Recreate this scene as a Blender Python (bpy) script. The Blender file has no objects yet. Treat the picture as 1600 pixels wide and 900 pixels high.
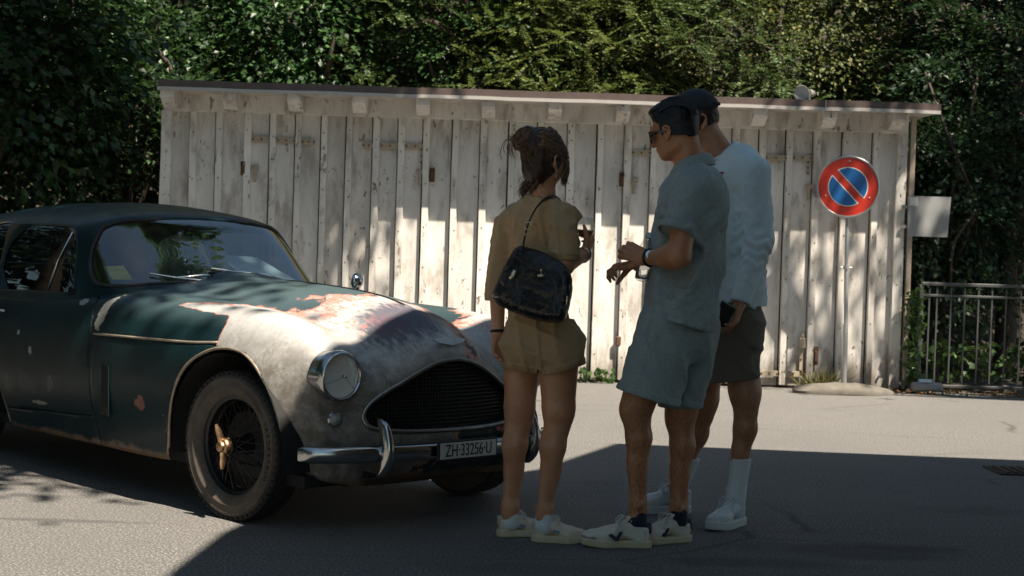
import bpy, bmesh, math, random
import numpy as np
from mathutils import Vector, Matrix
R = math.radians
random.seed(7)
rng = np.random.default_rng(11)
SC = bpy.context.scene
COL = SC.collection

# ------------------------------------------------------------------ camera
FPX, CAMH, YHOR, ROLL = 2444.0, 1.22, 385.0, 0.031
_p = math.atan((450 - YHOR) / FPX)
_fw = np.array([0, math.cos(_p), -math.sin(_p)])
_r0 = np.array([1.0, 0, 0]); _u0 = np.cross(_r0, _fw)
_rt = _r0 * math.cos(ROLL) + _u0 * math.sin(ROLL)
_up = -_r0 * math.sin(ROLL) + _u0 * math.cos(ROLL)
cam_data = bpy.data.cameras.new('camera')
cam = bpy.data.objects.new('camera', cam_data); COL.objects.link(cam)
cam_data.sensor_width = 36; cam_data.lens = FPX / 1600 * 36
cam_data.clip_start = 0.1; cam_data.clip_end = 600
cam.matrix_world = Matrix(((_rt[0], _up[0], -_fw[0], 0), (_rt[1], _up[1], -_fw[1], 0),
                           (_rt[2], _up[2], -_fw[2], CAMH), (0, 0, 0, 1)))
cam_data.dof.use_dof = True
cam_data.dof.focus_distance = 6.6
cam_data.dof.aperture_fstop = 7.0
SC.camera = cam

def at(x, y, Y):
    """world point seen at photo pixel (1600x900) at depth Y: used as a tape measure while modelling"""
    r = _fw + _rt * (x - 800) / FPX + _up * (450 - y) / FPX
    return np.array([0, 0, CAMH]) + r * (Y / r[1])

# ------------------------------------------------------------------ light
SUN = np.array([0.9, -1.0, 2.25]); SUN = SUN / np.linalg.norm(SUN)
world = bpy.data.worlds.new("World"); SC.world = world; world.use_nodes = True
wn = world.node_tree.nodes; wl = world.node_tree.links
bg = wn['Background']; sky = wn.new('ShaderNodeTexSky'); sky.sky_type = 'NISHITA'; sky.sun_disc = False
sky.sun_elevation = math.asin(SUN[2]); sky.sun_rotation = math.atan2(SUN[0], SUN[1])
sky.air_density = 1.0; sky.dust_density = 0.6; sky.ozone_density = 0.3
tint = wn.new('ShaderNodeMix'); tint.data_type = 'RGBA'; tint.blend_type = 'MULTIPLY'; tint.inputs[0].default_value = 1
tint.inputs[7].default_value = (.95, 1.0, .88, 1); wl.new(sky.outputs[0], tint.inputs[6]); wl.new(tint.outputs[2], bg.inputs[0]); bg.inputs[1].default_value = 0.051
sd = bpy.data.lights.new('sun', 'SUN'); sd.energy = 5.0; sd.angle = R(0.53); sd.color = (1.0, 0.89, 0.74)
so = bpy.data.objects.new('sun', sd); COL.objects.link(so)
so.rotation_euler = Vector(SUN).to_track_quat('Z', 'Y').to_euler()
SC.view_settings.view_transform = 'Standard'; SC.view_settings.look = 'None'
SC.view_settings.exposure = 1.34; SC.view_settings.gamma = 1
SC.cycles.max_bounces = 6; SC.cycles.transparent_max_bounces = 12
SC.cycles.use_denoising = True

# ------------------------------------------------------------------ mesh helpers
class MB:
    """collects simple shapes and links them as one mesh object"""
    def __init__(s): s.v = []; s.f = []
    def add(s, v, f):
        n = len(s.v); s.v += [tuple(map(float, p)) for p in v]; s.f += [tuple(i + n for i in q) for q in f]; return s
    def box(s, c, d, rot=None, bev=0.0):
        """centre, full sizes, optional 3x3; chamfered when bev>0"""
        hx, hy, hz = d[0] / 2, d[1] / 2, d[2] / 2
        M = np.eye(3) if rot is None else np.array(rot)
        if bev <= 0:
            v = [(sx * hx, sy * hy, sz * hz) for sx in (-1, 1) for sy in (-1, 1) for sz in (-1, 1)]
            f = [(0, 1, 3, 2), (4, 6, 7, 5), (0, 4, 5, 1), (2, 3, 7, 6), (0, 2, 6, 4), (1, 5, 7, 3)]
        else:
            b = min(bev, hx * .9, hy * .9, hz * .9)
            bm = bmesh.new(); bmesh.ops.create_cube(bm, size=1)
            for q in bm.verts: q.co = Vector((q.co.x * d[0], q.co.y * d[1], q.co.z * d[2]))
            bmesh.ops.bevel(bm, geom=bm.edges[:], offset=b, segments=1, affect='EDGES')
            bm.verts.ensure_lookup_table(); v = [tuple(q.co) for q in bm.verts]
            bm.verts.index_update(); f = [tuple(q.index for q in fc.verts) for fc in bm.faces]; bm.free()
        v = [M @ np.array(p) + np.array(c) for p in v]
        return s.add(v, f)
    def prism(s, poly, axis, a, b):
        """poly of 2D points extruded along axis (0,1,2) from a to b"""
        n = len(poly); v = []
        for t in (a, b):
            for p in poly:
                q = [p[0], p[1]]; q.insert(axis, t); v.append(q)
        f = [tuple(range(n)), tuple(range(2 * n - 1, n - 1, -1))]
        f += [(i, i + n, (i + 1) % n + n, (i + 1) % n) for i in range(n)]
        return s.add(v, f)
    def tube(s, pts, r, n=8, closed=False, cap=True, sq=None):
        P = [np.array(p, float) for p in pts]; m = len(P)
        rr = r if hasattr(r, '__len__') else [r] * m
        up = None; V = []; F = []
        for i in range(m):
            if closed: t = P[(i + 1) % m] - P[i - 1]
            else: t = P[min(i + 1, m - 1)] - P[max(i - 1, 0)]
            t = t / (np.linalg.norm(t) + 1e-12)
            if up is None:
                a = np.array([0, 0, 1.]) if abs(t[2]) < .9 else np.array([1., 0, 0])
                up = np.cross(np.cross(t, a), t)
            up = up - t * (up @ t); up /= np.linalg.norm(up) + 1e-12
            w = np.cross(t, up)
            for k in range(n):
                an = 2 * math.pi * k / n
                ca, sa = math.cos(an), math.sin(an)
                if sq: ca *= sq[0]; sa *= sq[1]
                V.append(P[i] + (up * ca + w * sa) * rr[i])
        seg = m if closed else m - 1
        for i in range(seg):
            for k in range(n):
                a, b = i * n + k, i * n + (k + 1) % n
                c, d = ((i + 1) % m) * n + (k + 1) % n, ((i + 1) % m) * n + k
                F.append((a, b, c, d))
        if cap and not closed:
            F.append(tuple(range(n - 1, -1, -1))); F.append(tuple(range((m - 1) * n, m * n)))
        return s.add(V, F)
    def lathe(s, prof, c=(0, 0, 0), axis=(0, 0, 1), n=32, cap=True):
        """profile of (radius, height) turned about axis"""
        ax = np.array(axis, float); ax /= np.linalg.norm(ax)
        a = np.array([1., 0, 0]) if abs(ax[0]) < .9 else np.array([0, 1., 0])
        u = np.cross(ax, a); u /= np.linalg.norm(u); w = np.cross(ax, u); c = np.array(c, float)
        V = []; F = []
        for (r, h) in prof:
            for k in range(n):
                an = 2 * math.pi * k / n
                V.append(c + ax * h + (u * math.cos(an) + w * math.sin(an)) * max(r, 1e-5))
        for i in range(len(prof) - 1):
            for k in range(n):
                F.append((i * n + k, i * n + (k + 1) % n, (i + 1) * n + (k + 1) % n, (i + 1) * n + k))
        if cap:
            F.append(tuple(range(n - 1, -1, -1))); F.append(tuple(range((len(prof) - 1) * n, len(prof) * n)))
        return s.add(V, F)
    def mesh(s, name, mat=None, smooth=False, angle=None):
        me = bpy.data.meshes.new(name); me.from_pydata(s.v, [], s.f); me.validate()
        if mat: me.materials.append(mat)
        if smooth:
            me.polygons.foreach_set('use_smooth', [True] * len(me.polygons))
            if angle is not None: me.set_sharp_from_angle(angle=R(angle))
        return me
    def build(s, name, mat=None, parent=None, smooth=False, angle=None):
        return link(name, s.mesh(name, mat, smooth, angle), parent)

def link(name, me, parent=None):
    o = bpy.data.objects.new(name, me); COL.objects.link(o)
    if parent: o.parent = parent
    return o
def np_mesh(name, V, F, mat=None, smooth=True):
    """V (n,3), F (m,k) arrays -> mesh, fast"""
    V = np.asarray(V, np.float32); F = np.asarray(F, np.int32); me = bpy.data.meshes.new(name)
    me.vertices.add(len(V)); me.vertices.foreach_set('co', V.ravel())
    k = F.shape[1]; me.loops.add(F.size); me.loops.foreach_set('vertex_index', F.ravel())
    me.polygons.add(len(F)); me.polygons.foreach_set('loop_start', np.arange(0, F.size, k, dtype=np.int32))
    me.polygons.foreach_set('loop_total', np.full(len(F), k, np.int32))
    me.polygons.foreach_set('use_smooth', np.full(len(F), smooth))
    if mat: me.materials.append(mat)
    me.update(calc_edges=True)
    return me
def tag(o, label=None, cat=None, group=None, kind=None):
    if label: o['label'] = label
    if cat: o['category'] = cat
    if group: o['group'] = group
    if kind: o['kind'] = kind
    return o
def thing(name, label, cat, loc=(0, 0, 0), rz=0, group=None):
    o = bpy.data.objects.new(name, None); COL.objects.link(o); o.location = loc; o.rotation_euler = (0, 0, rz)
    o.empty_display_size = .1
    return tag(o, label, cat, group)
def smoothstep(a, b, x):
    t = np.clip((x - a) / (b - a), 0, 1); return t * t * (3 - 2 * t)
def spline(pts, n):
    """Catmull-Rom through points, n samples"""
    P = np.array(pts, float); m = len(P)
    Q = np.vstack([2 * P[0] - P[1], P, 2 * P[-1] - P[-2]])
    t = np.linspace(0, m - 1, n); i = np.minimum(t.astype(int), m - 2); f = (t - i)[:, None]
    p0, p1, p2, p3 = Q[i], Q[i + 1], Q[i + 2], Q[i + 3]
    return .5 * (2 * p1 + (p2 - p0) * f + (2 * p0 - 5 * p1 + 4 * p2 - p3) * f * f + (3 * p1 - p0 - 3 * p2 + p3) * f ** 3)

# ------------------------------------------------------------------ materials
def lin(c):
    return tuple(((x / 255) / 12.92 if x <= 10 else (((x / 255) + .055) / 1.055) ** 2.4) for x in c)
class Mat:
    def __init__(s, name, rough=.6, col=(.5, .5, .5), metal=0, spec=.5):
        s.m = bpy.data.materials.new(name); s.m.use_nodes = True; s.t = s.m.node_tree; s.n = s.t.nodes; s.l = s.t.links
        s.b = s.n['Principled BSDF']
        s.b.inputs['Base Color'].default_value = (*col, 1); s.b.inputs['Roughness'].default_value = rough
        s.b.inputs['Metallic'].default_value = metal; s.b.inputs['Specular IOR Level'].default_value = spec
        s._co = None
    def co(s, kind='Object'):
        return s.node('ShaderNodeTexCoord').outputs[kind]
    def node(s, t, **kw):
        n = s.n.new(t)
        for k, v in kw.items(): setattr(n, k, v)
        return n
    def put(s, sock, v):
        if hasattr(v, 'is_output') or hasattr(v, 'links'): s.l.new(v, sock)
        elif isinstance(v, tuple) and len(v) == 3 and sock.type == 'RGBA': sock.default_value = (*v, 1)
        else: sock.default_value = v
    def mapping(s, co, scale=(1, 1, 1), loc=(0, 0, 0), rot=(0, 0, 0)):
        n = s.node('ShaderNodeMapping'); s.l.new(co, n.inputs[0])
        n.inputs['Scale'].default_value = scale; n.inputs['Location'].default_value = loc; n.inputs['Rotation'].default_value = rot
        return n.outputs[0]
    def noise(s, scale=5, detail=4, rough=.55, co=None, dist=0, stretch=None, color=False):
        n = s.node('ShaderNodeTexNoise'); n.inputs['Scale'].default_value = scale; n.inputs['Detail'].default_value = detail
        n.inputs['Roughness'].default_value = rough; n.inputs['Distortion'].default_value = dist
        c = co if co is not None else s.co()
        if stretch: c = s.mapping(c, stretch)
        s.l.new(c, n.inputs['Vector']); return n.outputs['Color' if color else 'Fac']
    def voro(s, scale=5, feature='F1', co=None, out='Distance', rnd=1):
        n = s.node('ShaderNodeTexVoronoi', feature=feature); n.inputs['Scale'].default_value = scale
        n.inputs['Randomness'].default_value = rnd
        s.l.new(co if co is not None else s.co(), n.inputs['Vector']); return n.outputs[out]
    def ramp(s, fac, stops, interp='LINEAR'):
        n = s.node('ShaderNodeValToRGB'); s.l.new(fac, n.inputs[0]); e = n.color_ramp.elements
        n.color_ramp.interpolation = interp
        while len(e) < len(stops): e.new(.5)
        for q, (p, c) in zip(e, stops):
            q.position = p; q.color = (c, c, c, 1) if not hasattr(c, '__len__') else (*c, 1)
        return n.outputs[0]
    def mix(s, fac, a, b, blend='MIX'):
        n = s.node('ShaderNodeMix', data_type='RGBA', blend_type=blend)
        s.put(n.inputs[0], fac); s.put(n.inputs[6], a); s.put(n.inputs[7], b); return n.outputs[2]
    def math(s, op, a, b=0.0, c=0.0, clamp=False):
        n = s.node('ShaderNodeMath', operation=op, use_clamp=clamp)
        s.put(n.inputs[0], a); s.put(n.inputs[1], b); s.put(n.inputs[2], c); return n.outputs[0]
    def sep(s, co):
        n = s.node('ShaderNodeSeparateXYZ'); s.l.new(co, n.inputs[0]); return n.outputs
    def color(s, v): s.put(s.b.inputs['Base Color'], v); return s
    def rough(s, v): s.put(s.b.inputs['Roughness'], v); return s
    def bump(s, h, strength=.3, dist=.01, prev=None):
        n = s.node('ShaderNodeBump'); n.inputs['Strength'].default_value = strength; n.inputs['Distance'].default_value = dist
        s.l.new(h, n.inputs['Height'])
        if prev is not None: s.l.new(prev, n.inputs['Normal'])
        s.l.new(n.outputs[0], s.b.inputs['Normal']); return n.outputs[0]
    def objrand(s):
        return s.node('ShaderNodeObjectInfo').outputs['Random']
def plain(name, col, rough=.6, metal=0, spec=.5, vary=.12, scale=12, bump=0.0):
    m = Mat(name, rough, col, metal, spec)
    n = m.noise(scale, 5)
    m.color(m.mix(n, tuple(c * (1 - vary) for c in col), tuple(min(1, c * (1 + vary)) for c in col)))
    if bump: m.bump(m.noise(scale * 8, 4), bump, .004)
    return m.m
# ================================================================== materials of the setting
def m_asphalt():
    m = Mat('asphalt', .85); co = m.co()
    sp = m.noise(95, 5, .75, co); big = m.noise(.55, 5, .6, co); mid = m.noise(3.2, 5, .6, co, stretch=(1, 2.5, 1))
    c = m.ramp(sp, [(.37, (.016, .017, .017)), (.46, (.092, .089, .085)), (.55, (.172, .165, .157)), (.66, (.50, .48, .45))])
    c = m.mix(m.ramp(m.noise(24, 5, .7, co), [(.42, 0), (.75, .55)]), c, (.10, .097, .094))
    c = m.mix(m.ramp(big, [(.40, 0.0), (.62, .38)]), c, (.115, .112, .108))
    c = m.mix(m.ramp(mid, [(.56, 0), (.74, .35)]), c, (.075, .068, .062))
    # cracks stretched along X
    cr = m.voro(.55, 'DISTANCE_TO_EDGE', m.mapping(m.mix(.12, co, m.noise(2.2, 4, .6, co, color=True)), (.55, 2.0, 1)))
    crm = m.ramp(cr, [(.0, .7), (.003, .5), (.007, 0)])
    crm = m.math('MULTIPLY', crm, m.ramp(m.noise(.8, 2, .5, co), [(.42, 0), (.55, .9)]))
    c = m.mix(crm, c, (.03, .027, .024))
    # oil / damp patches
    xyz = m.sep(co)
    def spot(x, y, rx, ry, soft=.5):
        dx = m.math('MULTIPLY', m.math('SUBTRACT', xyz[0], x), 1 / rx); dy = m.math('MULTIPLY', m.math('SUBTRACT', xyz[1], y), 1 / ry)
        d = m.math('SQRT', m.math('ADD', m.math('MULTIPLY', dx, dx), m.math('MULTIPLY', dy, dy)))
        d = m.math('ADD', d, m.math('MULTIPLY', m.math('SUBTRACT', m.noise(3.5, 5, .65, co), .5), 1.6))
        return m.ramp(d, [(soft, 1), (1.0, 0)])
    for (x, y, rx, ry, a) in [(1.45, 6.45, .55, .22, .6), (1.0, 6.15, .5, .12, .5), (1.75, 6.55, .25, .09, .6), (2.3, 7.6, .5, .15, .35), (.1, 5.9, .5, .15, .35), (-1.9, 6.6, .5, .05, .5)]:
        c = m.mix(m.math('MULTIPLY', spot(x, y, rx, ry), a), c, (.045, .045, .045))
    m.color(c); m.rough(m.ramp(big, [(.3, .95), (.7, .7)]))
    h = m.math('SUBTRACT', sp, m.math('MULTIPLY', crm, .6))
    m.bump(h, .8, .008)
    return m.m
def m_paintwood(name, wear=.5, base=(.77, .74, .70)):
    m = Mat(name, .62); co = m.co(); rnd = m.objrand()
    off = m.node('ShaderNodeVectorMath', operation='ADD'); m.l.new(co, off.inputs[0])
    cmb = m.node('ShaderNodeCombineXYZ'); m.l.new(m.math('MULTIPLY', rnd, 37.0), cmb.inputs[0]); m.l.new(m.math('MULTIPLY', rnd, 91.0), cmb.inputs[2])
    m.l.new(cmb.outputs[0], off.inputs[1]); v = off.outputs[0]
    grain = m.noise(9, 5, .6, v, stretch=(9, 9, .6))
    c = m.mix(m.ramp(m.noise(1.6, 5, .6, v, stretch=(2, 2, .8)), [(.3, 0), (.7, 1)]), base, tuple(b * .66 for b in base))
    c = m.mix(m.ramp(grain, [(.50, 0), (.78, .28)]), c, (.30, .265, .225))
    # dirty smears
    c = m.mix(m.ramp(m.noise(2.2, 6, .65, v, stretch=(3, 3, 1.0)), [(.51, 0), (.66, .62)]), c, (.22, .18, .14))
    # flaked spots, elongated with the grain
    fl = m.noise(5.5, 7, .62, v, stretch=(2.6, 2.6, 1.1)); dens = m.noise(1.1, 2, .5, v)
    fm = m.math('ADD', fl, m.math('MULTIPLY', m.math('SUBTRACT', dens, .5), .35))
    flk = m.ramp(fm, [(.70 - .045 * wear, 0), (.715 - .045 * wear, 1)])
    c = m.mix(m.math('MULTIPLY', flk, .85), c, m.mix(grain, (.13, .10, .075), (.24, .20, .165)))
    ch2 = m.ramp(m.math('ADD', m.noise(16, 6, .68, v, stretch=(1.6, 1.6, .9)), m.math('MULTIPLY', m.math('SUBTRACT', m.noise(2.0, 3, .5, v), .5), .45)), [(.655, 0), (.67, 1)])
    c = m.mix(m.math('MULTIPLY', ch2, .92), c, m.mix(grain, (.06, .045, .035), (.15, .115, .09)))
    # dirt near the ground
    z = m.sep(m.node('ShaderNodeNewGeometry').outputs['Position'])[2]
    lo = m.math('MULTIPLY', m.ramp(m.math('ADD', m.math('MULTIPLY', z, 1.2), m.math('MULTIPLY', m.math('SUBTRACT', m.noise(4, 5, .6, v, stretch=(3, 3, .6)), .5), 1.3)), [(.08, 1), (.42, 0)]), .75)
    c = m.mix(lo, c, (.17, .135, .10))
    m.color(c)
    m.bump(m.math('SUBTRACT', m.math('MULTIPLY', grain, .5), m.math('MULTIPLY', flk, .6)), .5, .004)
    return m.m
M_ASPH = m_asphalt()
M_WOOD = m_paintwood('weathered_white_wood', .55)
M_WOODB = m_paintwood('worn_lit_batten_wood', 1.1, (.80, .765, .71))  # worn wood, painted paler so the batten faces read as lit
M_WOODW = m_paintwood('flaked_white_wood', 1.5, (.68, .64, .59))
M_ROOFM = plain('brown_roof_metal', (.095, .070, .064), .5, .2, vary=.3)
M_ZINC = plain('pale_roof_edge', (.42, .40, .38), .5, .3)
M_RUST = plain('rusty_iron', (.11, .06, .035), .8, .2, vary=.6, scale=60, bump=.4)
M_IRONP = plain('painted_strap_iron', (.36, .30, .23), .6, 0, vary=.3, scale=40, bump=.2)
M_GALV = plain('galvanised_steel', (.40, .41, .42), .42, .75, vary=.2, scale=25)
M_RAIL = plain('grey_painted_rail', (.075, .08, .08), .45, .3, vary=.2, scale=20)
M_DARKMET = plain('dark_metal', (.03, .03, .032), .5, .5)
M_STONE = plain('grey_stone', (.125, .112, .095), .9, vary=.5, scale=14, bump=.5)
M_SOIL = plain('soil', (.035, .028, .02), .95, vary=.4, scale=3, bump=.6)
M_BARK = plain('bark', (.055, .042, .032), .9, vary=.5, scale=9, bump=.9)
M_BLACK = plain('black_void', (.012, .012, .012), .9)
def m_leaf(name, dark, light, trans=.35, rough=.45, dead=0.0):
    m = Mat(name, rough); g = m.node('ShaderNodeNewGeometry').outputs['Random Per Island']
    stops = [(0, dark), (.62, tuple(a * .8 + b * .2 for a, b in zip(dark, light))), (.80, tuple((a + b) / 2 for a, b in zip(dark, light))), (.93, light), (1.0, (.16, .12, .035) if dead else light)]  # mostly dark stops with few light ones: leaf glints painted as colour
    c = m.ramp(g, stops); m.color(c); m.b.inputs['Specular IOR Level'].default_value = .35
    tr = m.node('ShaderNodeBsdfTranslucent'); m.l.new(m.mix(.5, c, (light[0] * 1.6, light[1] * 1.7, light[2])), tr.inputs[0])
    ms = m.node('ShaderNodeMixShader'); ms.inputs[0].default_value = trans
    m.l.new(m.b.outputs[0], ms.inputs[1]); m.l.new(tr.outputs[0], ms.inputs[2])
    m.l.new(ms.outputs[0], m.n['Material Output'].inputs[0]); return m.m
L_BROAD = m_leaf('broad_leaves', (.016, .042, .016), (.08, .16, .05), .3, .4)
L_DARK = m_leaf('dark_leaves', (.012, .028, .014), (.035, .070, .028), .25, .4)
L_SHADE = m_leaf('shaded_leaves', (.007, .018, .008), (.060, .115, .040), .25, .35)  # leaf colours darkened: the deep shade is painted in
L_YEW = m_leaf('yew_needles', (.045, .075, .025), (.20, .235, .08), .25, .55, 1)
L_FIR = m_leaf('fir_needles', (.04, .075, .03), (.15, .20, .08), .2, .55)
L_OLIVE = m_leaf('olive_leaves', (.05, .070, .022), (.20, .21, .065), .3, .5, 1)
L_IVY = m_leaf('ivy_leaves', (.035, .075, .022), (.09, .15, .05), .25, .35)
L_DEAD = m_leaf('dead_leaves', (.10, .055, .025), (.26, .17, .09), .15, .7)
L_GRASS = m_leaf('dry_grass', (.09, .10, .03), (.24, .20, .10), .3, .7)

# ================================================================== ground
g = MB(); nx = 24; ny = 28
g.add([(-150, -80, 0), (150, -80, 0), (150, 260, 0), (-150, 260, 0)], [(0, 1, 2, 3)])
tag(g.build('ground', M_ASPH), kind='structure')
# hillside behind the shed
hv, hf = [], []
xs = np.linspace(-34, 34, 50); ys = [17.0, 18, 19.5, 21, 23, 26, 30, 36]; zs = [-.05, .5, 1.5, 2.8, 5.0, 8.5, 13, 19]
for j, (y, z) in enumerate(zip(ys, zs)):
    for x in xs: hv.append((x, y + .5 * math.sin(x * .7) + rng.normal() * .12, z + (rng.normal() * .15 if j else 0)))
for j in range(len(ys) - 1):
    for i in range(len(xs) - 1):
        a = j * len(xs) + i; hf.append((a, a + 1, a + len(xs) + 1, a + len(xs)))
tag(MB().add(hv, hf).build('hillside', M_SOIL, smooth=True), kind='structure')
# earth strip in front of the trees at both sides of the shed
vb = MB().add([(3.66, 14.42, .012), (14, 14.3, .012), (14, 17.6, .012), (3.66, 17.6, .012)], [(0, 1, 2, 3)])
vb.add([(-20, 12.6, .012), (-3.3, 14.3, .012), (-3.3, 17.6, .012), (-20, 17.6, .012)], [(0, 1, 2, 3)])
tag(vb.build('earth', M_SOIL), kind='structure')
kb = MB().box((9.3, 14.42, .02), (9.5, .10, .12), bev=.01)
tag(kb.build('kerb', M_STONE), kind='structure')

# ================================================================== shed
M_DARKWOOD = plain('bare_dark_wood', (.09, .075, .06), .9, vary=.4, scale=10, bump=.4)
YS = 14.35
shed = thing('garage_shed', 'long white boarded shed with flaking paint and low brown roof edge', 'shed', (0, YS, 0))
def sx(px, py): return at(px, py, YS)[0]
bat = [(262, 180), (304, 180), (344, 182), (389, 185), (428, 187), (468, 188), (508, 190), (547, 192), (589, 194), (628.6, 195), (667.5, 196), (713, 197), (757, 199), (801, 200), (846, 201),
       (893, 203), (939, 204), (982, 206), (1023, 207), (1065, 208), (1107, 209), (1150, 210), (1192, 210), (1234, 212), (1276.5, 213), (1321.6, 213), (1369, 213), (1409, 213)]
BX = [sx(x, y) for x, y in bat]
ZH0, ZH1 = 2.36, 2.66       # header
zhead = lambda x: 2.375 + (x + 3.2) * .000
def sagz(x): return at(0, 0, 1)[2] * 0
for i in range(len(BX) - 1):
    x0, x1 = BX[i], BX[i + 1]; w = x1 - x0
    dd = rng.uniform(-.006, .006)
    mb = MB().box((0, dd + .014, 1.20), (w - .043, .026, 2.36), bev=.003)
    o = mb.build('board', M_WOODW if i in (0, 6, 7) else M_WOOD, shed); o.location.x = (x0 + x1) / 2 - .0
    o.location.x += -.0195
for i, x in enumerate(BX):
    w = .064 + rng.uniform(-.006, .008)
    if i in (0, len(BX) - 1): w = .10
    z0 = .03 if i % 2 else .02
    mb = MB()
    # slightly bowed batten in 6 lengths
    n = 7; bw = rng.uniform(-.004, .004); V = []; F = []
    for k in range(n):
        z = z0 + (2.365 - z0) * k / (n - 1); ox = bw * math.sin(k / (n - 1) * math.pi) + rng.normal() * .0012
        for (a, b) in ((-w / 2, 0), (-w / 2 + .005, -.050), (w / 2 - .005, -.050), (w / 2, 0)): V.append((a + ox, b, z))
    for k in range(n - 1):
        for q in range(3): a = k * 4 + q; F.append((a, a + 1, a + 5, a + 4))
    F += [(3, 2, 1, 0), tuple(range((n - 1) * 4, n * 4))]
    o = mb.add(V, F).build('batten', M_WOODB, shed); o.location.x = x
    nl = MB()
    for z in (.25, .62, 1.0, 1.38, 1.75, 2.2): nl.lathe([(.007, 0), (.006, .003)], (rng.normal() * .004, -.050, z + rng.normal() * .03), (0, -1, 0), 6)
    q = nl.build('nails', M_RUST, o); q['kind'] = 'stuff'
XL, XR = BX[0] - .03, BX[-1] + .05
MB().box(((XL + XR) / 2, -.012, 2.46), (XR - XL, .07, .20), bev=.006).build('header_beam', M_WOOD, shed)
MB().box(((XL + XR) / 2, .03, 2.535), (XR - XL, .09, .03)).build('top_plate', M_WOOD, shed)
MB().box((0.2, .055, .02), (6.9, .08, .06)).build('sill_gap_strip', plain('door_gap_shade', (.07, .05, .038), .9, vary=.4), shed)  # dark strip standing for the shaded gap under the doors
# inner dark wall, right return wall, left and back walls
MB().box(((XL + XR) / 2, .04, 1.25), (XR - XL - .02, .02, 2.5)).build('backing', M_BLACK, shed)
for k in range(3):
    MB().box((XR + .10 + k * .115, 1.3 + k * .02, 1.25), (.112, .025, 2.50), bev=.004).build('side_board', M_DARKWOOD, shed)
MB().box((XL + .02, 1.2, 1.25), (.03, 2.4, 2.50)).build('side_wall', M_WOODW, shed)
MB().box((XR - .02, 1.3, 1.25), (.03, 2.2, 2.50)).build('side_wall', M_WOODW, shed)
MB().box(((XL + XR) / 2, 2.42, 1.25), (XR - XL, .03, 2.50)).build('back_wall', M_WOODW, shed)
pst = at(1415, 400, YS - .05)
MB().box((XR + .045, -.035, 1.25), (.045, .045, 2.50), bev=.004).build('corner_post', M_IRONP, shed)
# roof: thin deck, brown fascia strip, pale drip edge
rl, rr = at(248, 140, YS - .47)[0], at(1468, 175, YS - .47)[0]
MB().box(((rl + rr) / 2, 1.00, 2.535), (rr - rl, 2.88, .03)).build('roof_deck', M_WOODW, shed)
def strip(z0, z1, y0, y1, name, mat, n=40, wob=.002):
    V = []; F = []
    for i in range(n + 1):
        x = rl - .012 + (rr - rl + .024) * i / n; w = wob * math.sin(i * .9) + wob * .5 * math.sin(i * 2.3 + 1)
        for (y, z) in ((y0, z0), (y0, z1), (y1, z1), (y1, z0)): V.append((x, y, z + w))
    for i in range(n):
        for q in range(4): a = i * 4 + q; b = i * 4 + (q + 1) % 4; F.append((a, b, b + 4, a + 4))
    F += [(0, 1, 2, 3), tuple(n * 4 + k for k in (3, 2, 1, 0))]
    return MB().add(V, F).build(name, mat, shed)
strip(2.535, 2.600, -.468, -.446, 'roof_fascia', M_ROOFM)
strip(2.508, 2.538, -.478, -.446, 'drip_edge', M_ZINC)
MB().box(((rl + rr) / 2, 1.00, 2.567), (rr - rl, 2.84, .05)).build('roof_cover', M_ROOFM, shed)
for px in (1291,):
    MB().box((at(px, 150, YS - .47)[0], -.470, 2.567), (.010, .010, .066)).build('fascia_joint', M_ZINC, shed)
# rafter tails
for px in (267, 362, 463, 563, 662, 764, 867, 973, 1080, 1185, 1293, 1400):
    x = at(px, 165, YS - .25)[0]
    mb = MB().prism([(.08, 2.385), (-.27, 2.375), (-.42, 2.45), (-.42, 2.518), (.08, 2.518)], 0, -.060, .060)
    o = mb.build('rafter_tail', M_WOOD, shed); o.location.x = x
# ironwork on the doors
def onwall(px, py): p = at(px, py, YS - .045); return p[0], p[2]
def strap(p0, p1, w=.052, mat=M_IRONP, name='hinge_strap', y=-.030, th=.008, studs=True):
    (xa, za), (xb, zb) = onwall(*p0), onwall(*p1)
    if abs(xb - xa) > abs(zb - za): c, d = ((xa + xb) / 2, y, (za + zb) / 2), (abs(xb - xa), th, w)
    else: c, d = ((xa + xb) / 2, y, (za + zb) / 2), (w, th, abs(zb - za))
    mb = MB().box((0, 0, 0), d, bev=.002)
    o = mb.build(name, mat, shed); o.location = c
    if studs:
        L = max(d[0], d[2])
        for t in (-.42, 0, .42):
            q = MB().lathe([(.009, 0), (.009, .004), (.005, .007)], ((t * L if d[0] > d[2] else 0), -.004, (t * L if d[2] >= d[0] else 0)), (0, -1, 0), 8)
            q.build('bolt', M_RUST, o)
    return o
for a, b in [((432, 219), (462, 220)), ((472, 221), (492, 222)), ((393, 217), (424, 218)), ((566, 227), (586, 227)), ((594, 227), (625, 228)), ((633, 228), (664, 229)),
             ((987, 238), (1018, 239)), ((1195, 246), (1231, 247)), ((1239, 246), (1270, 247)), ((1188, 583), (1217, 584)), ((1224, 584), (1254, 585))]:
    strap(a, b)
for a, b in [((659, 232), (658, 255)), ((1264, 252), (1262, 272)), ((1252, 540), (1252, 583))]:
    strap(a, b, .03)
def latch(px, py):
    x, z = onwall(px, py)
    mb = MB().box((0, -.034, 0), (.075, .016, .05), bev=.006).box((-.0, -.034, -.075), (.032, .012, .11), bev=.005)
    mb.lathe([(.014, 0), (.014, .012), (.008, .016)], (0, -.042, 0), (0, -1, 0), 10).lathe([(.009, 0), (.009, .008)], (0, -.04, -.09), (0, -1, 0), 8)
    o = mb.build('latch', M_IRONP, shed); o.location = (x, 0, z)
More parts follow.
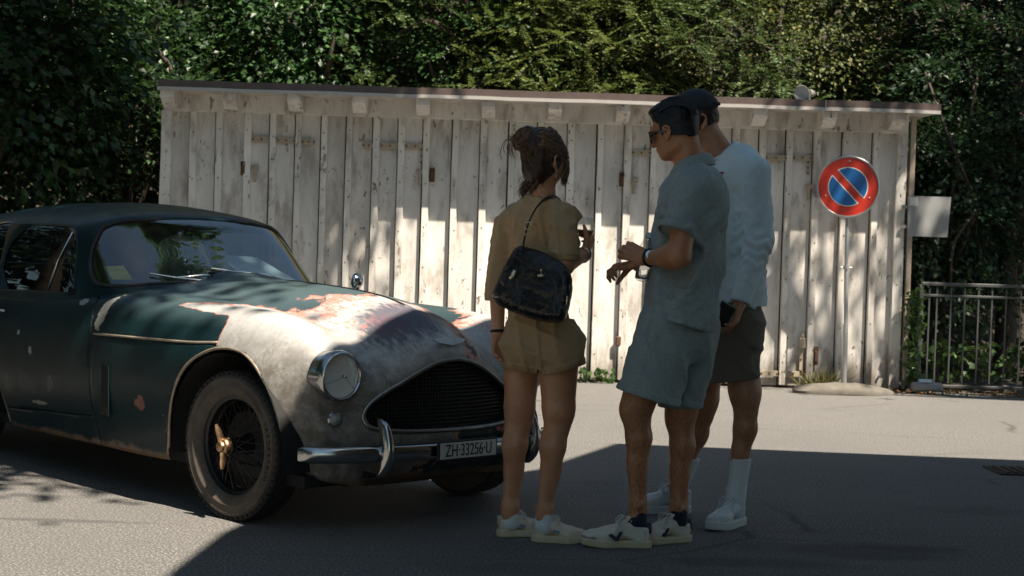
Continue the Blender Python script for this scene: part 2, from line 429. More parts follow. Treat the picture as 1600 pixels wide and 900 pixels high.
def lockbox(px, py, h=.13):
    x, z = onwall(px, py)
    mb = MB().box((0, -.03, 0), (.05, .012, h), bev=.004).box((0, -.045, -.01), (.03, .03, h * .6), bev=.006)
    mb.tube([(-.02, -.05, h * .2), (-.02, -.06, h * .45), (.015, -.06, h * .45), (.015, -.05, h * .2)], .005, 6)
    o = mb.build('padlock', M_RUST, shed); o.location = (x, 0, z)
for p in ((398, 262), (656, 268), (991, 281), (1264, 291)): latch(*p)
for p in ((380, 263), (675, 273), (972, 280)): lockbox(*p)
lockbox(1275, 556, .17)
x, z = onwall(1253, 536)
o = MB().box((0, -.05, 0), (.06, .04, .10), bev=.01).box((0, -.05, .07), (.03, .03, .04), bev=.006).build('door_bolt', M_IRONP, shed); o.location = (x, 0, z)
x, z = onwall(966, 533)
o = MB().box((0, -.045, 0), (.05, .03, .09), bev=.01).build('door_bolt', M_RUST, shed); o.location = (x, 0, z)

# floodlight on the roof edge
fl = at(1253, 146, YS - .40)
lamp = thing('floodlight', 'small round floodlight on a bracket on top of the shed roof edge', 'floodlight', (fl[0], fl[1], fl[2]))
ax = np.array([-.45, -.88, -.12]); ax /= np.linalg.norm(ax)
M_CREAM = plain('aged_cream_plastic', (.36, .33, .28), .5)
MB().lathe([(.022, -.15), (.03, -.11), (.045, -.09), (.05, -.045), (.068, 0), (.074, .012), (.070, .020)], (0, 0, 0), ax, 24, cap=False).build('housing', M_CREAM, lamp, True, 35)
MB().lathe([(.001, .004), (.04, .012), (.068, .014)], (0, 0, 0), ax, 24, cap=False).build('lens', plain('frosted_glass', (.5, .5, .47), .2), lamp, True)
MB().lathe([(.036, -.02), (.034, .02), (.03, .04)], (.09, .08, .012), (.8, .6, 0), 16).tube([(.02, .06, -.0), (.09, .08, .01)], .018, 8).build('motor', M_CREAM, lamp, True, 40)
zb = 2.595 - fl[2]
MB().tube([(.075, .06, .0), (.085, .07, zb)], .011, 8).box((.085, .07, zb), (.07, .07, .015), bev=.003).build('bracket', M_GALV, lamp)

# ================================================================== no-parking sign
YP = YS - .48
sp0 = at(1320, 600, YP); sc0 = at(1324, 292, YP)
sign = thing('no_parking_sign', 'round red and blue no-parking sign on a galvanised pole before the shed', 'sign', (sp0[0], YP, 0))
dx = sc0[0] - sp0[0]
PZ = sc0[2]
MB().tube([(-.006, 0, 0), (dx * .3, 0, .62)], .0235, 14, cap=True).build('pole_socket', M_GALV, sign, True, 40)
MB().tube([(dx * .25, 0, .60), (dx * .6, 0, 1.1)], .0195, 14).tube([(dx * .6, 0, 1.1), (dx, 0.0, PZ + .24)], .0175, 14).build('pole', M_GALV, sign, True, 40)
MB().lathe([(.027, 0), (.027, .03)], (dx * .62, 0, 1.11), (0, 0, 1), 12).tube([(dx * .62 - .05, -.0, 1.125), (dx * .62 + .05, 0, 1.125)], .008, 8).build('clamp', M_GALV, sign, True, 40)
# disc: yawed a little; built from rings and cut shapes laid one above the other
RD = .262; yaw = R(-15)
disc = bpy.data.objects.new('sign_plate', None)
def m_sign(name, c):
    m = Mat(name, .35); n = m.noise(6, 4)
    m.color(m.mix(m.ramp(n, [(.3, 0), (.7, 1)]), c, tuple(q * .82 for q in c))); return m.m
S_RED, S_BLUE, S_WHITE = m_sign('sign_red', (.55, .035, .018)), m_sign('sign_blue', (.015, .12, .36)), m_sign('sign_white', (.75, .74, .70))
plate = MB().lathe([(RD * .97, 0), (RD, .012), (RD + .006, .012), (RD + .014, .006), (RD + .014, -.012), (RD + .002, -.02), (RD * .9, -.012)], (0, 0, 0), (0, -1, 0), 64, cap=False)
plate = plate.build('sign_plate', M_GALV, sign, True, 35); plate.location = (dx, -.03, PZ); plate.rotation_euler = (R(-1), R(1.5), yaw)
def circ(r, n=64, a0=0, a1=2 * math.pi): return [(r * math.cos(a0 + (a1 - a0) * i / n), r * math.sin(a0 + (a1 - a0) * i / n)) for i in range(n)]
MB().prism(circ(RD - .002), 1, .0, -.004).build('red_ring', S_RED, plate)
ri = RD * .665
bar = RD * .115
def halfmoon(r, off, side):
    a = math.acos(min(1, off / r)); pts = [(r * math.cos(t), r * math.sin(t)) for t in np.linspace(-a, a, 40)]
    an = R(45) if side > 0 else R(225)
    return [(x * math.cos(an) - z * math.sin(an), x * math.sin(an) + z * math.cos(an)) for x, z in pts]
for sd_ in (1, -1):
    w = MB().prism(halfmoon(ri, bar, sd_), 1, -.0045, -.0065).build('white_border', S_WHITE, plate)
    MB().prism(halfmoon(ri - .0085, bar + .0085, sd_), 1, -.007, -.0085).build('blue_field', S_BLUE, w)
for (a, r) in ((90, .87), (205, .8), (-25, .8)):
    MB().lathe([(.008, 0), (.008, .004), (.004, .006)], (RD * r * math.cos(R(a)), -.004, RD * r * math.sin(R(a))), (0, -1, 0), 10).build('rivet', M_ZINC, plate)
# stone slab at its foot
V = []; F = []; n = 28; rings = [(1.0, .0), (1.02, .03), (.93, .055), (.6, .085), (.25, .10)]
for (k, z) in rings:
    for i in range(n):
        a = 2 * math.pi * i / n; rr_ = 1 + .10 * math.sin(2 * a + .5) + .06 * math.sin(5 * a) + .03 * math.sin(9 * a + 2)
        V.append((.42 * k * rr_ * math.cos(a), .15 * k * rr_ * math.sin(a), z + .006 * math.sin(3 * a + k * 6)))
for j in range(len(rings) - 1):
    for i in range(n): F.append((j * n + i, j * n + (i + 1) % n, (j + 1) * n + (i + 1) % n, (j + 1) * n + i))
F.append(tuple((len(rings) - 1) * n + i for i in range(n)))
o = MB().add(V, F).build('stone_slab', M_STONE, smooth=True, angle=50); o.location = (sp0[0] - .02, YP - .0, 0); tag(o, 'flat worn grey stone slab lying at the foot of the sign pole', 'stone slab')

# ================================================================== grey board beside the shed
pc = at(1452, 338, YS - .1)
board = thing('metal_board', 'blank pale grey metal board fixed beside the shed corner', 'board', (pc[0], pc[1], pc[2]))
cor = [at(1419, 306, YS - .1), at(1486, 308, YS - .1), at(1480, 371, YS - .1), at(1418, 369, YS - .1)]
poly = [(c[0] - pc[0], c[2] - pc[2]) for c in cor]
MB().prism(poly, 1, -.008, .008).build('sheet', plain('grey_sheet_metal', (.27, .275, .28), .5, .2, vary=.1, scale=5), board)
MB().prism([(poly[0][0] + .01, poly[0][1] - .01), (poly[0][0] + .09, poly[0][1] - .012), (poly[0][0] + .088, poly[0][1] - .09), (poly[0][0] + .012, poly[0][1] - .085)], 1, -.0095, -.0105).build('sticker', plain('worn_white_sticker', (.5, .5, .5), .5), board)
MB().box((-.20, .02, .08), (.10, .02, .03)).box((-.20, .02, -.10), (.10, .02, .03)).build('bracket', M_GALV, board)

# ================================================================== railing
YR = 14.22
rail = thing('railing', 'grey steel railing with thin upright bars beside the shed', 'railing', (0, YR, 0))
def rx(px, py=520): return at(px, py, YR)[0]
x0 = rx(1437); x1 = 8.4
zt = at(1500, 445, YR)[2]; z2 = at(1500, 463, YR)[2]; zb = .07
MB().box(((x0 + x1) / 2, 0, zt), (x1 - x0, .045, .03), bev=.004).build('top_rail', M_RAIL, rail)
MB().box(((x0 + x1) / 2, 0, z2), (x1 - x0 - .02, .03, .022), bev=.003).build('middle_rail', M_RAIL, rail)
MB().box(((x0 + x1) / 2, 0, zb), (x1 - x0 - .02, .03, .025), bev=.003).build('bottom_rail', M_RAIL, rail)
MB().box((x0, 0, (zt) / 2), (.035, .035, zt - .02), bev=.004).build('post', M_RAIL, rail)
MB().box((x1, 0, (zt) / 2), (.035, .035, zt - .02), bev=.004).build('post', M_RAIL, rail)
bxs = [rx(1450), rx(1462)] + [rx(p) for p in (1484, 1505.5, 1527, 1548, 1570, 1593)]
while bxs[-1] < x1 - .15: bxs.append(bxs[-1] + .129)
bme = MB().box((0, 0, 0), (.013, .013, zt - zb - .06)).mesh('bar', M_RAIL)
for b in bxs:
    o = link('bar', bme, rail); o.location = (b, 0, (zt + zb) / 2 - .0)
fp = at(1446, 599, YR - .05)
foot = thing('cable_box', 'low grey box with a blue label at the foot of the railing', 'box', (fp[0], YR - .10, 0))
MB().box((0, 0, .065), (.29, .07, .085), bev=.02).lathe([(.012, 0), (.012, .006)], (-.11, -.035, .06), (0, -1, 0), 10).lathe([(.012, 0), (.012, .006)], (.11, -.035, .06), (0, -1, 0), 10).build('casing', plain('grey_plastic', (.22, .23, .24), .45), foot)
MB().box((-.02, -.01, .122), (.12, .05, .03), bev=.005).build('label', plain('pale_blue_label', (.35, .50, .62), .4), foot)

# drain cover at the right edge
dc = at(1618, 745, 9.08)
dr = thing('drain_cover', 'dark iron drain cover set in the asphalt at the shade edge', 'drain cover', (dc[0], dc[1], 0.0))
MB().box((0, 0, .004), (.52, .34, .008)).build('rim', M_DARKMET, dr)
for k in range(9):
    MB().box((-.2 + k * .05, 0, .011), (.02, .28, .008)).build('bar', M_RUST, dr)
# ================================================================== foliage
def leaf_quads(C, A, W):
    """C base (n,3), A length vector, W half width vector -> diamond leaves"""
    N = np.cross(A, W); N /= (np.linalg.norm(N, axis=1, keepdims=True) + 1e-9)
    L = np.linalg.norm(A, axis=1, keepdims=True)
    V = np.stack([C, C + A * .45 + W - N * L * .06, C + A, C + A * .45 - W - N * L * .06], 1)
    F = np.arange(len(C) * 4).reshape(-1, 4)
    return V.reshape(-1, 3), F
def unit(v): return v / (np.linalg.norm(v, axis=-1, keepdims=True) + 1e-9)
def crown_broad(g, rad, nclump, per, L, wid=.36, clump=.30, inner=.35, droop=.3):
    d = unit(g.normal(size=(nclump, 3))); r = (inner + (1 - inner) * g.random((nclump, 1)) ** .6)
    cc = d * r * np.array(rad)
    out = unit(cc + 1e-6)
    C = np.repeat(cc, per, 0); O = np.repeat(out, per, 0); n = len(C)
    # flattened clump discs tilted outward
    off = g.normal(size=(n, 3)) * clump; up = unit(np.array([0, 0, 1.]) + O * .6)
    off -= up * (off * up).sum(1, keepdims=True) * .72
    C = C + off
    A = unit(off + O * .15 + g.normal(size=(n, 3)) * .12 + np.array([0, 0, -droop * .4])) * (L * (0.65 + .6 * g.random((n, 1))))
    W = unit(np.cross(A, up + g.normal(size=(n, 3)) * .45)) * (np.linalg.norm(A, axis=1, keepdims=True) * wid)
    return leaf_quads(C, A, W), cc
def crown_conifer(g, rad, h, nbr, twigs=12, per=15, L=.05, wid=.10, z0=-1.0, spread=None):
    """layered boughs, each a drooping axis with side twigs clothed in short leaflets"""
    Cs, As, Ws, axes = [], [], [], []
    for b in range(nbr):
        z = z0 + h * (b + g.random()) / nbr; frac = 1 - .55 * max(0, (z - z0) / h)
        th = g.random() * 2 * math.pi if spread is None else g.uniform(*spread)
        bl = rad * frac * g.uniform(.75, 1.15); d = np.array([math.cos(th), math.sin(th), 0])
        s = np.linspace(.15, 1, 14)[:, None]; ax_ = d * bl * s + np.array([0, 0, 1.]) * (z + .25 * s * bl * .3 - .32 * bl * s ** 2)
        axes.append(ax_)
        side = np.cross(d, [0, 0, 1.])
        for t in range(twigs):
            f = .22 + .78 * (t + g.random()) / twigs; i = f * 12.999; k = int(i); p = ax_[k] + (ax_[k + 1] - ax_[k]) * (i - k)
            sg = 1 if t % 2 else -1; tl = (.22 + .30 * (1 - f) + .05 * g.random()) * min(1.4, rad)
            td = unit(d * .75 + side * sg * g.uniform(.4, 1.0) + np.array([0, 0, -.15 + .42 * g.normal()]))
            q = np.linspace(.08, 1, per)[:, None]
            pts = p + td * tl * q + np.array([0, 0, -.10]) * tl * q ** 2
            w2 = unit(np.cross(td, [0, 0, 1.]) + g.normal(size=3) * .15)
            for sgn in (1, -1):
                A = unit(td * .75 + w2 * sgn * .9 + g.normal(size=(per, 3)) * .18) * (L * (1.15 - .5 * q) * g.uniform(.8, 1.3, (per, 1)))
                Cs.append(pts); As.append(A); Ws.append(unit(np.cross(A, np.array([0, 0, 1.]) + g.normal(size=(per, 3)) * .35)) * L * wid * 1.9)
    return leaf_quads(np.vstack(Cs), np.vstack(As), np.vstack(Ws)), axes
def limbs(mb, base, tips, r0, r1=.012, n=6):
    for t in tips:
        t = np.array(t); b = np.array(base); mid = b * .45 + t * .55 + rng.normal(size=3) * .12 * np.linalg.norm(t - b)
        mid[2] += .05; mb.tube(spline([b, mid, t], 8), list(np.linspace(r0, r1, 8)), n)
def tree(kind, label, cat, x, y, z0, zc, rad, mat, seed, group=None, n=(60, 120), L=.06, wid=.36, clump=.3, tr=.14, spread=None, trunk_to=None, name='tree', inner=.35):
    g = np.random.default_rng(seed)
    root = thing(name, label, cat, (x, y, z0), 0, group)
    H = zc - z0
    if kind == 'conifer':
        (V, F), axes = crown_conifer(g, rad[0], rad[2] * 2, n[0], n[1], 15, L, wid, -rad[2], spread)
        tips = [a[-3] + np.array([0, 0, H]) for a in axes[::3]]
    else:
        (V, F), cc = crown_broad(g, rad, n[0], n[1], L, wid, clump, inner)
        tips = [c + np.array([0, 0, H]) for c in cc[:14]]
    V = V + np.array([0, 0, H])
    crown = link('crown', np_mesh('crown', V, F, mat, False), root)
    mb = MB(); top = H + (rad[2] * .7 if kind == 'conifer' else 0)
    lean = g.normal(size=2) * .08 * top
    path = spline([(0, 0, -.3), (lean[0] * .3, lean[1] * .3, top * .5), (lean[0], lean[1], top)], 12)
    mb.tube(path, list(np.linspace(tr, tr * .35, 12)), 10)
    if kind == 'conifer':
        for a in axes[::2]: mb.tube(np.vstack([[0, 0, a[0][2] + H - .1], a + np.array([0, 0, H])]), list(np.linspace(.028, .006, len(a) + 1)), 5)
    else: limbs(mb, path[6], tips[:7], tr * .45); limbs(mb, path[-1], tips[7:], tr * .35)
    mb.build('trunk', M_BARK, root, True)
    return root
GB = 'trees on the bank behind the shed'
# background rank (bark dark, sun on their fronts)
tree('conifer', 'sunlit yellowish yew with drooping boughs behind the middle of the shed roof', 'tree', .45, 17.0, .1, 3.5, (1.75, 1, 1.25), L_YEW, 21, GB, (120, 18), .05, .16, name='yew_tree')
tree('conifer', 'pale feathery conifer behind the shed, left of the head with the cap', 'tree', 1.95, 17.3, .3, 3.8, (1.8, 1, 1.4), L_FIR, 22, GB, (115, 18), .05, .14, name='fir_tree')
tree('conifer', 'green conifer whose boughs hang above the woman and the shed roof', 'tree', -1.0, 17.2, .3, 3.7, (1.7, 1, 1.35), L_FIR, 23, GB, (100, 17), .058, .14, name='yew_tree')
tree('broad', 'fine-leaved sunlit tree between the conifers above the shed roof', 'tree', 1.15, 16.7, .1, 3.35, (1.2, .7, .85), L_OLIVE, 36, GB, (80, 120), .05, .36, .18, name='broadleaf_tree')
tree('broad', 'bright leafy tree behind the roof above the woman', 'tree', -.45, 16.6, .1, 3.3, (1.0, .6, .8), L_BROAD, 37, GB, (70, 120), .055, .38, .18, name='broadleaf_tree')
tree('broad', 'glossy round-leaved shrub tree behind the left half of the shed roof', 'tree', -2.35, 16.9, .1, 3.4, (1.25, .8, 1.05), L_BROAD, 24, GB, (90, 120), .075, .40, .20, name='broadleaf_tree')
tree('broad', 'small-leaved green tree standing just right of the glossy shrub tree', 'tree', -.1, 18.3, .6, 3.8, (2.2, 1.0, 1.5), L_OLIVE, 25, GB, (150, 110), .06, .36, .25, name='broadleaf_tree')
tree('broad', 'olive-brown leaved tree behind the right half of the shed roof', 'tree', 3.15, 17.3, .3, 3.5, (1.4, .9, 1.3), L_OLIVE, 26, GB, (130, 110), .058, .34, .22, name='broadleaf_tree')
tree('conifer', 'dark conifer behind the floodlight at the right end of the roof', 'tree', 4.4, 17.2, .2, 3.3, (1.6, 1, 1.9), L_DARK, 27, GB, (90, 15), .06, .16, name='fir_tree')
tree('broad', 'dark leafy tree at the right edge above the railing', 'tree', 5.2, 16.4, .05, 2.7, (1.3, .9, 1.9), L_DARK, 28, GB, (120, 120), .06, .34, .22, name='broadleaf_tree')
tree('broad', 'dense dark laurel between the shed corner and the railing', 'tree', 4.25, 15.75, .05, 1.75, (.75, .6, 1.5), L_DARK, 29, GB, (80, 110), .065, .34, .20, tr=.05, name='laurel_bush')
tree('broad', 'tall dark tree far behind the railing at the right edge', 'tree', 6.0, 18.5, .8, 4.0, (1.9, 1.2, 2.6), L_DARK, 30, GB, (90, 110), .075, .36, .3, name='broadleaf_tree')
# left side: nearer, in deep shade
GL = 'trees left of the shed'
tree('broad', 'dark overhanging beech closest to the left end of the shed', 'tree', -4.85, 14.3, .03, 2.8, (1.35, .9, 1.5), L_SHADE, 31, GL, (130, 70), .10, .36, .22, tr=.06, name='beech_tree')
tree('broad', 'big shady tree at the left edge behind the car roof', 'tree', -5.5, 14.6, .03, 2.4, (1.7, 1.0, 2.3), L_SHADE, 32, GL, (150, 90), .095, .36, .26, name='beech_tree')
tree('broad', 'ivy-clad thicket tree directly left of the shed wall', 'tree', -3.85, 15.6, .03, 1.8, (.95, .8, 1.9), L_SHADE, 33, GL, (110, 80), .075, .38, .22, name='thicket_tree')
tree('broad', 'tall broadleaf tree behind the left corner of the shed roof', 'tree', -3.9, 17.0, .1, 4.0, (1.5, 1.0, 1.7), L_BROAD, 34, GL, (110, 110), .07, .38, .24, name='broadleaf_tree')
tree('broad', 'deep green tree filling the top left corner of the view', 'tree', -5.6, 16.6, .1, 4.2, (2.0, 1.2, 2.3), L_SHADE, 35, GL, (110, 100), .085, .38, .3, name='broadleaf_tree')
# second rank, one mass: only gaps between the front trees show it
g = np.random.default_rng(40); VV, FF, k = [], [], 0
for i in range(11):
    (V, F), _ = crown_broad(g, (1.9, 1.0, 2.6), 60, 60, .13, .42, .40)
    V = V + np.array([-9.5 + i * 1.95, 20.3 + g.normal() * .4, 3.6 + g.normal() * .5]); VV.append(V); FF.append(F + k); k += len(V)
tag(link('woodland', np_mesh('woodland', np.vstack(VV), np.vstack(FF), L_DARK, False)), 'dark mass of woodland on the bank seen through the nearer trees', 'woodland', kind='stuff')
# tall trees whose shade falls into the picture (their crowns stand above and beside the view)
GS = 'tall trees around the yard'
tree('broad', 'tall yard tree on the left', 'tree', -3.6, 1.6, 0, 9.3, (1.0, 1.0, .8), L_BROAD, 41, GS, (10, 60), .12, .4, .3, tr=.2, name='yard_tree')
def canopy_tree(label, base, blobs, seed, L=.12, mat=None):
    g = np.random.default_rng(seed); root = thing('yard_tree', label, 'tree', base, 0, GS); VV, FF, k = [], [], 0; mb = MB(); b = np.array(base)
    top = np.mean([np.array(q[0]) for q in blobs], 0) - b
    path = spline([(0, 0, -.2), (top[0] * .08, top[1] * .08, top[2] * .5), (top[0] * .45, top[1] * .45, top[2] * .85)], 10)
    mb.tube(path, list(np.linspace(.24, .10, 10)), 10)
    for (c, r, n, per) in blobs:
        (V, F), cc = crown_broad(g, r, n, per, L, .40, .26, .15)
        c = np.array(c) - b; VV.append(V + c); FF.append(F + k); k += len(V)
        limbs(mb, path[-1], [c] + [c + q * .8 for q in cc[:4]], .07)
    link('crown', np_mesh('crown', np.vstack(VV), np.vstack(FF), mat or L_BROAD, False), root); mb.build('trunk', M_BARK, root, True)
# blobs: centre, radii, clumps, leaves per clump
HS = 2.25
def shade_at(x, y, z, H):   # where a leaf at height H must be to shade (x,y,z)
    k = (H - z) / HS; return (x + .9 * k, y - 1.0 * k, H)
canopy_tree('tall tree over the rear of the car', (-4.4, 1.0, 0), [
    (shade_at(-2.7, 9.1, 1.3, 9.2), (1.35, 1.3, .5), 46, 60), (shade_at(-1.75, 8.3, 1.3, 9.4), (.8, .85, .4), 24, 55),
    (shade_at(-2.6, 7.7, .6, 9.0), (.95, .7, .4), 18, 50), (shade_at(-3.3, 7.4, .0, 9.0), (.7, .55, .3), 9, 45)], 42)
canopy_tree('tall tree over the left end of the shed', (-6.3, 9.2, 0), [
    (shade_at(-2.6, 14.35, 1.2, 8.6), (1.1, 1.05, .7), 95, 75), (shade_at(-4.4, 14.2, 1.6, 8.6), (1.4, 1.3, .9), 70, 60),
    (shade_at(-2.3, 13.9, 2.6, 8.0), (1.1, .45, .4), 40, 70), (shade_at(-5.2, 13.2, 2.0, 9.0), (1.6, 1.2, .8), 60, 60)], 43)
canopy_tree('tall tree over the right end of the shed', (8.6, 9.0, 0), [
    (shade_at(3.1, 14.35, .9, 8.6), (1.1, .8, .8), 14, 32), (shade_at(4.9, 15.6, 1.6, 8.2), (1.3, 1.0, .8), 55, 60),
    (shade_at(3.4, 13.9, 2.8, 8.2), (1.2, .4, .4), 8, 40), (shade_at(5.6, 17.2, 3.2, 9.0), (1.6, 1.2, .9), 45, 60)], 44)
# unseen belt of trees, added to darken window reflections and the car side
g = np.random.default_rng(45); VV, FF, k = [], [], 0
for i in range(12):
    (V, F), _ = crown_broad(g, (1.8, 1.8, 4.6), 80, 40, .30, .45, .55)
    VV.append(V + np.array([-10.5 + g.normal() * .5 + (i < 3) * 1.2 * (3 - i), -12 + i * 2.3, 4.6 + g.normal() * .4])); FF.append(F + k); k += len(V)
tag(link('unseen_tree_belt', np_mesh('unseen_tree_belt', np.vstack(VV), np.vstack(FF), L_DARK, False)), 'unseen belt of trees added left of the yard to darken the car', 'tree belt', kind='stuff')
# ivy and low plants
def plant(name, label, cat, loc, V, F, mat, group=None):
    o = link(name, np_mesh(name, V, F, mat, False)); o.location = loc; return tag(o, label, cat, group)
g = np.random.default_rng(50)
def patch(g, n, box, L, wid=.5, up=.5):
    C = (g.random((n, 3)) - .5) * np.array(box); A = unit(g.normal(size=(n, 3)) + np.array([0, -.6, up])) * L * g.uniform(.6, 1.2, (n, 1))
    W = unit(np.cross(A, g.normal(size=(n, 3)))) * np.linalg.norm(A, axis=1, keepdims=True) * wid; return leaf_quads(C, A, W)
V, F = patch(g, 230, (.17, .14, .95), .062); V[:, 0] *= 1 - .35 * np.repeat(F[:, 0] * 0 + 0, 4)[:len(V)] if False else 1
plant('ivy_plant', 'ivy climbing the corner post between shed and railing', 'ivy', (at(1422, 545, 14.2)[0] + .03, 14.22, .48), V, F, L_IVY)
V, F = patch(g, 110, (.30, .10, .10), .05); plant('weed', 'low bright green weed growing at the shed foot beside the woman', 'weed', (at(934, 592, 14.2)[0], 14.24, .055), V, F, L_IVY)
V, F = patch(g, 520, (1.5, .3, .34), .07); plant('bramble', 'sunlit bramble leaves low behind the left bars of the railing', 'bramble', (4.3, 14.55, .26), V, F, L_IVY)['kind'] = 'stuff'
V, F = patch(g, 260, (1.2, .25, .30), .07); plant('bramble', 'bramble leaves low behind the railing at the right edge', 'bramble', (5.5, 14.62, .30), V, F, L_IVY)['kind'] = 'stuff'
V, F = patch(g, 420, (1.2, .4, .9), .06); plant('undergrowth', 'dark undergrowth behind the railing', 'undergrowth', (4.9, 15.0, .75), V, F, L_DARK)['kind'] = 'stuff'
# grass tuft
n = 150; C = np.c_[g.normal(size=n) * .07, g.normal(size=n) * .04, np.zeros(n)]
A = np.c_[g.normal(size=n) * .12 + .02, g.normal(size=n) * .06 - .02, g.uniform(.08, .24, n)]; W = unit(np.cross(A, g.normal(size=(n, 3)))) * .006
V, F = leaf_quads(C, A, W); plant('grass_tuft', 'tuft of dry grass between the shed and the stone slab', 'grass tuft', (at(1283, 600, 14.1)[0], 14.18, 0), V, F, L_GRASS)
# dead leaf litter along the kerb
n = 1500; C = np.c_[g.uniform(3.3, 8, n), 14.2 + g.normal(size=n) * .10 - .05, g.uniform(.004, .03, n)]
A = unit(np.c_[g.normal(size=(n, 2)), g.normal(size=n) * .25]) * g.uniform(.02, .05, (n, 1)); W = unit(np.cross(A, g.normal(size=(n, 3)) * .4 + np.array([0, 0, 1]))) * .012
V, F = leaf_quads(C, A, W); tag(link('leaf_litter', np_mesh('leaf_litter', V, F, L_DEAD, False)), 'brown dead leaves gathered along the kerb', 'dead leaves', kind='stuff')
# fallen leaves and scraps on the asphalt
GF = 'dead leaves scattered on the asphalt'
def curl_leaf(L):
    V = [(-L / 2, 0, .002), (-L * .2, L * .2, .008), (L * .2, L * .17, .010), (L / 2, 0, .016), (L * .2, -L * .17, .006), (-L * .2, -L * .2, .004), (0, 0, .002)]
    return MB().add(V, [(0, 6, 1), (1, 6, 2), (2, 6, 3), (3, 6, 4), (4, 6, 5), (5, 6, 0)])
lm = [curl_leaf(.05).mesh('fallen_leaf', L_DEAD), curl_leaf(.035).mesh('fallen_leaf', L_DEAD)]
def ground_at(px, py):
    r = _fw + _rt * (px - 800) / FPX + _up * (450 - py) / FPX; t = -CAMH / r[2]; return r * t
leafs = [(653, 832, 'small orange dead leaf on shaded asphalt left of the beige shoes'), (702, 863, 'dead leaf on shaded asphalt at the bottom, below the number plate'), (1118, 746, 'larger pale dead leaf just left of the white sock'),
         (1243, 781, 'dead leaf on the shade right of the white sneaker, upper one'), (1220, 797, 'dead leaf on the shade right of the white sneaker, lower one'), (1465, 786, 'pale round dead leaf in the shade at the right'), (1495, 784, 'small brown dead leaf beside the pale round one'),
         (1285, 847, 'narrow brown dead leaf alone in the lower right shade'), (970, 709, 'tiny dead leaf at the tip of the building shade'), (1190, 720, 'dead leaf on the shade edge behind the white sock'),
         (1230, 727, 'dead leaf near the shade edge, right of the white sock'), (66, 829, 'yellow dead leaf on sunlit asphalt below the car door'), (318, 826, 'orange dead leaf on sunlit asphalt in front of the tyre'), (880, 866, 'faint dead leaf below the beige shoes')]
for i, (px, py, lb) in enumerate(leafs):
    p = ground_at(px, py); o = link('fallen_leaf', lm[i % 2]); o.location = p + np.array([0, 0, .003]); o.rotation_euler = (rng.normal() * .1, rng.normal() * .1, rng.random() * 6.28); tag(o, lb, 'leaf', GF)
p = ground_at(1239, 614)
V = [tuple(np.array([math.cos(a) * .055 * rng.uniform(.7, 1.1), math.sin(a) * .035 * rng.uniform(.7, 1.1), h])) for h in (0.003, .03) for a in np.linspace(0, 2 * math.pi, 9)[:-1]]
F = [(i, (i + 1) % 8, (i + 1) % 8 + 8, i + 8) for i in range(8)] + [tuple(range(8, 16))]
o = MB().add(V, F).build('paper_scrap', plain('white_paper', (.6, .6, .6), .8)); o.location = p; tag(o, 'crumpled white paper scrap left of the stone slab', 'paper scrap')

# ================================================================== neighbouring building beside the camera (its shade crosses the yard)
HB = 4.9; kx, ky = .9 * HB / HS, -1.0 * HB / HS
gp = [(-1.12, 2.2), (-1.12, 5.59), (-1.08, 6.34), (-.97, 6.84), (-.72, 7.32), (-.25, 7.85), (.27, 8.48), (.77, 9.72), (3.16, 9.53), (13.0, 8.75), (13.0, -6.0), (-1.12, -6.0)]
pl = [(x + kx, y + ky) for x, y in gp]
house = thing('apartment_house', 'rendered house beside the yard', 'house', (0, 0, 0))
M_REND = plain('grey_render', (.16, .15, .135), .9, vary=.1, scale=3)
n = len(pl)
MB().add([(x, y, HB) for x, y in pl] + [(x, y, HB + .22) for x, y in pl], [tuple(range(n - 1, -1, -1)), tuple(range(n, 2 * n))] + [(i, (i + 1) % n, (i + 1) % n + n, i + n) for i in range(n)]).build('roof', M_REND, house)  # unseen slab, outlined from its shadow and set low to block overhead sky
MB().box((9.5, -9.5, 4.0), (14, 8, 8)).build('unseen_sky_block', M_REND, house)  # unseen block added to shut out sky light from behind
wp = [(4.6, 5.0), (15.0, 4.4), (15.0, -8.4), (2.4, -8.4), (2.4, 1.6), (4.6, 3.6)]
m_ = len(wp)
MB().add([(x, y, 0) for x, y in wp] + [(x, y, HB - .003) for x, y in wp], [(i, i + m_, (i + 1) % m_ + m_, (i + 1) % m_) for i in range(m_)]).build('wall', M_REND, house)
for yy in (-5.5, -2.5):
    w = MB().box((2.385, yy, 1.9), (.06, 1.0, 1.4)).build('window', plain('window_frame', (.6, .58, .55), .5), house)
    MB().box((2.35, yy, 1.9), (.02, .84, 1.24)).build('pane', M_BLACK, w)
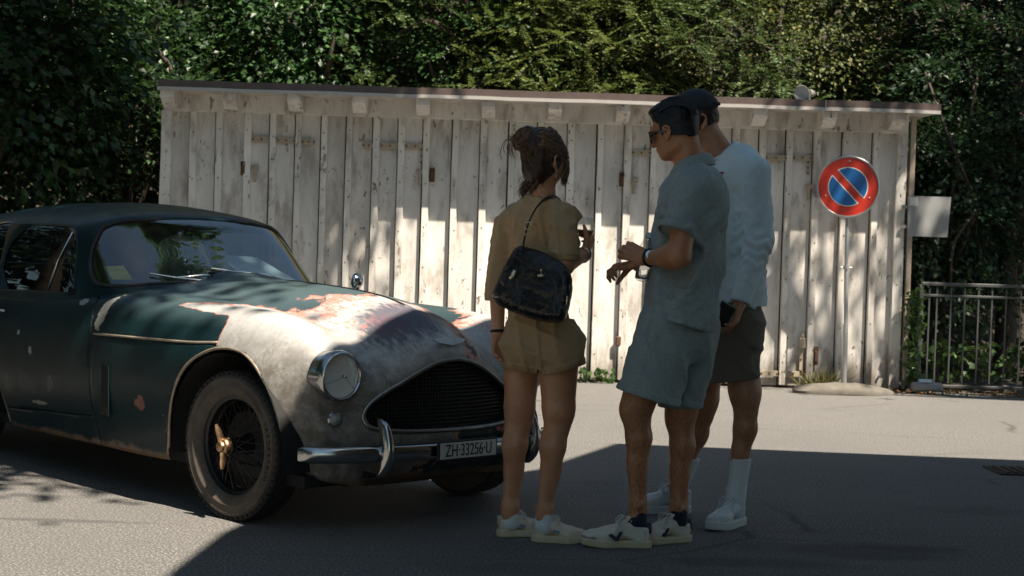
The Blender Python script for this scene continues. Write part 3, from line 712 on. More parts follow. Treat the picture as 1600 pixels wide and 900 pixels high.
# ================================================================== old grand tourer car
CAR = thing('vintage_car', 'old dark green coupe with bare metal nose, red primer patches and wire wheels', 'car', (-.69, 7.25, 0), R(-46))
def m_chrome(name, base=(.46, .47, .48), rough=.11, dirt=.4, metal=1.0):
    m = Mat(name, rough, base, metal); co = m.co(); n = m.noise(14, 6, .65, co)
    m.color(m.mix(m.ramp(n, [(.5, 0), (.75, dirt)]), base, tuple(b * .35 for b in base)))
    m.rough(m.ramp(n, [(.4, rough), (.8, rough + .25)])); return m.m
M_CHROME = m_chrome('pitted_chrome')
M_RUBBER = plain('black_rubber', (.015, .015, .016), .6, vary=.3)
M_UNDER = plain('underbody_black', (.012, .012, .012), .85, vary=.3)
M_SEATL = plain('dark_leather_seat', (.010, .008, .007), .8, vary=.3)
def m_glass(name, tint=(.14, .17, .18), rough=.0, power=4.5, base_r=.035):
    """thin pane: mirror reflection by angle over a tinted see-through layer"""
    m = Mat(name); n, l = m.n, m.l
    tr = n.new('ShaderNodeBsdfTransparent'); tr.inputs[0].default_value = (*tint, 1)
    gl = n.new('ShaderNodeBsdfGlossy'); gl.inputs['Roughness'].default_value = rough; gl.inputs[0].default_value = (1, 1, 1, 1)
    fr = n.new('ShaderNodeLayerWeight'); fr.inputs[0].default_value = .5
    f2 = m.math('MULTIPLY_ADD', m.math('POWER', fr.outputs['Facing'], power), .94, base_r, clamp=True)
    df = n.new('ShaderNodeBsdfDiffuse'); df.inputs[0].default_value = (.55, .52, .47, 1)
    mx = n.new('ShaderNodeMixShader'); l.new(f2, mx.inputs[0]); l.new(tr.outputs[0], mx.inputs[1]); l.new(gl.outputs[0], mx.inputs[2])
    dust = m.ramp(m.noise(4, 6, .6), [(.45, .0), (.85, .03)])
    m2 = n.new('ShaderNodeMixShader'); l.new(dust, m2.inputs[0]); l.new(mx.outputs[0], m2.inputs[1]); l.new(df.outputs[0], m2.inputs[2])
    l.new(m2.outputs[0], n['Material Output'].inputs[0]); return m.m
M_GLASS = m_glass('window_glass'); M_SCREEN = m_glass('windscreen_glass', (.48, .58, .60), .0, 2.4, .12)
def m_carpaint():
    m = Mat('worn_car_paint', .35); co = m.co(); x, y, z = m.sep(co)[:3]
    ay = m.math('ABSOLUTE', y)
    n1 = m.noise(2.6, 6, .62, co, dist=.3); n2 = m.noise(9, 6, .65, co); n3 = m.noise(38, 4, .6, co); n4 = m.noise(5, 8, .72, co, dist=.25)
    stk = m.noise(14, 6, .7, co, stretch=(1, 4, 1))
    # boundary of bare metal: x beyond a ragged line that runs further back on the wing than on the bonnet centre
    def g(v, a, b): return m.math('MULTIPLY_ADD', v, a, b)
    lim = m.math('ADD', g(ay, -.88, .27), g(m.math('SUBTRACT', z, .8), -.9, 0))
    d0 = m.math('SUBTRACT', x, lim)
    d = m.math('ADD', d0, g(m.math('SUBTRACT', n1, .5), 1.05, 0)); d = m.math('ADD', d, g(m.math('SUBTRACT', n2, .5), .22, 0))
    # the far half of the bonnet keeps more paint
    d = m.math('SUBTRACT', d, m.math('MULTIPLY', m.ramp(y, [(.0, 0), (.09, .30)]), 1.0))
    # the side keeps its paint behind and below the arch
    side = m.math('MULTIPLY', m.ramp(ay, [(.66, 0), (.74, 1)]), m.ramp(m.math('MULTIPLY', x, -1.0), [(.0, 0), (.15, 1)]))
    d = m.math('SUBTRACT', d, m.math('MULTIPLY', side, .8))
    bare = m.ramp(m.math('MULTIPLY_ADD', d, 1, .5), [(.495, 0), (.505, 1)])
    edge = m.math('SUBTRACT', 1.0, m.math('MULTIPLY', m.math('ABSOLUTE', m.math('SUBTRACT', d, .010)), 26.0), clamp=True)
    # paint
    pc = m.mix(m.ramp(n1, [(.3, 0), (.7, 1)]), (.004, .015, .018), (.009, .028, .033))
    pc = m.mix(m.ramp(n3, [(.60, 0), (.8, .35)]), pc, (.03, .055, .06))
    up = m.math('MULTIPLY', m.ramp(z, [(.82, 0), (.95, 1)]), m.ramp(m.math('ADD', x, 1.15), [(.0, 0), (.5, 1)]))
    pc = m.mix(m.math('MULTIPLY', up, .34), pc, (.16, .225, .24))   # chalky faded bonnet
    chips = m.ramp(m.noise(7, 8, .7, co, dist=.5), [(.685, 0), (.70, 1)])
    pc = m.mix(m.math('MULTIPLY', chips, .8), pc, m.mix(n3, (.20, .10, .06), (.30, .30, .27)))
    # bare aluminium: mottled low down, with top light and lower shade painted in
    mot = m.ramp(m.noise(13, 9, .78, co, dist=.15), [(.40, 0), (.56, 1)])
    low = m.ramp(m.math('ADD', z, m.math('MULTIPLY', m.math('SUBTRACT', n4, .5), .35)), [(.60, 1), (.84, .05)])
    bc = m.mix(m.ramp(n4, [(.3, 0), (.7, 1)]), (.66, .655, .64), (.40, .395, .385))
    bc = m.mix(m.math('MULTIPLY', low, m.math('MULTIPLY', mot, .9)), bc, (.085, .075, .062))
    bc = m.mix(m.math('MULTIPLY', low, .62), bc, (.20, .18, .155))
    bc = m.mix(m.ramp(m.noise(30, 5, .7, co, stretch=(3, 1, 1)), [(.50, 0), (.72, .5)]), bc, (.22, .20, .18))
    bc = m.mix(m.ramp(n3, [(.5, 0), (.8, .3)]), bc, (.28, .25, .22))
    # red primer: brushed patches on the bonnet
    pr = m.math('ADD', stk, m.math('MULTIPLY', m.math('SUBTRACT', n4, .5), .9))
    reg = m.math('MULTIPLY', m.ramp(ay, [(.02, .4), (.18, 1), (.44, .9), (.56, 0)]), m.math('MULTIPLY', m.ramp(m.math('ADD', x, .3), [(.0, 0), (.12, 1), (.72, 1), (.86, 0)]), m.ramp(z, [(.78, 0), (.84, 1)])))
    red = m.math('MULTIPLY', m.ramp(pr, [(.50, 0), (.57, 1)]), reg)
    bc = m.mix(m.math('MULTIPLY', red, .85), bc, m.mix(n3, (.42, .085, .05), (.52, .20, .14)))
    # dark blue patch at the middle front of the bonnet
    fx = m.math('MULTIPLY', m.math('SUBTRACT', x, .40), 5.0); fy = m.math('MULTIPLY', m.math('ADD', y, .10), 4.2)
    fd = m.math('ADD', m.math('ADD', m.math('MULTIPLY', fx, fx), m.math('MULTIPLY', fy, fy)), m.math('MULTIPLY', m.math('SUBTRACT', stk, .5), 2.2))
    bc = m.mix(m.ramp(fd, [(.35, .85), (.95, 0)]), bc, (.075, .07, .105))
    c = m.mix(bare, pc, bc)
    eg = m.math('MULTIPLY', edge, m.ramp(n2, [(.36, 0), (.50, 1)]))
    c = m.mix(m.math('MULTIPLY', eg, .9), c, m.mix(n3, (.42, .09, .055), (.60, .30, .22)))
    # bare strip at the screen pillar foot, a rust bloom and small scuffs on the side
    def blob(cx, cz, rx, rz, amp=.9):
        u = m.math('MULTIPLY', m.math('SUBTRACT', x, cx), 1 / rx); w = m.math('MULTIPLY', m.math('SUBTRACT', z, cz), 1 / rz)
        q = m.math('ADD', m.math('ADD', m.math('MULTIPLY', u, u), m.math('MULTIPLY', w, w)), m.math('ADD', m.math('MULTIPLY', m.math('SUBTRACT', n2, .5), 2.6), m.math('MULTIPLY', m.math('SUBTRACT', m.noise(22, 5, .7, co), .5), 2.6)))
        return m.math('MULTIPLY', m.math('MULTIPLY', m.ramp(q, [(.75, 1), (.95, 0)]), m.ramp(ay, [(.60, 0), (.66, 1)])), amp)
    c = m.mix(blob(-1.055, .845, .045, .085), c, m.mix(n3, (.30, .28, .22), (.52, .50, .44)))
    c = m.mix(blob(-0.629, 0.454, .050, .036), c, m.mix(n3, (.16, .06, .035), (.34, .17, .12)))
    c = m.mix(blob(-1.62, .36, .09, .012), c, (.30, .28, .24))
    c = m.mix(blob(-1.30, .88, .05, .018), c, (.30, .32, .30))
    c = m.mix(blob(-1.70, .62, .018, .02), c, (.35, .36, .34)); c = m.mix(blob(-1.48, .46, .03, .045, .35), c, (.10, .15, .15)); c = m.mix(blob(-1.85, .70, .012, .012), c, (.4, .4, .36))
    # rusty lower edges
    ru = m.math('MULTIPLY', m.ramp(m.math('ADD', z, m.math('MULTIPLY', m.math('SUBTRACT', n2, .5), .10)), [(.215, 1), (.235, 0)]), .8)
    c = m.mix(ru, c, (.20, .13, .085))
    m.color(c)
    m.put(m.b.inputs['Metallic'], m.math('MULTIPLY', m.math('MULTIPLY', bare, .35), m.math('SUBTRACT', 1.0, red)))
    m.b.inputs['Specular IOR Level'].default_value = .2
    m.rough(m.mix(bare, m.ramp(n2, [(.3, .28), (.8, .50)]), m.ramp(n2, [(.3, .42), (.8, .62)])))
    m.put(m.b.inputs['Coat Weight'], m.math('MULTIPLY', m.math('SUBTRACT', 1.0, bare), .07)); m.b.inputs['Coat Roughness'].default_value = .12
    m.bump(m.math('ADD', m.math('MULTIPLY', n4, m.math('MULTIPLY', bare, .8)), m.math('MULTIPLY', edge, .3)), .25, .006)
    return m.m
M_PAINT = m_carpaint()

M_EDGE = plain('worn_metal_edge', (.30, .25, .19), .5, .3, vary=.6, scale=20)
# ---- surface grids ------------------------------------------------
def cr_grid(G, nu, nv):
    """Catmull-Rom over a control net G[i][j] -> (nu,nv,3)"""
    G = np.array(G, float)
    A = np.stack([spline(G[:, j], nu) for j in range(G.shape[1])], 1)
    return np.stack([spline(A[i], nv) for i in range(nu)], 0)
def clip_mesh(V, F, fv, keep_pos=True):
    """cut polygons F by scalar field fv at vertices; returns kept faces with exact edges (V grows)"""
    V = list(map(tuple, V)) if not isinstance(V, list) else V
    fv = list(fv); out = []; cache = {}
    sgn = 1 if keep_pos else -1
    for f in F:
        s = [fv[i] * sgn for i in f]
        if all(q > 0 for q in s): out.append(f); continue
        if all(q <= 0 for q in s): continue
        poly = []
        for k in range(len(f)):
            a, b = f[k], f[(k + 1) % len(f)]; sa, sb = s[k], s[(k + 1) % len(f)]
            if sa > 0: poly.append(a)
            if (sa > 0) != (sb > 0):
                key = (min(a, b), max(a, b))
                if key not in cache:
                    t = sa / (sa - sb); pa, pb = V[a], V[b]
                    V.append(tuple(pa[q] + (pb[q] - pa[q]) * t for q in range(3))); fv.append(0.0); cache[key] = len(V) - 1
                poly.append(cache[key])
        if len(poly) >= 3: out.append(tuple(poly))
    return V, out
def poly_sd(P, poly):
    """signed distance to closed polygon, negative inside; P (n,2)"""
    P = np.asarray(P, float); poly = np.asarray(poly, float); n = len(poly); d = np.full(len(P), 1e9); ins = np.zeros(len(P), bool)
    for i in range(n):
        a, b = poly[i], poly[(i + 1) % n]; e = b - a; w = P - a
        t = np.clip((w @ e) / (e @ e + 1e-12), 0, 1); q = w - t[:, None] * e; d = np.minimum(d, (q ** 2).sum(1))
        c = ((a[1] > P[:, 1]) != (b[1] > P[:, 1])) & (P[:, 0] < (b[0] - a[0]) * (P[:, 1] - a[1]) / (b[1] - a[1] + 1e-12) + a[0]); ins ^= c
    d = np.sqrt(d); return np.where(ins, -d, d)
def smooth_poly(pts, n=64):
    P = np.array(pts, float); m = len(P); t = np.linspace(0, m, n, endpoint=False); i = t.astype(int); f = (t - i)[:, None]
    p0, p1, p2, p3 = P[(i - 1) % m], P[i % m], P[(i + 1) % m], P[(i + 2) % m]
    return .5 * (2 * p1 + (p2 - p0) * f + (2 * p0 - 5 * p1 + 4 * p2 - p3) * f * f + (3 * p1 - p0 - 3 * p2 + p3) * f ** 3)
def compact(V, F):
    used = sorted({i for f in F for i in f}); mp = {a: k for k, a in enumerate(used)}
    return [V[a] for a in used], [tuple(mp[i] for i in f) for f in F]
def emit(V, F, name, mat, parent=CAR, solid=0.0):
    V2, F2 = compact(V, F); o = MB().add(V2, F2).build(name, mat, parent, True)
    if solid:
        md = o.modifiers.new('thickness', 'SOLIDIFY'); md.thickness = solid; md.offset = -1
    return o

# control net of the lower body, right-hand half mirrored; rows from centre line to sill, columns rear to nose
def st(x, *yz): return [(x, y, z) for y, z in yz]
NET = [
    [(-3.78, 0, .62), (-3.78, .2, .62), (-3.76, .38, .60), (-3.72, .50, .58), (-3.68, .57, .55), (-3.66, .60, .50), (-3.66, .60, .44), (-3.67, .59, .38), (-3.68, .55, .30)],
    [(-3.70, 0, .80), (-3.69, .2, .79), (-3.66, .38, .77), (-3.60, .54, .74), (-3.54, .63, .70), (-3.50, .67, .62), (-3.50, .675, .50), (-3.52, .66, .38), (-3.55, .61, .27)],
    st(-3.30, (0, .93), (.2, .92), (.40, .90), (.57, .86), (.68, .80), (.735, .70), (.745, .55), (.735, .38), (.69, .24)),
    st(-2.80, (0, .99), (.2, .98), (.42, .95), (.60, .92), (.715, .86), (.775, .74), (.79, .58), (.78, .39), (.72, .21)),
    st(-2.30, (0, .98), (.2, .97), (.42, .95), (.60, .91), (.705, .86), (.765, .74), (.785, .58), (.775, .39), (.72, .20)),
    st(-1.85, (0, .97), (.2, .965), (.42, .945), (.60, .91), (.70, .87), (.76, .75), (.785, .59), (.775, .39), (.72, .20)),
    st(-1.40, (0, .985), (.2, .98), (.42, .955), (.60, .925), (.70, .885), (.765, .76), (.787, .60), (.775, .40), (.72, .20)),
    st(-1.05, (0, 1.010), (.2, 1.002), (.42, .970), (.59, .935), (.70, .890), (.768, .77), (.79, .60), (.777, .40), (.72, .20)),
    st(-.60, (0, 1.016), (.2, .998), (.39, .945), (.57, .925), (.695, .885), (.770, .77), (.79, .60), (.777, .41), (.72, .20)),
    st(-.20, (0, 1.002), (.2, .972), (.375, .905), (.56, .915), (.685, .872), (.765, .75), (.79, .58), (.78, .42), (.725, .22)),
    st(.08, (0, .980), (.19, .945), (.365, .865), (.555, .902), (.675, .858), (.755, .735), (.782, .58), (.775, .43), (.74, .26)),
    [(.28, 0, .945), (.28, .18, .905), (.28, .355, .820), (.27, .545, .872), (.26, .655, .825), (.25, .728, .71), (.25, .755, .57), (.25, .75, .42), (.25, .715, .27)],
    [(.44, 0, .893), (.44, .17, .855), (.43, .345, .768), (.40, .535, .812), (.385, .63, .775), (.37, .685, .68), (.37, .705, .55), (.365, .695, .41), (.35, .655, .27)],
    [(.565, 0, .825), (.555, .17, .790), (.525, .335, .705), (.495, .525, .735), (.485, .605, .715), (.465, .65, .63), (.45, .66, .52), (.43, .645, .40), (.41, .612, .245)],
    [(.625, 0, .765), (.615, .17, .725), (.58, .335, .640), (.535, .515, .640), (.52, .585, .61), (.50, .62, .56), (.48, .62, .48), (.47, .605, .38), (.47, .565, .215)],
    [(.645, 0, .690), (.635, .17, .665), (.60, .335, .575), (.545, .495, .555), (.53, .555, .53), (.51, .575, .49), (.51, .58, .43), (.50, .565, .35), (.49, .53, .205)],
    [(.655, 0, .55), (.645, .17, .54), (.61, .33, .50), (.55, .475, .475), (.53, .52, .455), (.525, .54, .43), (.525, .545, .385), (.51, .53, .32), (.50, .50, .20)],
    [(.665, 0, .415), (.655, .165, .415), (.625, .32, .41), (.57, .44, .395), (.55, .475, .38), (.545, .49, .36), (.54, .49, .33), (.525, .48, .28), (.51, .465, .195)],
    [(.65, 0, .33), (.645, .15, .33), (.62, .29, .325), (.575, .39, .315), (.56, .415, .305), (.55, .425, .29), (.545, .425, .27), (.53, .415, .24), (.51, .41, .185)],
    [(.56, 0, .22), (.555, .13, .22), (.54, .25, .22), (.51, .33, .215), (.50, .35, .21), (.495, .355, .205), (.49, .355, .20), (.48, .35, .19), (.46, .34, .18)],
    [(.35, 0, .15), (.35, .1, .15), (.34, .2, .15), (.33, .26, .15), (.325, .27, .15), (.32, .275, .15), (.315, .275, .15), (.31, .275, .15), (.30, .27, .15)],
]
NU, NV = 250, 84
HALF = cr_grid(NET, NU, NV)
FULL = np.concatenate([HALF[:, ::-1] * np.array([1, -1, 1.]), HALF[:, 1:]], 1)  # y from -to+
NW = FULL.shape[1]
BV = FULL.reshape(-1, 3)
BF = [(i * NW + j, i * NW + j + 1, (i + 1) * NW + j + 1, (i + 1) * NW + j) for i in range(NU - 1) for j in range(NW - 1)]
ARCH = [(-.46, -.30), (-.455, .229), (-.388, .415), (-.318, .565), (-.220, .672), (-.06, .737), (.10, .740), (.215, .690), (.295, .60), (.340, .50), (.362, .39), (.372, .27), (.375, -.3)]
ARCH = [(-.46, -.3)] + [tuple(p) for p in spline(ARCH[1:-1], 40)] + [(.375, -.3)]
RARCH = [(x - 2.40, z) for x, z in [(-.40, -.3)] + [tuple(p) for p in spline([(-.40, .22), (-.36, .42), (-.24, .58), (-.05, .66), (.14, .63), (.30, .50), (.38, .36), (.40, .22)], 30)] + [(.40, -.3)]]
GR = smooth_poly([(0, .722), (.10, .708), (.19, .672), (.28, .624), (.375, .570), (.425, .520), (.432, .475), (.395, .437), (.25, .421), (0, .418), (-.25, .421), (-.395, .437), (-.432, .475), (-.425, .520), (-.375, .570), (-.28, .624), (-.19, .672), (-.10, .708)], 110)
def fields(V):
    V = np.asarray(V)
    xz = V[:, [0, 2]]; big = np.full(len(V), 1.0)
    fa = np.where(np.abs(V[:, 1]) > .44, poly_sd(xz, ARCH), 1.0)
    fr = np.where(np.abs(V[:, 1]) > .44, poly_sd(xz, RARCH), 1.0)
    fg = np.where(V[:, 0] > .50, poly_sd(V[:, [1, 2]], GR), 1.0)
    # cabin opening under the glasshouse
    fc = poly_sd(V[:, [0, 1]], [(-1.16, 0), (-1.20, .30), (-1.30, .54), (-1.6, .60), (-2.9, .58), (-3.2, .4), (-3.25, 0), (-3.2, -.4), (-2.9, -.58), (-1.6, -.60), (-1.30, -.54), (-1.20, -.30)])
    fc = np.where(V[:, 2] > .80, fc, 1.0)
    return fa, fr, fg, fc
V, F = [tuple(p) for p in BV], BF
for k in range(4):
    fv = fields(V)[k]; V, F = clip_mesh(V, F, fv)
# panels: shut lines are real gaps between separate sheets
DOOR = [(-1.078, .205)] + [(-1.076, .40), (-1.085, .62), (-1.10, .74), (-1.14, .83), (-1.20, .905), (-1.30, .925), (-2.26, .89), (-2.27, .60), (-2.22, .36), (-2.14, .292)]
DOOR[0] = (-1.078, .345)
WINGLINE = .742
def f_door(V): V = np.asarray(V); return np.where(np.abs(V[:, 1]) > .55, poly_sd(V[:, [0, 2]], DOOR), 1.0)
def f_wing(V):   # fixed panel between door and front arch
    V = np.asarray(V); P = [(-1.072, .10), (-1.072, .735), (-.9, .740), (-.05, .752), (.05, .60), (-.3, .1)]
    return np.where(np.abs(V[:, 1]) > .55, poly_sd(V[:, [0, 2]], P), 1.0)
def f_bonnet(V):  # clamshell bonnet: everything ahead of the screen above the wing line, outside the wing panel
    V = np.asarray(V); x = V[:, 0]; ay = np.abs(V[:, 1])
    return -(x - (-1.02 - .16 * np.clip(ay / .7, 0, 1) ** 2.2))   # negative ahead of the line
gap = .0022
def split(V, F, fv_fn, shrink=gap):
    fv = fv_fn(V); Vi, Fi = clip_mesh(list(V), F, fv + shrink, False); fo = fv_fn(V); Vo, Fo = clip_mesh(list(V), F, fo - shrink, True); return (Vi, Fi), (Vo, Fo)
(dv, df), (V, F) = split(V, F, f_door)
(wv, wf), (V, F) = split(V, F, f_wing)
(bv, bf), (V, F) = split(V, F, f_bonnet)
def sidesplit(v, f, name, solid=.003, label=None):
    for sg in (-1, 1):
        ff = [q for q in f if v[q[0]][1] * sg > 0]
        if ff:
            o = emit(v, ff, name, M_PAINT, CAR, solid)
sidesplit(dv, df, 'door'); sidesplit(wv, wf, 'side_panel')
bonnet = emit(bv, bf, 'bonnet', M_PAINT, CAR, .003)
bonnet['label'] = 'nose and bonnet of bare aluminium with red primer, dark green paint behind'
emit(V, F, 'rear_body', M_PAINT, CAR, .003)
# dark inner shell just under the panels so the gaps read as shadow
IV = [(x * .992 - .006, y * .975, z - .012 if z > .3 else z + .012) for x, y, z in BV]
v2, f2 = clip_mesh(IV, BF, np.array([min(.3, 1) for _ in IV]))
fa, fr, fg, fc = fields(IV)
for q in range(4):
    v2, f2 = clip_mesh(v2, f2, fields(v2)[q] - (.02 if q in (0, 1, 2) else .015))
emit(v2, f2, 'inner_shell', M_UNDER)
# ---- wheel housings, floor
for cx in (0.0, -2.64):
    for sg in (-1, 1):
        hb = MB()
        n = 18; V_, F_ = [], []
        for i in range(n + 1):
            a = math.pi * 1.08 * i / n - .12; r = .44
            for yy in (.36, .745 if cx == 0 else .75): V_.append((cx + r * math.cos(a) * 1.0, sg * yy, .30 + r * .96 * math.sin(a)))
        for i in range(n): a = i * 2; F_.append((a, a + 1, a + 3, a + 2))
        hb.add(V_, F_)
        hb.add([(cx - .44, sg * .36, .24), (cx + .44, sg * .36, .24), (cx + .44, sg * .36, .76), (cx - .44, sg * .36, .76)], [(0, 1, 2, 3)])
        hb.build('wheel_housing', M_UNDER, CAR)
MB().box((-1.35, 0, .21), (3.6, 1.28, .05)).box((-1.35, 0, .18), (3.2, .25, .08)).tube([(.3, -.3, .17), (-1.5, -.32, .16), (-3.4, -.35, .17)], .025, 8).build('floor_pan', M_UNDER, CAR)
MB().box((-.35, 0, .58), (.9, .6, .45)).box((.52, 0, .42), (.04, .8, .40)).build('engine', M_UNDER, CAR)
# arch lips and lower bonnet edge roll
def on_side(x, z, off=.002):
    """outer y of the body side at (x,z)"""
    i = int(np.argmin(np.abs(HALF[:, 60, 0] - x) + 0 * HALF[:, 60, 0])); row = HALF[i, 30:]
    k = int(np.argmin(np.abs(row[:, 2] - z) + (row[:, 1] < .5) * 9)); return row[k, 1] + off
for poly, nm in ((ARCH[1:-1], 'arch_lip'), (RARCH[1:-1], 'arch_lip')):
    for sg in (-1, 1):
        pts = [(x, sg * (on_side(x, z) - .004), z) for x, z in poly]
        P = np.array(pts); ys = np.convolve(np.r_[P[0, 1], P[0, 1], P[:, 1], P[-1, 1], P[-1, 1]], np.ones(5) / 5, 'valid'); P[:, 1] = ys
        MB().tube(P, .0075, 6).build(nm, M_EDGE, CAR, True)
# trim line along the bonnet's lower edge
for sg in (-1, 1):
    pts = [(x, sg * (on_side(x, z) + .002), z) for x, z in [(-1.07, .7395), (-.9, .743), (-.7, .746), (-.5, .749), (-.3, .752), (-.17, .757), (-.05, .765)]]
    MB().tube(spline(pts, 20), .006, 6).build('bonnet_edge', M_EDGE, CAR, True)
# side vent in the wing panel and small marks
for sg in (-1, 1):
    yv = on_side(-.93, .5)
    fr_ = MB().tube([(-.965, sg * (yv + .0), .36), (-.965, sg * (yv + .006), .60), (-.895, sg * (yv + .006), .60), (-.895, sg * (yv + .0), .36)], .004, 5, closed=True).build('side_vent', M_PAINT, CAR)
    MB().box((-.93, sg * (yv + .003), .48), (.062, .004, .232)).build('vent_flap', M_UNDER, fr_)

# ---- glasshouse: dome from blended profiles
TK = [0, .25, .5, .65, .75, .83, .9, 1]
FRO = [(1.15, .93), (.985, 1.07), (.835, 1.215), (.735, 1.300), (.635, 1.345), (.47, 1.375), (.30, 1.392), (0, 1.40)]
SID = [(.712, .86), (.690, .985), (.655, 1.125), (.615, 1.220), (.55, 1.290), (.43, 1.345), (.27, 1.380), (0, 1.40)]
REA = [(1.60, .90), (1.42, 1.03), (1.20, 1.16), (1.00, 1.255), (.82, 1.32), (.62, 1.362), (.38, 1.388), (0, 1.40)]
XC = -2.12; NT, NP = 90, 240
tt = np.linspace(0, 1, NT)
def prof(p):
    p = np.array(p); # smooth resample by cumulative t knots
    import numpy as _n
    q = spline(p, 400); tq = np.interp(np.linspace(0, len(p) - 1, 400), range(len(p)), TK)
    return np.stack([np.interp(tt, tq, q[:, 0]), np.interp(tt, tq, q[:, 1])], 1)
fp_, sp_, rp_ = prof(FRO), prof(SID), prof(REA)
ph = np.linspace(0, 2 * math.pi, NP, endpoint=False)
cph, sph = np.cos(ph), np.sin(ph); ex = 2 / 5.5
cx_ = np.sign(cph) * np.abs(cph) ** ex; sy_ = np.sign(sph) * np.abs(sph) ** ex
GV = np.zeros((NT, NP, 3))
for i in range(NT):
    rf = np.where(cph > 0, fp_[i, 0], rp_[i, 0]); zf = np.where(cph > 0, fp_[i, 1], rp_[i, 1])
    # plan superellipse relaxes to an ellipse toward the top
    w = smoothstep(.66, .95, tt[i]); ex_i = (2 / 5.5) * (1 - w) + 1.0 * w
    cc = np.sign(cph) * np.abs(cph) ** ex_i; ss = np.sign(sph) * np.abs(sph) ** ex_i
    GV[i, :, 0] = XC + rf * cc; GV[i, :, 1] = sp_[i, 0] * ss
    c2 = np.abs(cph) ** 2.0; GV[i, :, 2] = zf * c2 + sp_[i, 1] * (1 - c2)
GVf = GV.reshape(-1, 3)
GF_ = [(i * NP + j, i * NP + (j + 1) % NP, (i + 1) * NP + (j + 1) % NP, (i + 1) * NP + j) for i in range(NT - 1) for j in range(NP)]
WS = [(-.620, .966), (-.42, .984), (0, 1.002), (.42, .984), (.620, .966), (.650, 1.0), (.618, 1.12), (.560, 1.225), (.505, 1.268), (.39, 1.294), (0, 1.316), (-.39, 1.294), (-.505, 1.268), (-.560, 1.225), (-.618, 1.12), (-.650, 1.0)]
WSs = smooth_poly(WS, 120)
RWs = smooth_poly([(-.40, 1.03), (0, 1.03), (.40, 1.03), (.40, 1.14), (.30, 1.25), (0, 1.29), (-.30, 1.25), (-.40, 1.14)], 60)
DWs = [(-1.43, .918), (-1.475, 1.04), (-1.515, 1.14), (-1.57, 1.215), (-1.64, 1.248), (-1.75, 1.258), (-2.22, 1.258), (-2.235, 1.10), (-2.235, .905)]
QWs = smooth_poly([(-2.32, .91), (-2.32, 1.245), (-2.6, 1.235), (-2.85, 1.16), (-3.02, 1.02), (-3.0, .93), (-2.7, .91)], 60)
def fws(V): V = np.asarray(V); return np.where(V[:, 0] > -1.66, poly_sd(V[:, [1, 2]], WSs), 1.0)
def frw(V): V = np.asarray(V); return np.where(V[:, 0] < -2.7, poly_sd(V[:, [1, 2]], RWs), 1.0)
def fdw(V): V = np.asarray(V); return np.where(np.abs(V[:, 1]) > .40, poly_sd(V[:, [0, 2]], DWs), 1.0)
def fqw(V): V = np.asarray(V); return np.where(np.abs(V[:, 1]) > .35, poly_sd(V[:, [0, 2]], QWs), 1.0)
RV, RF = [tuple(p) for p in GVf], GF_
panes = []
for fn, nm in ((fws, 'windscreen'), (frw, 'rear_window'), (fdw, 'door_window'), (fqw, 'quarter_window')):
    (gv, gf), (RV, RF) = split(RV, RF, fn, .0)
    panes.append((nm, gv, gf))
roof_o = emit(RV, RF, 'roof', M_PAINT, CAR, .012)
def shrink(v, k=.992):
    return [((x - XC) * k + XC, y * k, z - .003) for x, y, z in v]
for nm, gv, gf in panes:
    if nm in ('windscreen', 'rear_window'): emit(shrink(gv, .994), gf, nm, M_SCREEN, CAR)
    else:
        for sg in (-1, 1):
            emit(shrink(gv, .99), [q for q in gf if gv[q[0]][1] * sg > 0], nm, M_GLASS, CAR)
# seals follow the openings
def seal(poly, on, name, mat, r, rs=None):
    """project an outline onto the dome"""
    P = np.array(poly); out = []
    G3 = GVf
    for p in P:
        if on == 'front': m_ = G3[:, 0] > -1.66; d = (G3[m_][:, 1] - p[0]) ** 2 + (G3[m_][:, 2] - p[1]) ** 2
        else: m_ = (G3[:, 1] * on > .35); d = (G3[m_][:, 0] - p[0]) ** 2 + (G3[m_][:, 2] - p[1]) ** 2
        k = np.argsort(d)[:4]; w = 1 / (d[k] + 1e-7); q = (G3[m_][k] * w[:, None]).sum(0) / w.sum()
        if on == 'front': q[1], q[2] = p
        else: q[0], q[2] = p
        out.append(q)
    out = np.array(out); m = len(out); ax_i = 0 if on == 'front' else 1
    sm = np.array([np.mean([out[(i + k) % m, ax_i] for k in range(-2, 3)]) for i in range(m)]); out[:, ax_i] = sm
    return MB().tube(out, r, 6, closed=True).build(name, mat, CAR, True)
seal(WSs, 'front', 'windscreen_seal', M_RUBBER, .0095)
for sg in (-1, 1):
    dws = np.vstack([np.linspace(DWs[i], DWs[(i + 1) % len(DWs)], 8)[:-1] for i in range(len(DWs))])
    seal(dws, sg, 'window_frame', M_PAINT, .006); seal(QWs, sg, 'window_frame', M_CHROME, .005)
    # quarter-light bar and its chrome frame
    pb = [(-1.60, .622, 1.225), (-1.655, .672, 1.08), (-1.70, .700, .92)]
    MB().tube([(x, sg * (y - .006), z) for x, y, z in pb], .006, 6).build('quarter_light_bar', M_CHROME, CAR, True)
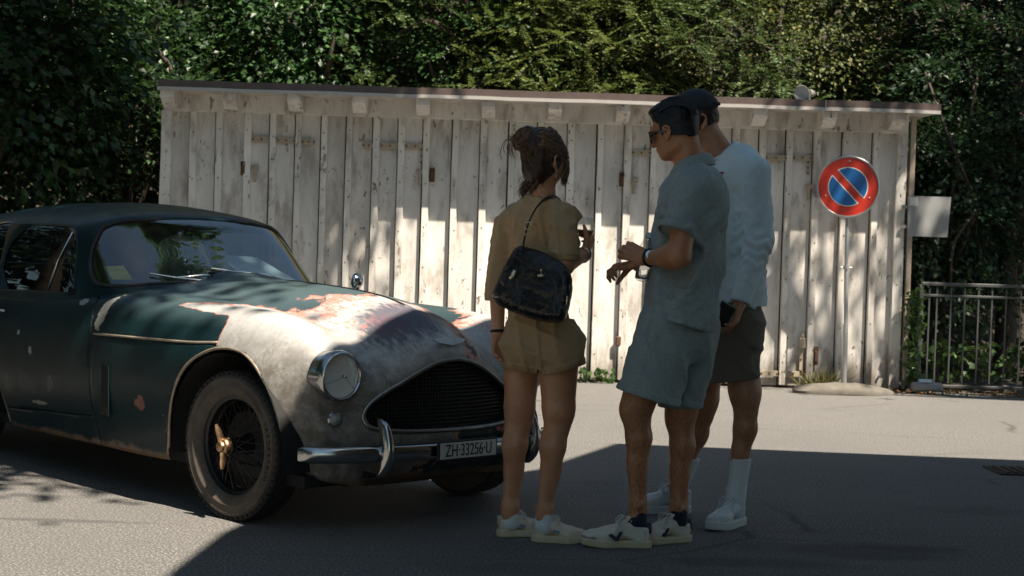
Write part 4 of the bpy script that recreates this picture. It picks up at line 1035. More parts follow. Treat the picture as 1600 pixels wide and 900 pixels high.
# ---- cabin: dash, seats, steering wheel, mirror
MB().box((-1.42, 0, .90), (.28, 1.14, .12), bev=.04).build('dashboard', plain('dark_dash', (.02, .018, .016), .5), CAR)
for sg in (-1, 1):
    se = MB().box((-2.0, sg * .3, .40), (.5, .46, .18), bev=.05)
    a = .22; Rm = np.array([[math.cos(a), 0, math.sin(a)], [0, 1, 0], [-math.sin(a), 0, math.cos(a)]])
    se.box((-2.27, sg * .3, .60), (.12, .46, .42), Rm, bev=.05).build('seat', M_SEATL, CAR)
MB().box((-2.9, 0, .60), (.55, 1.0, .25), bev=.06).build('rear_shelf', M_SEATL, CAR)
th = np.linspace(0, 2 * math.pi, 28, endpoint=False)
swc = np.array([-1.66, -.32, .76]); sa = .42
ring = [swc + np.array([-.19 * math.sin(t) * math.sin(sa) * -1, .19 * math.cos(t), .19 * math.sin(t) * math.cos(sa)]) for t in th]
sw = MB().tube(ring, .011, 6, closed=True)
for k in (3, 14, 20): sw.tube([swc, ring[k]], .007, 5)
sw.tube([swc, swc + np.array([.25, 0, -.08])], .02, 8).build('steering_wheel', plain('wood_rim', (.05, .028, .015), .35), CAR, True)
# tax disc sticker, papers and small things seen behind the screen
def on_ws(y, z, off=-.012):
    G3 = GVf[GVf[:, 0] > -1.66]; d = (G3[:, 1] - y) ** 2 + (G3[:, 2] - z) ** 2; k = np.argsort(d)[:4]; w = 1 / (d[k] + 1e-7)
    return np.array([(G3[k][:, 0] * w).sum() / w.sum() + off, y, z])
a_, b_, c_, d_ = on_ws(-.600, .995, -.03), on_ws(-.530, .998, -.03), on_ws(-.535, 1.065, -.03), on_ws(-.600, 1.058, -.03)
stk_ = MB().add([a_, b_, c_, d_], [(0, 1, 2, 3)]).build('vignette', plain('yellow_sticker', (.85, .62, .05), .5, vary=.05), CAR)
def text(body, size, mat, parent, loc, Mx, name='lettering', ext=.0008, align='CENTER', scale=(1, 1)):
    cu = bpy.data.curves.new(name, 'FONT'); cu.body = body; cu.size = size; cu.extrude = ext; cu.align_x = align; cu.align_y = 'CENTER'
    tmp = bpy.data.objects.new(name + '_tmp', cu); COL.objects.link(tmp)
    dg = bpy.context.evaluated_depsgraph_get(); me = bpy.data.meshes.new_from_object(tmp.evaluated_get(dg)); bpy.data.objects.remove(tmp)
    me.materials.clear(); me.materials.append(mat); o = link(name, me, parent)
    M = Matrix.Identity(4); Mx = np.array(Mx, float)
    for i in range(3):
        for j in range(3): M[i][j] = Mx[i][j] * (scale[j] if j < 2 else 1)
    M.translation = Vector(loc); o.matrix_local = M; return o
ux = unit(b_ - a_); uz = unit(d_ - a_); un = np.cross(ux, uz); uz = np.cross(un, ux)
MX = np.stack([ux, uz, un], 1)
M_INK = plain('black_print', (.02, .02, .02), .6)
text('19 IV 75', .016, M_INK, stk_, (a_ + b_ + c_ + d_) / 4 + uz * .018 + un * .002, MX)
pv = np.array([on_ws(.10, 1.03, -.05), on_ws(.45, 1.0, -.06), on_ws(.30, 1.12, -.10), on_ws(.05, 1.13, -.10)])
MB().add([tuple(p) for p in pv], [(0, 1, 2, 3)]).build('paper_sheet', plain('paper', (.55, .58, .60), .8, vary=.05), CAR)
MB().add([(-1.42, -.50, .968), (-1.33, -.42, .968), (-1.38, -.30, .970), (-1.45, -.33, .972)], [(0, 1, 2, 3)]).build('parking_slip', plain('white_slip', (.6, .58, .55), .8), CAR)
MB().add([(-1.40, -.47, .975), (-1.37, -.42, .975), (-1.40, -.37, .976), (-1.43, -.42, .976)], [(0, 1, 2, 3)]).build('red_card', plain('red_card', (.5, .03, .03), .6), CAR)
MB().box(on_ws(0.0, 1.25, -.06), (.02, .20, .05), bev=.01).tube([on_ws(0, 1.30, -.02), on_ws(0, 1.26, -.05)], .006, 6).build('rear_view_mirror', M_DARKMET, CAR)
dm = MB().box(on_ws(.02, 1.045, -.10), (.05, .085, .05), bev=.01); dm.box(on_ws(.02, 1.045, -.10) + np.array([.028, 0, .0]), (.006, .07, .035)).build('dash_gauge', M_CHROME, CAR)
# wipers
M_SILV = m_chrome('bright_wiper_steel', (.75, .74, .72), .25, .1)
def wip(pts, blade):
    MB().tube(pts, .0070, 6).build('wiper_arm', M_SILV, CAR, True)
    MB().tube(blade, .0045, 4).build('wiper_blade', M_SILV, CAR)
p0 = np.array([-1.10, -.02, 1.018]); q1 = on_ws(-.34, 1.012, .02); q2 = on_ws(-.46, 1.03, .012); q3 = on_ws(-.15, .996, .022)
wip([p0, (q1 + p0) / 2 + np.array([.02, 0, .012]), q1], [q2, q1, q3])
p0 = np.array([-1.10, .36, .998]); q1 = on_ws(.03, 1.045, .02); q2 = on_ws(-.10, 1.06, .012); q3 = on_ws(.24, 1.012, .02)
wip([p0, (q1 + p0) / 2 + np.array([.02, 0, .012]), q1], [q2, q1, q3])
# bonnet scoop at the rear, centre spear, winged badge
sv = []; 
for i, xx in enumerate(np.linspace(-1.06, -.62, 10)):
    for j, yy in enumerate(np.linspace(-.17, .17, 13)):
        k = (1 - (yy / .17) ** 4) * (1 - smoothstep(-1.04, -.62, xx) * 1.0); sv.append((xx, yy, 1.012 - .0 + .035 * k + (1.016 - 1.012) * 0 - .28 * yy * yy * .5))
sf = [(i * 13 + j, i * 13 + j + 1, (i + 1) * 13 + j + 1, (i + 1) * 13 + j) for i in range(9) for j in range(12)]
MB().add(sv, sf).build('air_scoop', M_PAINT, CAR, True)
MB().box((-1.065, 0, 1.025), (.006, .30, .036), bev=.003).build('scoop_mouth', M_BLACK, CAR)
def top_z(x, y=0.0):
    Hh = HALF[:, :40]; d = (Hh[..., 0] - x) ** 2 + (Hh[..., 1] - abs(y)) ** 2; k = np.unravel_index(np.argmin(d), d.shape); return Hh[k][2]
rp2 = [(x, 0, top_z(x) + .001) for x in np.linspace(-.60, .585, 40)]
P = np.array(rp2); P[:, 2] = np.convolve(np.r_[P[0, 2], P[0, 2], P[:, 2], P[-1, 2], P[-1, 2]], np.ones(5) / 5, 'valid')
MB().tube(P, .0085, 8, sq=(.7, 1.1)).build('bonnet_spear', m_chrome('dull_spear', (.10, .085, .075), .35), CAR, True)
bd = np.array([.612, 0, .792]); tl = np.array([.55, 0, -.83]); nn = np.array([.83, 0, .55]); yy_ = np.array([0, 1., 0])
wing = [(0, .014), (.02, .02), (.06, .018), (.095, .012), (.07, -.004), (.03, -.012), (0, -.018), (-.03, -.012), (-.07, -.004), (-.095, .012), (-.06, .018), (-.02, .02)]
V_ = [bd + yy_ * a - tl * b + nn * h for h in (.004, .010) for a, b in wing]; nW = len(wing)
MB().add(V_, [tuple(range(nW - 1, -1, -1)), tuple(range(nW, 2 * nW))] + [(i, (i + 1) % nW, (i + 1) % nW + nW, i + nW) for i in range(nW)]).build('winged_badge', m_chrome('worn_badge', (.6, .6, .58), .3), CAR)

# ---- grille
def gx(y, z):
    Hn = HALF[190:]; d = (Hn[..., 1] - abs(y)) ** 2 + (Hn[..., 2] - z) ** 2; k = np.unravel_index(np.argmin(d), d.shape); return Hn[k][0]
lip = np.array([(gx(y, z), y, z) for y, z in GR]); m = len(lip)
lx = np.array([np.mean([lip[(i + k) % m, 0] for k in range(-4, 5)]) for i in range(m)]); lip[:, 0] = lx + .002
MB().tube(lip, .011, 8, closed=True).build('grille_surround', m_chrome('dull_alloy', (.30, .29, .27), .35, .6), CAR, True)
# return flange into the opening
inn = lip * np.array([1, .965, 1]) + np.array([-.05, 0, 0]); inn[:, 2] = (lip[:, 2] - .56) * .965 + .56
MB().add([tuple(p) for p in lip] + [tuple(p) for p in inn], [(i, (i + 1) % m, (i + 1) % m + m, i + m) for i in range(m)]).build('grille_return', M_UNDER, CAR, True)
mb = MB(); ztop = lambda y: np.interp(abs(y), [0, .10, .19, .28, .375, .425, .433], [.722, .708, .672, .624, .570, .520, .49])
zbot = lambda y: np.interp(abs(y), [0, .25, .395, .425, .433], [.418, .421, .437, .46, .48])
gdep = lambda y: .615 - .42 * y * y
def thinbar(P0, P1, w, d):
    n_ = 1; return
for y in np.arange(-.425, .426, .0165):
    z0, z1 = zbot(y) + .002, ztop(y) - .002
    if z1 - z0 < .02: continue
    mb.box((gdep(y), y, (z0 + z1) / 2), (.012, .0028, z1 - z0))
for z in np.arange(.43, .715, .0165):
    yw = max([y for y in np.arange(0, .434, .002) if zbot(y) < z < ztop(y)] or [0])
    if yw < .02: continue
    ys_ = np.linspace(-yw, yw, 22); V_ = []
    for y in ys_:
        for (a, b) in ((.007, .0014), (.007, -.0014), (-.006, -.0014), (-.006, .0014)): V_.append((gdep(y) + a, y, z + b))
    mb.add(V_, [(i * 4 + q, i * 4 + (q + 1) % 4, (i + 1) * 4 + (q + 1) % 4, (i + 1) * 4 + q) for i in range(21) for q in range(4)])
gr = mb.build('grille_mesh', plain('black_grille', (.045, .045, .045), .4, .6), CAR); gr['kind'] = 'stuff'
V_ = [(gdep(y) - .05, y, z) for y in np.linspace(-.40, .40, 12) for z in (.38, .655 - .5 * y * y)]
MB().add(V_, [(i * 2, i * 2 + 1, i * 2 + 3, i * 2 + 2) for i in range(11)]).build('radiator', M_UNDER, CAR)

# ---- headlamps
M_LENS = m_glass('lamp_glass', (.95, .95, .93), 0, 4, .05)
def headlamp(y):
    c = (0, 0, 0); ax = (1, 0, 0)
    root = MB().lathe([(.102, -.085), (.104, -.04), (.107, -.01), (.103, .010), (.096, .015), (.090, .008), (.088, .0)], c, ax, 40, cap=False).build('headlamp', M_CHROME, CAR, True, 50)
    root.location = (.556, y, .661)
    MB().lathe([(.001, -.012), (.03, -.011), (.06, -.008), (.080, -.003), (.089, .004)], c, ax, 32, cap=False).build('reflector', m_chrome('silver_reflector', (.85, .84, .80), .55, .05, .0), root, True)
    # fluted lens
    n = 40; V_ = []; F_ = []
    for i, r in enumerate(np.linspace(.001, .092, 8)):
        for k in range(n): a = 2 * math.pi * k / n; V_.append((.034 * (1 - (r / .094) ** 2) + .002 * math.cos(14 * r / .094 * math.sin(a) + .5) * (r / .092), r * math.cos(a), r * math.sin(a)))
    for i in range(7):
        for k in range(n): F_.append((i * n + k, i * n + (k + 1) % n, (i + 1) * n + (k + 1) % n, (i + 1) * n + k))
    MB().add(V_, F_).build('lens', M_LENS, root, True)
    t = MB().lathe([(.008, .02), (.009, .030), (.006, .038), (.001, .040)], c, ax, 14)
    for a in (200, 318): t.tube([(.032, .008 * math.cos(R(a)), .01 * math.sin(R(a))), (.012, .092 * math.cos(R(a)), .092 * math.sin(R(a)))], .0011, 5)
    t.build('bulb_shield', M_CHROME, root, True)
    return root
def copy_tree(o, parent=None):
    c = o.copy(); COL.objects.link(c); c.parent = parent if parent else o.parent
    for ch in [q for q in o.children]:
        copy_tree(ch, c)
    return c
h1 = headlamp(-.55); h2 = copy_tree(h1); h2.location = (.556, .55, .661)
def sidelamp(y):
    ax = unit(np.array([.92, .35 * (1 if y > 0 else -1), 0]))
    r = MB().lathe([(.036, -.03), (.036, -.006), (.032, .004), (.027, .008)], (0, 0, 0), ax, 24, cap=False).build('sidelamp', M_CHROME, CAR, True, 50); r.location = (.525, y, .478)
    MB().lathe([(.027, .008), (.020, .020), (.010, .027), (.001, .029)], (0, 0, 0), ax, 20, cap=False).build('lens', plain('milky_lens', (.25, .26, .26), .12), r, True)
sidelamp(-.548); sidelamp(.548)
# ---- bumper, overriders, plate
def barprof(P, h, name, mat):
    P = np.array(P); V_ = []; n_ = 12; m = len(P)
    for i in range(m):
        t = P[min(i + 1, m - 1)] - P[max(i - 1, 0)]; t[2] = 0; t = unit(t); nrm = np.array([t[1], -t[0], 0]);
        if nrm[0] < 0: nrm = -nrm
        e = min(1, (min(i, m - 1 - i) + .35) / 4.0) ** .5
        for k in range(n_):
            a = -math.pi / 2 + math.pi * k / (n_ - 1); o_ = nrm * .030 * max(0, math.cos(a)) ** .6 * e; V_.append(P[i] + o_ + np.array([0, 0, h / 2 * math.sin(a) * (.75 + .25 * e)]))
    F_ = [(i * n_ + k, i * n_ + k + 1, (i + 1) * n_ + k + 1, (i + 1) * n_ + k) for i in range(m - 1) for k in range(n_ - 1)]
    F_ += [(i * n_ + n_ - 1, i * n_, (i + 1) * n_, (i + 1) * n_ + n_ - 1) for i in range(m - 1)] + [tuple(range(n_)), tuple(range((m - 1) * n_, m * n_))[::-1]]
    return MB().add(V_, F_).build(name, mat, CAR, True, 60)
bp = spline([(.490, -.705, .338), (.555, -.655, .340), (.625, -.555, .342), (.675, -.42, .342), (.715, -.2, .342), (.728, 0, .342), (.715, .2, .342), (.675, .42, .342), (.625, .555, .342), (.555, .655, .340), (.490, .705, .338)], 60)
barprof(bp, .070, 'front_bumper', M_CHROME)
MB().lathe([(.010, 0), (.009, .004)], (.575, -.665, .345), (.7, -.7, 0), 12).build('bumper_bolt', M_DARKMET, CAR)
for sg in (-1, 1):
    prof_ = [(.60, .025, .018), (.655, .030, .022), (.690, .036, .026), (.705, .040, .030), (.700, .044, .033), (.690, .044, .033), (.672, .036, .027), (.655, .02, .016)]
    zz = [.245, .262, .292, .335, .385, .432, .472, .490]
    xx_ = [.690, .705, .722, .730, .728, .718, .700, .680]; ww = [.012, .017, .021, .023, .022, .019, .015, .007]; tt_ = [.018, .026, .033, .037, .037, .033, .028, .010]
    P_ = spline(np.c_[xx_, ww, tt_, zz], 24); V_ = []; n_ = 16
    for (x_, w_, t_, z_) in P_:
        for k in range(n_): a = 2 * math.pi * k / n_; V_.append((x_ + t_ * math.cos(a) - .01, sg * .425 + w_ * np.sign(math.sin(a)) * abs(math.sin(a)) ** .7, z_))
    F_ = [(i * n_ + k, i * n_ + (k + 1) % n_, (i + 1) * n_ + (k + 1) % n_, (i + 1) * n_ + k) for i in range(23) for k in range(n_)] + [tuple(range(n_ - 1, -1, -1)), tuple(range(23 * n_, 24 * n_))]
    MB().add(V_, F_).build('overrider', M_CHROME, CAR, True, 60)
    MB().tube([(.68, sg * .425, .34), (.50, sg * .40, .32)], .018, 8).build('bumper_iron', M_UNDER, CAR)
M_PLATEW = plain('plate_grey_white', (.50, .50, .47), .4, vary=.06)
py_ = -.018
pl_ = MB().box((.768, py_, .346), (.012, .345, .088), bev=.004).build('number_plate', M_RUBBER, CAR)
MB().box((.7755, py_, .346), (.004, .322, .068), bev=.001).build('plate_face', M_PLATEW, pl_)
MXp = np.array([[0, 0, 1], [1, 0, 0], [0, 1, 0]], float)
text('ZH·33256·U', .066, M_INK, pl_, (.7785, py_, .3445), MXp, 'registration', scale=(.80, 1.12))
MB().box((.75, py_, .30), (.03, .2, .02)).build('plate_bracket', M_UNDER, CAR)
# valance slots and underside details seen below the bumper
MB().box((.60, .08, .275), (.004, .16, .012)).build('valance_slot', M_BLACK, CAR)
# ---- wing mirror on the far side, door handles
MB().lathe([(.001, -.035), (.022, -.030), (.040, -.012), (.046, .004), (.044, .008)], (-.98, .735, 1.005), (-.85, -.3, .05), 24).tube([(-.97, .74, .97), (-.96, .70, .90)], .009, 8).build('wing_mirror', M_CHROME, CAR, True)
for sg in (-1, 1):
    MB().tube(spline([(-2.0, sg * .775, .80), (-2.02, sg * .80, .805), (-2.12, sg * .80, .805), (-2.14, sg * .775, .80)], 12), .009, 8).build('door_handle', M_CHROME, CAR, True)
barprof([( -q[0] - 3.08, q[1] * .93, q[2] + .04) for q in bp][::-1], .082, 'rear_bumper', M_CHROME) if False else None
rb = MB().tube(spline([(-3.50, -.72, .40), (-3.72, -.60, .40), (-3.84, -.3, .40), (-3.86, 0, .40), (-3.84, .3, .40), (-3.72, .60, .40), (-3.50, .72, .40)], 40), .035, 10, sq=(1.2, .7)).build('rear_bumper', M_CHROME, CAR, True)
for sg in (-1, 1):
    MB().lathe([(.035, 0), (.035, .03), (.02, .045)], (-3.72, sg * .50, .62), (-1, sg * .2, 0), 16).build('tail_lamp', plain('red_lens', (.35, .01, .01), .2), CAR, True)

# ---- wire wheels
def m_tyre():
    m = Mat('dusty_tyre', .75); co = m.co(); n = m.noise(7, 6, .65, co); x, y, z = m.sep(co)[:3]
    c = m.mix(m.ramp(n, [(.35, 0), (.65, 1)]), (.05, .041, .034), (.11, .092, .074))
    c = m.mix(m.ramp(m.noise(60, 3, .6, co), [(.5, 0), (.8, .5)]), c, (.03, .027, .025)); m.color(c); m.bump(n, .15, .003); return m.m
M_TYRE = m_tyre(); M_TREAD = plain('tyre_tread', (.035, .031, .028), .8, vary=.5, scale=20)
M_RIMB = plain('black_rim', (.02, .02, .021), .35, .4, vary=.3); M_SPOKE = plain('spoke_steel', (.05, .045, .04), .4, .7, vary=.4)
M_BRASS = m_chrome('worn_brass', (.42, .27, .16), .32, .5)
def wheel():
    """axis along -y (outer face toward -y)"""
    Rw, tw = .322, .080
    root = bpy.data.objects.new('wheel', None); COL.objects.link(root); root.parent = CAR
    prof = [(.215, -.052), (.222, -.062), (.236, -.071), (.252, -.076), (.256, -.0785), (.262, -.0785), (.266, -.0765), (.285, -.0765), (.292, -.079), (.296, -.0785), (.300, -.074), (.309, -.066), (.314, -.060),
            (.316, 0), (.314, .060), (.309, .066), (.296, .078), (.27, .078), (.236, .071), (.215, .052)]
    V_ = []; F_ = []; n = 96
    for i, (r, h) in enumerate(prof):
        for k in range(n): a = 2 * math.pi * k / n; V_.append((r * math.cos(a), h, r * math.sin(a)))
    for i in range(len(prof) - 1):
        for k in range(n): F_.append((i * n + k, i * n + (k + 1) % n, (i + 1) * n + (k + 1) % n, (i + 1) * n + k))
    ty = MB().add(V_, F_).build('tyre', M_TYRE, root, True, 45)
    # tread blocks in five rows, joined: far past the limit of parts
    tb = MB(); NB = 58
    for row, yy in enumerate((-.055, -.029, -.002, .025, .051)):
        for k in range(NB):
            a = 2 * math.pi * (k + .5 * (row % 2)) / NB; rr_ = .3185 if abs(yy) < .05 else .3165
            Rm = np.array([[math.cos(a), 0, -math.sin(a)], [0, 1, 0], [math.sin(a), 0, math.cos(a)]])
            sk = .35 * (1 if row % 2 else -1); Rs = Rm @ np.array([[1, 0, 0], [0, math.cos(sk), -math.sin(sk)], [0, math.sin(sk), math.cos(sk)]])
            tb.box((rr_ * math.cos(a), yy, rr_ * math.sin(a)), (.012, .0215, .026), Rs)
    # shoulder lugs give the saw-toothed edge
    for sgn in (-1, 1):
        for k in range(NB):
            a = 2 * math.pi * (k + .25) / NB; Rm = np.array([[math.cos(a), 0, -math.sin(a)], [0, 1, 0], [math.sin(a), 0, math.cos(a)]])
            Rs = Rm @ np.array([[math.cos(.7 * sgn), math.sin(.7 * sgn), 0], [-math.sin(.7 * sgn), math.cos(.7 * sgn), 0], [0, 0, 1]])
            tb.box((.309 * math.cos(a), sgn * .068, .309 * math.sin(a)), (.010, .016, .017), Rs)
    t = tb.build('tread', M_TREAD, root); t['kind'] = 'stuff'
    MB().lathe([(.214, -.050), (.222, -.058), (.224, -.050), (.214, -.040), (.200, -.036), (.197, -.01), (.19, .0), (.197, .02), (.206, .04), (.222, .056)], (0, 0, 0), (0, 1, 0), 72, cap=False).build('rim', M_RIMB, root, True, 50)
    # spokes: crossing pairs in two layers
    g_ = np.random.default_rng(3)
    sm_ = MB().tube([(0, 0, 0), (0, 0, 1)], .0016, 4).mesh('spoke', M_SPOKE)
    for k in range(60):
        a = 2 * math.pi * k / 60; da = (.62 if k % 2 else -.62) * (1 if k % 4 < 2 else .8)
        hub_y, rh = ((-.075, .040) if k % 4 < 2 else (.045, .050)); ro, yo = (.196, -.030) if k % 4 < 2 else (.196, .0)
        p = np.array([rh * math.cos(a + da), hub_y, rh * math.sin(a + da)]); q = np.array([ro * math.cos(a), yo, ro * math.sin(a)])
        o = link('spoke', sm_, root); v = q - p; L_ = np.linalg.norm(v)
        M = Vector(v).to_track_quat('Z', 'Y').to_matrix().to_4x4(); M.translation = Vector(p); o.matrix_local = M @ Matrix.Diagonal((1, 1, L_, 1))
    MB().lathe([(.03, .07), (.052, .05), (.050, .03), (.036, .0), (.036, -.06), (.043, -.075), (.041, -.085), (.030, -.090)], (0, 0, 0), (0, 1, 0), 28).build('hub', M_RIMB, root, True, 40)
    sp = MB().lathe([(.030, -.088), (.036, -.094), (.036, -.108), (.030, -.116), (.024, -.118), (.022, -.128), (.017, -.132), (.001, -.133)], (0, 0, 0), (0, 1, 0), 28)
    for s_ in (1, -1):
        a0 = R(103) if s_ > 0 else R(285)
        d = np.array([math.cos(a0), 0, math.sin(a0)]); e = np.array([0, -1., 0])
        sp.tube([d * .018 + e * .108, d * .045 + e * .116, d * .075 + e * .124, d * .098 + e * .130], [.017, .013, .012, .006], 10, sq=(.55, 1.25))
    sp.build('knock_off_spinner', M_BRASS, root, True, 50)
    MB().lathe([(.13, .03), (.14, .02), (.15, .03), (.15, .075), (.02, .08)], (0, 0, 0), (0, 1, 0), 36).build('brake_drum', M_UNDER, root, True)
    # raised maker's lettering on the sidewall
    word = 'VREDESTEIN'
    for i, ch in enumerate(word):
        a = R(26 - i * 5.6); rr_ = .246
        ur = np.array([math.cos(a), 0, math.sin(a)]); ut = np.array([math.sin(a), 0, -math.cos(a)])
        # letters read clockwise, tops outward
        Mx = np.stack([ut, ur, np.array([0, -1., 0])], 1)
        text(ch, .030, M_RUBBER, ty, ur * (rr_ + .022) + np.array([0, -.0775, 0]), Mx, 'raised_letter', ext=.002)
    return root
w0 = wheel()
dst = [(w0, (.018, -.655, .322), R(4), 0), ]
w0.location = (.018, -.655, .322); w0.rotation_euler = (0, 0, R(4))
w1 = copy_tree(w0); w1.location = (.018, .655, .322); w1.rotation_euler = (0, 0, R(184)); 
w2 = copy_tree(w0); w2.location = (-2.64, -.655, .322); w2.rotation_euler = (0, 0, 0)
w3 = copy_tree(w0); w3.location = (-2.64, .655, .322); w3.rotation_euler = (0, 0, R(180))
# ================================================================== implicit surfaces (for bodies, clothes, shoes)
F4 = np.float32
def smin(a, b, k):
    if k <= 0: return np.minimum(a, b)
    h = np.clip(.5 + .5 * (b - a) / k, 0, 1); return b + (a - b) * h - k * h * (1 - h)
def smax(a, b, k): return -smin(-a, -b, k)
def cone(a, b, ra, rb, flat=None, s=1.0):
    a = np.array(a, F4); b = np.array(b, F4)
    def f(P):
        if flat is not None:
            n = np.array(flat, F4); n = n / np.linalg.norm(n)
            Q = P + n * (((P - a) @ n) * (s - 1))[:, None]; bb = b + n * ((b - a) @ n) * (s - 1)
        else: Q, bb = P, b
        e = bb - a; w = Q - a; h = np.clip((w @ e) / (e @ e + 1e-9), 0, 1)
        return np.sqrt(((w - h[:, None] * e) ** 2).sum(1)) - (ra + (rb - ra) * h)
    return f
def ell(c, r, M=None):
    c = np.array(c, F4); r = np.array(r, F4)
    def f(P):
        q = P - c
        if M is not None: q = q @ np.array(M, F4)
        k0 = np.sqrt(((q / r) ** 2).sum(1)) + 1e-6; k1 = np.sqrt(((q / (r * r)) ** 2).sum(1)) + 1e-6
        return k0 * (k0 - 1) / k1
    return f
def frame(f, up=(0, 0, 1)):
    f = unit(np.array(f, float)); l = unit(np.cross(up, f)); u = np.cross(f, l); return np.stack([f, l, u], 1)
class Sdf:
    def __init__(s): s.ops = []
    def u(s, f, k=.02): s.ops.append(('u', f, k)); return s
    def cut(s, f, k=.004): s.ops.append(('c', f, k)); return s       # keep where f<0
    def sub(s, f, k=.004): s.ops.append(('s', f, k)); return s
    def disp(s, f): s.ops.append(('d', f, 0)); return s
    def __call__(s, P):
        d = None
        for t, f, k in s.ops:
            v = f(P)
            if t == 'u': d = v if d is None else smin(d, v, k)
            elif t == 'c': d = smax(d, v, k)
            elif t == 's': d = smax(d, -v, k)
            else: d = d + v
        return d
def plane(p, n):
    p = np.array(p, F4); n = unit(np.array(n, F4)); return lambda P: (P - p) @ n.astype(F4)
def wrinkle(amp, freq, seed, stretch=(1, 1, 1), ridge=True):
    g = np.random.default_rng(seed); K = (unit(g.normal(size=(5, 3))) * np.array(stretch) * freq * g.uniform(.6, 1.5, (5, 1))).astype(F4); ph = g.uniform(0, 6.28, 5)
    W2 = (g.normal(size=(2, 3)) * freq * .4).astype(F4)
    def f(P):
        w = np.sin(P @ W2[0]) + np.cos(P @ W2[1]); v = 0
        for i in range(5):
            q = np.sin(P @ K[i] + ph[i] + 1.2 * w); v = v + (1 - 2 * np.abs(q) ** .8 if ridge else q)
        return (v * amp / 3.0).astype(F4)
    return f
def creases(amp, freq, dirn, seed, width=.42):
    g = np.random.default_rng(seed); dirn = unit(np.array(dirn, float)); comps = []
    for i in range(4):
        K = unit(dirn + .45 * g.normal(size=3)) * freq * g.uniform(.7, 1.4); comps.append((K.astype(F4), g.uniform(0, 6.28), (g.normal(size=3) * 5).astype(F4), g.uniform(0, 6.28), (g.normal(size=3) * freq * .22).astype(F4)))
    def f(P):
        v = np.zeros(len(P), F4)
        for K, p, M_, q, W_ in comps:
            s = np.sin(P @ K + p + 1.3 * np.sin(P @ W_ + q)); mask = np.clip(.15 + 1.1 * np.sin(P @ M_ + q), 0, 1); v = v + (np.exp(-(s / width) ** 2) - .35) * mask
        return (-amp * v * .75).astype(F4)
    return f
def polygonize(f, lo, hi, h, name, mat, parent=None, smooth=True):
    lo = np.array(lo, float) - 2 * h; hi = np.array(hi, float) + 2 * h; B = 8
    nb = np.ceil((hi - lo) / (h * B)).astype(int); n = nb * B + 1
    I = np.stack(np.meshgrid(*[np.arange(k) for k in nb], indexing='ij'), -1).reshape(-1, 3)
    C = (lo + (I + .5) * B * h).astype(F4); dc = f(C); keep = np.abs(dc) < B * h * .87 * 1.9 + .012
    G = np.ones(tuple(n), F4) * 1.0
    sg = np.where(dc.reshape(tuple(nb)) < 0, -1.0, 1.0); G[:-1, :-1, :-1] = np.repeat(np.repeat(np.repeat(sg, B, 0), B, 1), B, 2)
    mk = np.zeros(tuple(n), bool); km = keep.reshape(tuple(nb))
    kb = np.repeat(np.repeat(np.repeat(km, B, 0), B, 1), B, 2)
    for dx in (0, 1):
        for dy in (0, 1):
            for dz in (0, 1): mk[dx:dx + kb.shape[0], dy:dy + kb.shape[1], dz:dz + kb.shape[2]] |= kb
    idx = np.argwhere(mk); vals = np.empty(len(idx), F4)
    for s in range(0, len(idx), 400000):
        vals[s:s + 400000] = f((lo + idx[s:s + 400000] * h).astype(F4))
    G[mk] = vals
    S = G < 0
    # cells with a sign change
    c8 = [S[dx:n[0] - 1 + dx, dy:n[1] - 1 + dy, dz:n[2] - 1 + dz] for dx in (0, 1) for dy in (0, 1) for dz in (0, 1)]
    any_ = np.logical_or.reduce(c8); all_ = np.logical_and.reduce(c8); act = any_ & ~all_
    cells = np.argwhere(act); cid = -np.ones(act.shape, np.int64); cid[act] = np.arange(len(cells))
    acc = np.zeros((len(cells), 3)); cnt = np.zeros(len(cells))
    cor = [(dx, dy, dz) for dx in (0, 1) for dy in (0, 1) for dz in (0, 1)]
    for i in range(8):
        for j in range(i + 1, 8):
            a, b = np.array(cor[i]), np.array(cor[j])
            if np.abs(a - b).sum() != 1: continue
            va = G[tuple((cells + a).T)]; vb = G[tuple((cells + b).T)]; m = (va < 0) != (vb < 0)
            t = np.clip(va[m] / (va[m] - vb[m] + 1e-12), 0, 1)[:, None]; acc[m] += a + (b - a) * t; cnt[m] += 1
    V = lo + (cells + acc / np.maximum(cnt, 1)[:, None]) * h
    Fs = []
    for ax in range(3):
        o1, o2 = [(1, 2), (2, 0), (0, 1)][ax]
        sl0 = [slice(1, -1)] * 3; sl0[ax] = slice(0, -1); sl1 = [slice(1, -1)] * 3; sl1[ax] = slice(1, None)
        a = S[tuple(sl0)]; b = S[tuple(sl1)]; e = np.argwhere(a != b); fl = a[tuple(e.T)]
        base = e + 1; base[:, ax] -= 1
        e1 = np.zeros(3, int); e1[o1] = 1; e2 = np.zeros(3, int); e2[o2] = 1
        q = np.stack([cid[tuple((base - e1 - e2).T)], cid[tuple((base - e2).T)], cid[tuple(base.T)], cid[tuple((base - e1).T)]], 1)
        q = np.where(fl[:, None], q, q[:, ::-1]); Fs.append(q[(q >= 0).all(1)])
    return link(name, np_mesh(name, V, np.vstack(Fs), mat, smooth), parent)
def rotv(v, ax, a):
    v = np.array(v, float); ax = unit(np.array(ax, float)); return v * math.cos(a) + np.cross(ax, v) * math.sin(a) + ax * (ax @ v) * (1 - math.cos(a))
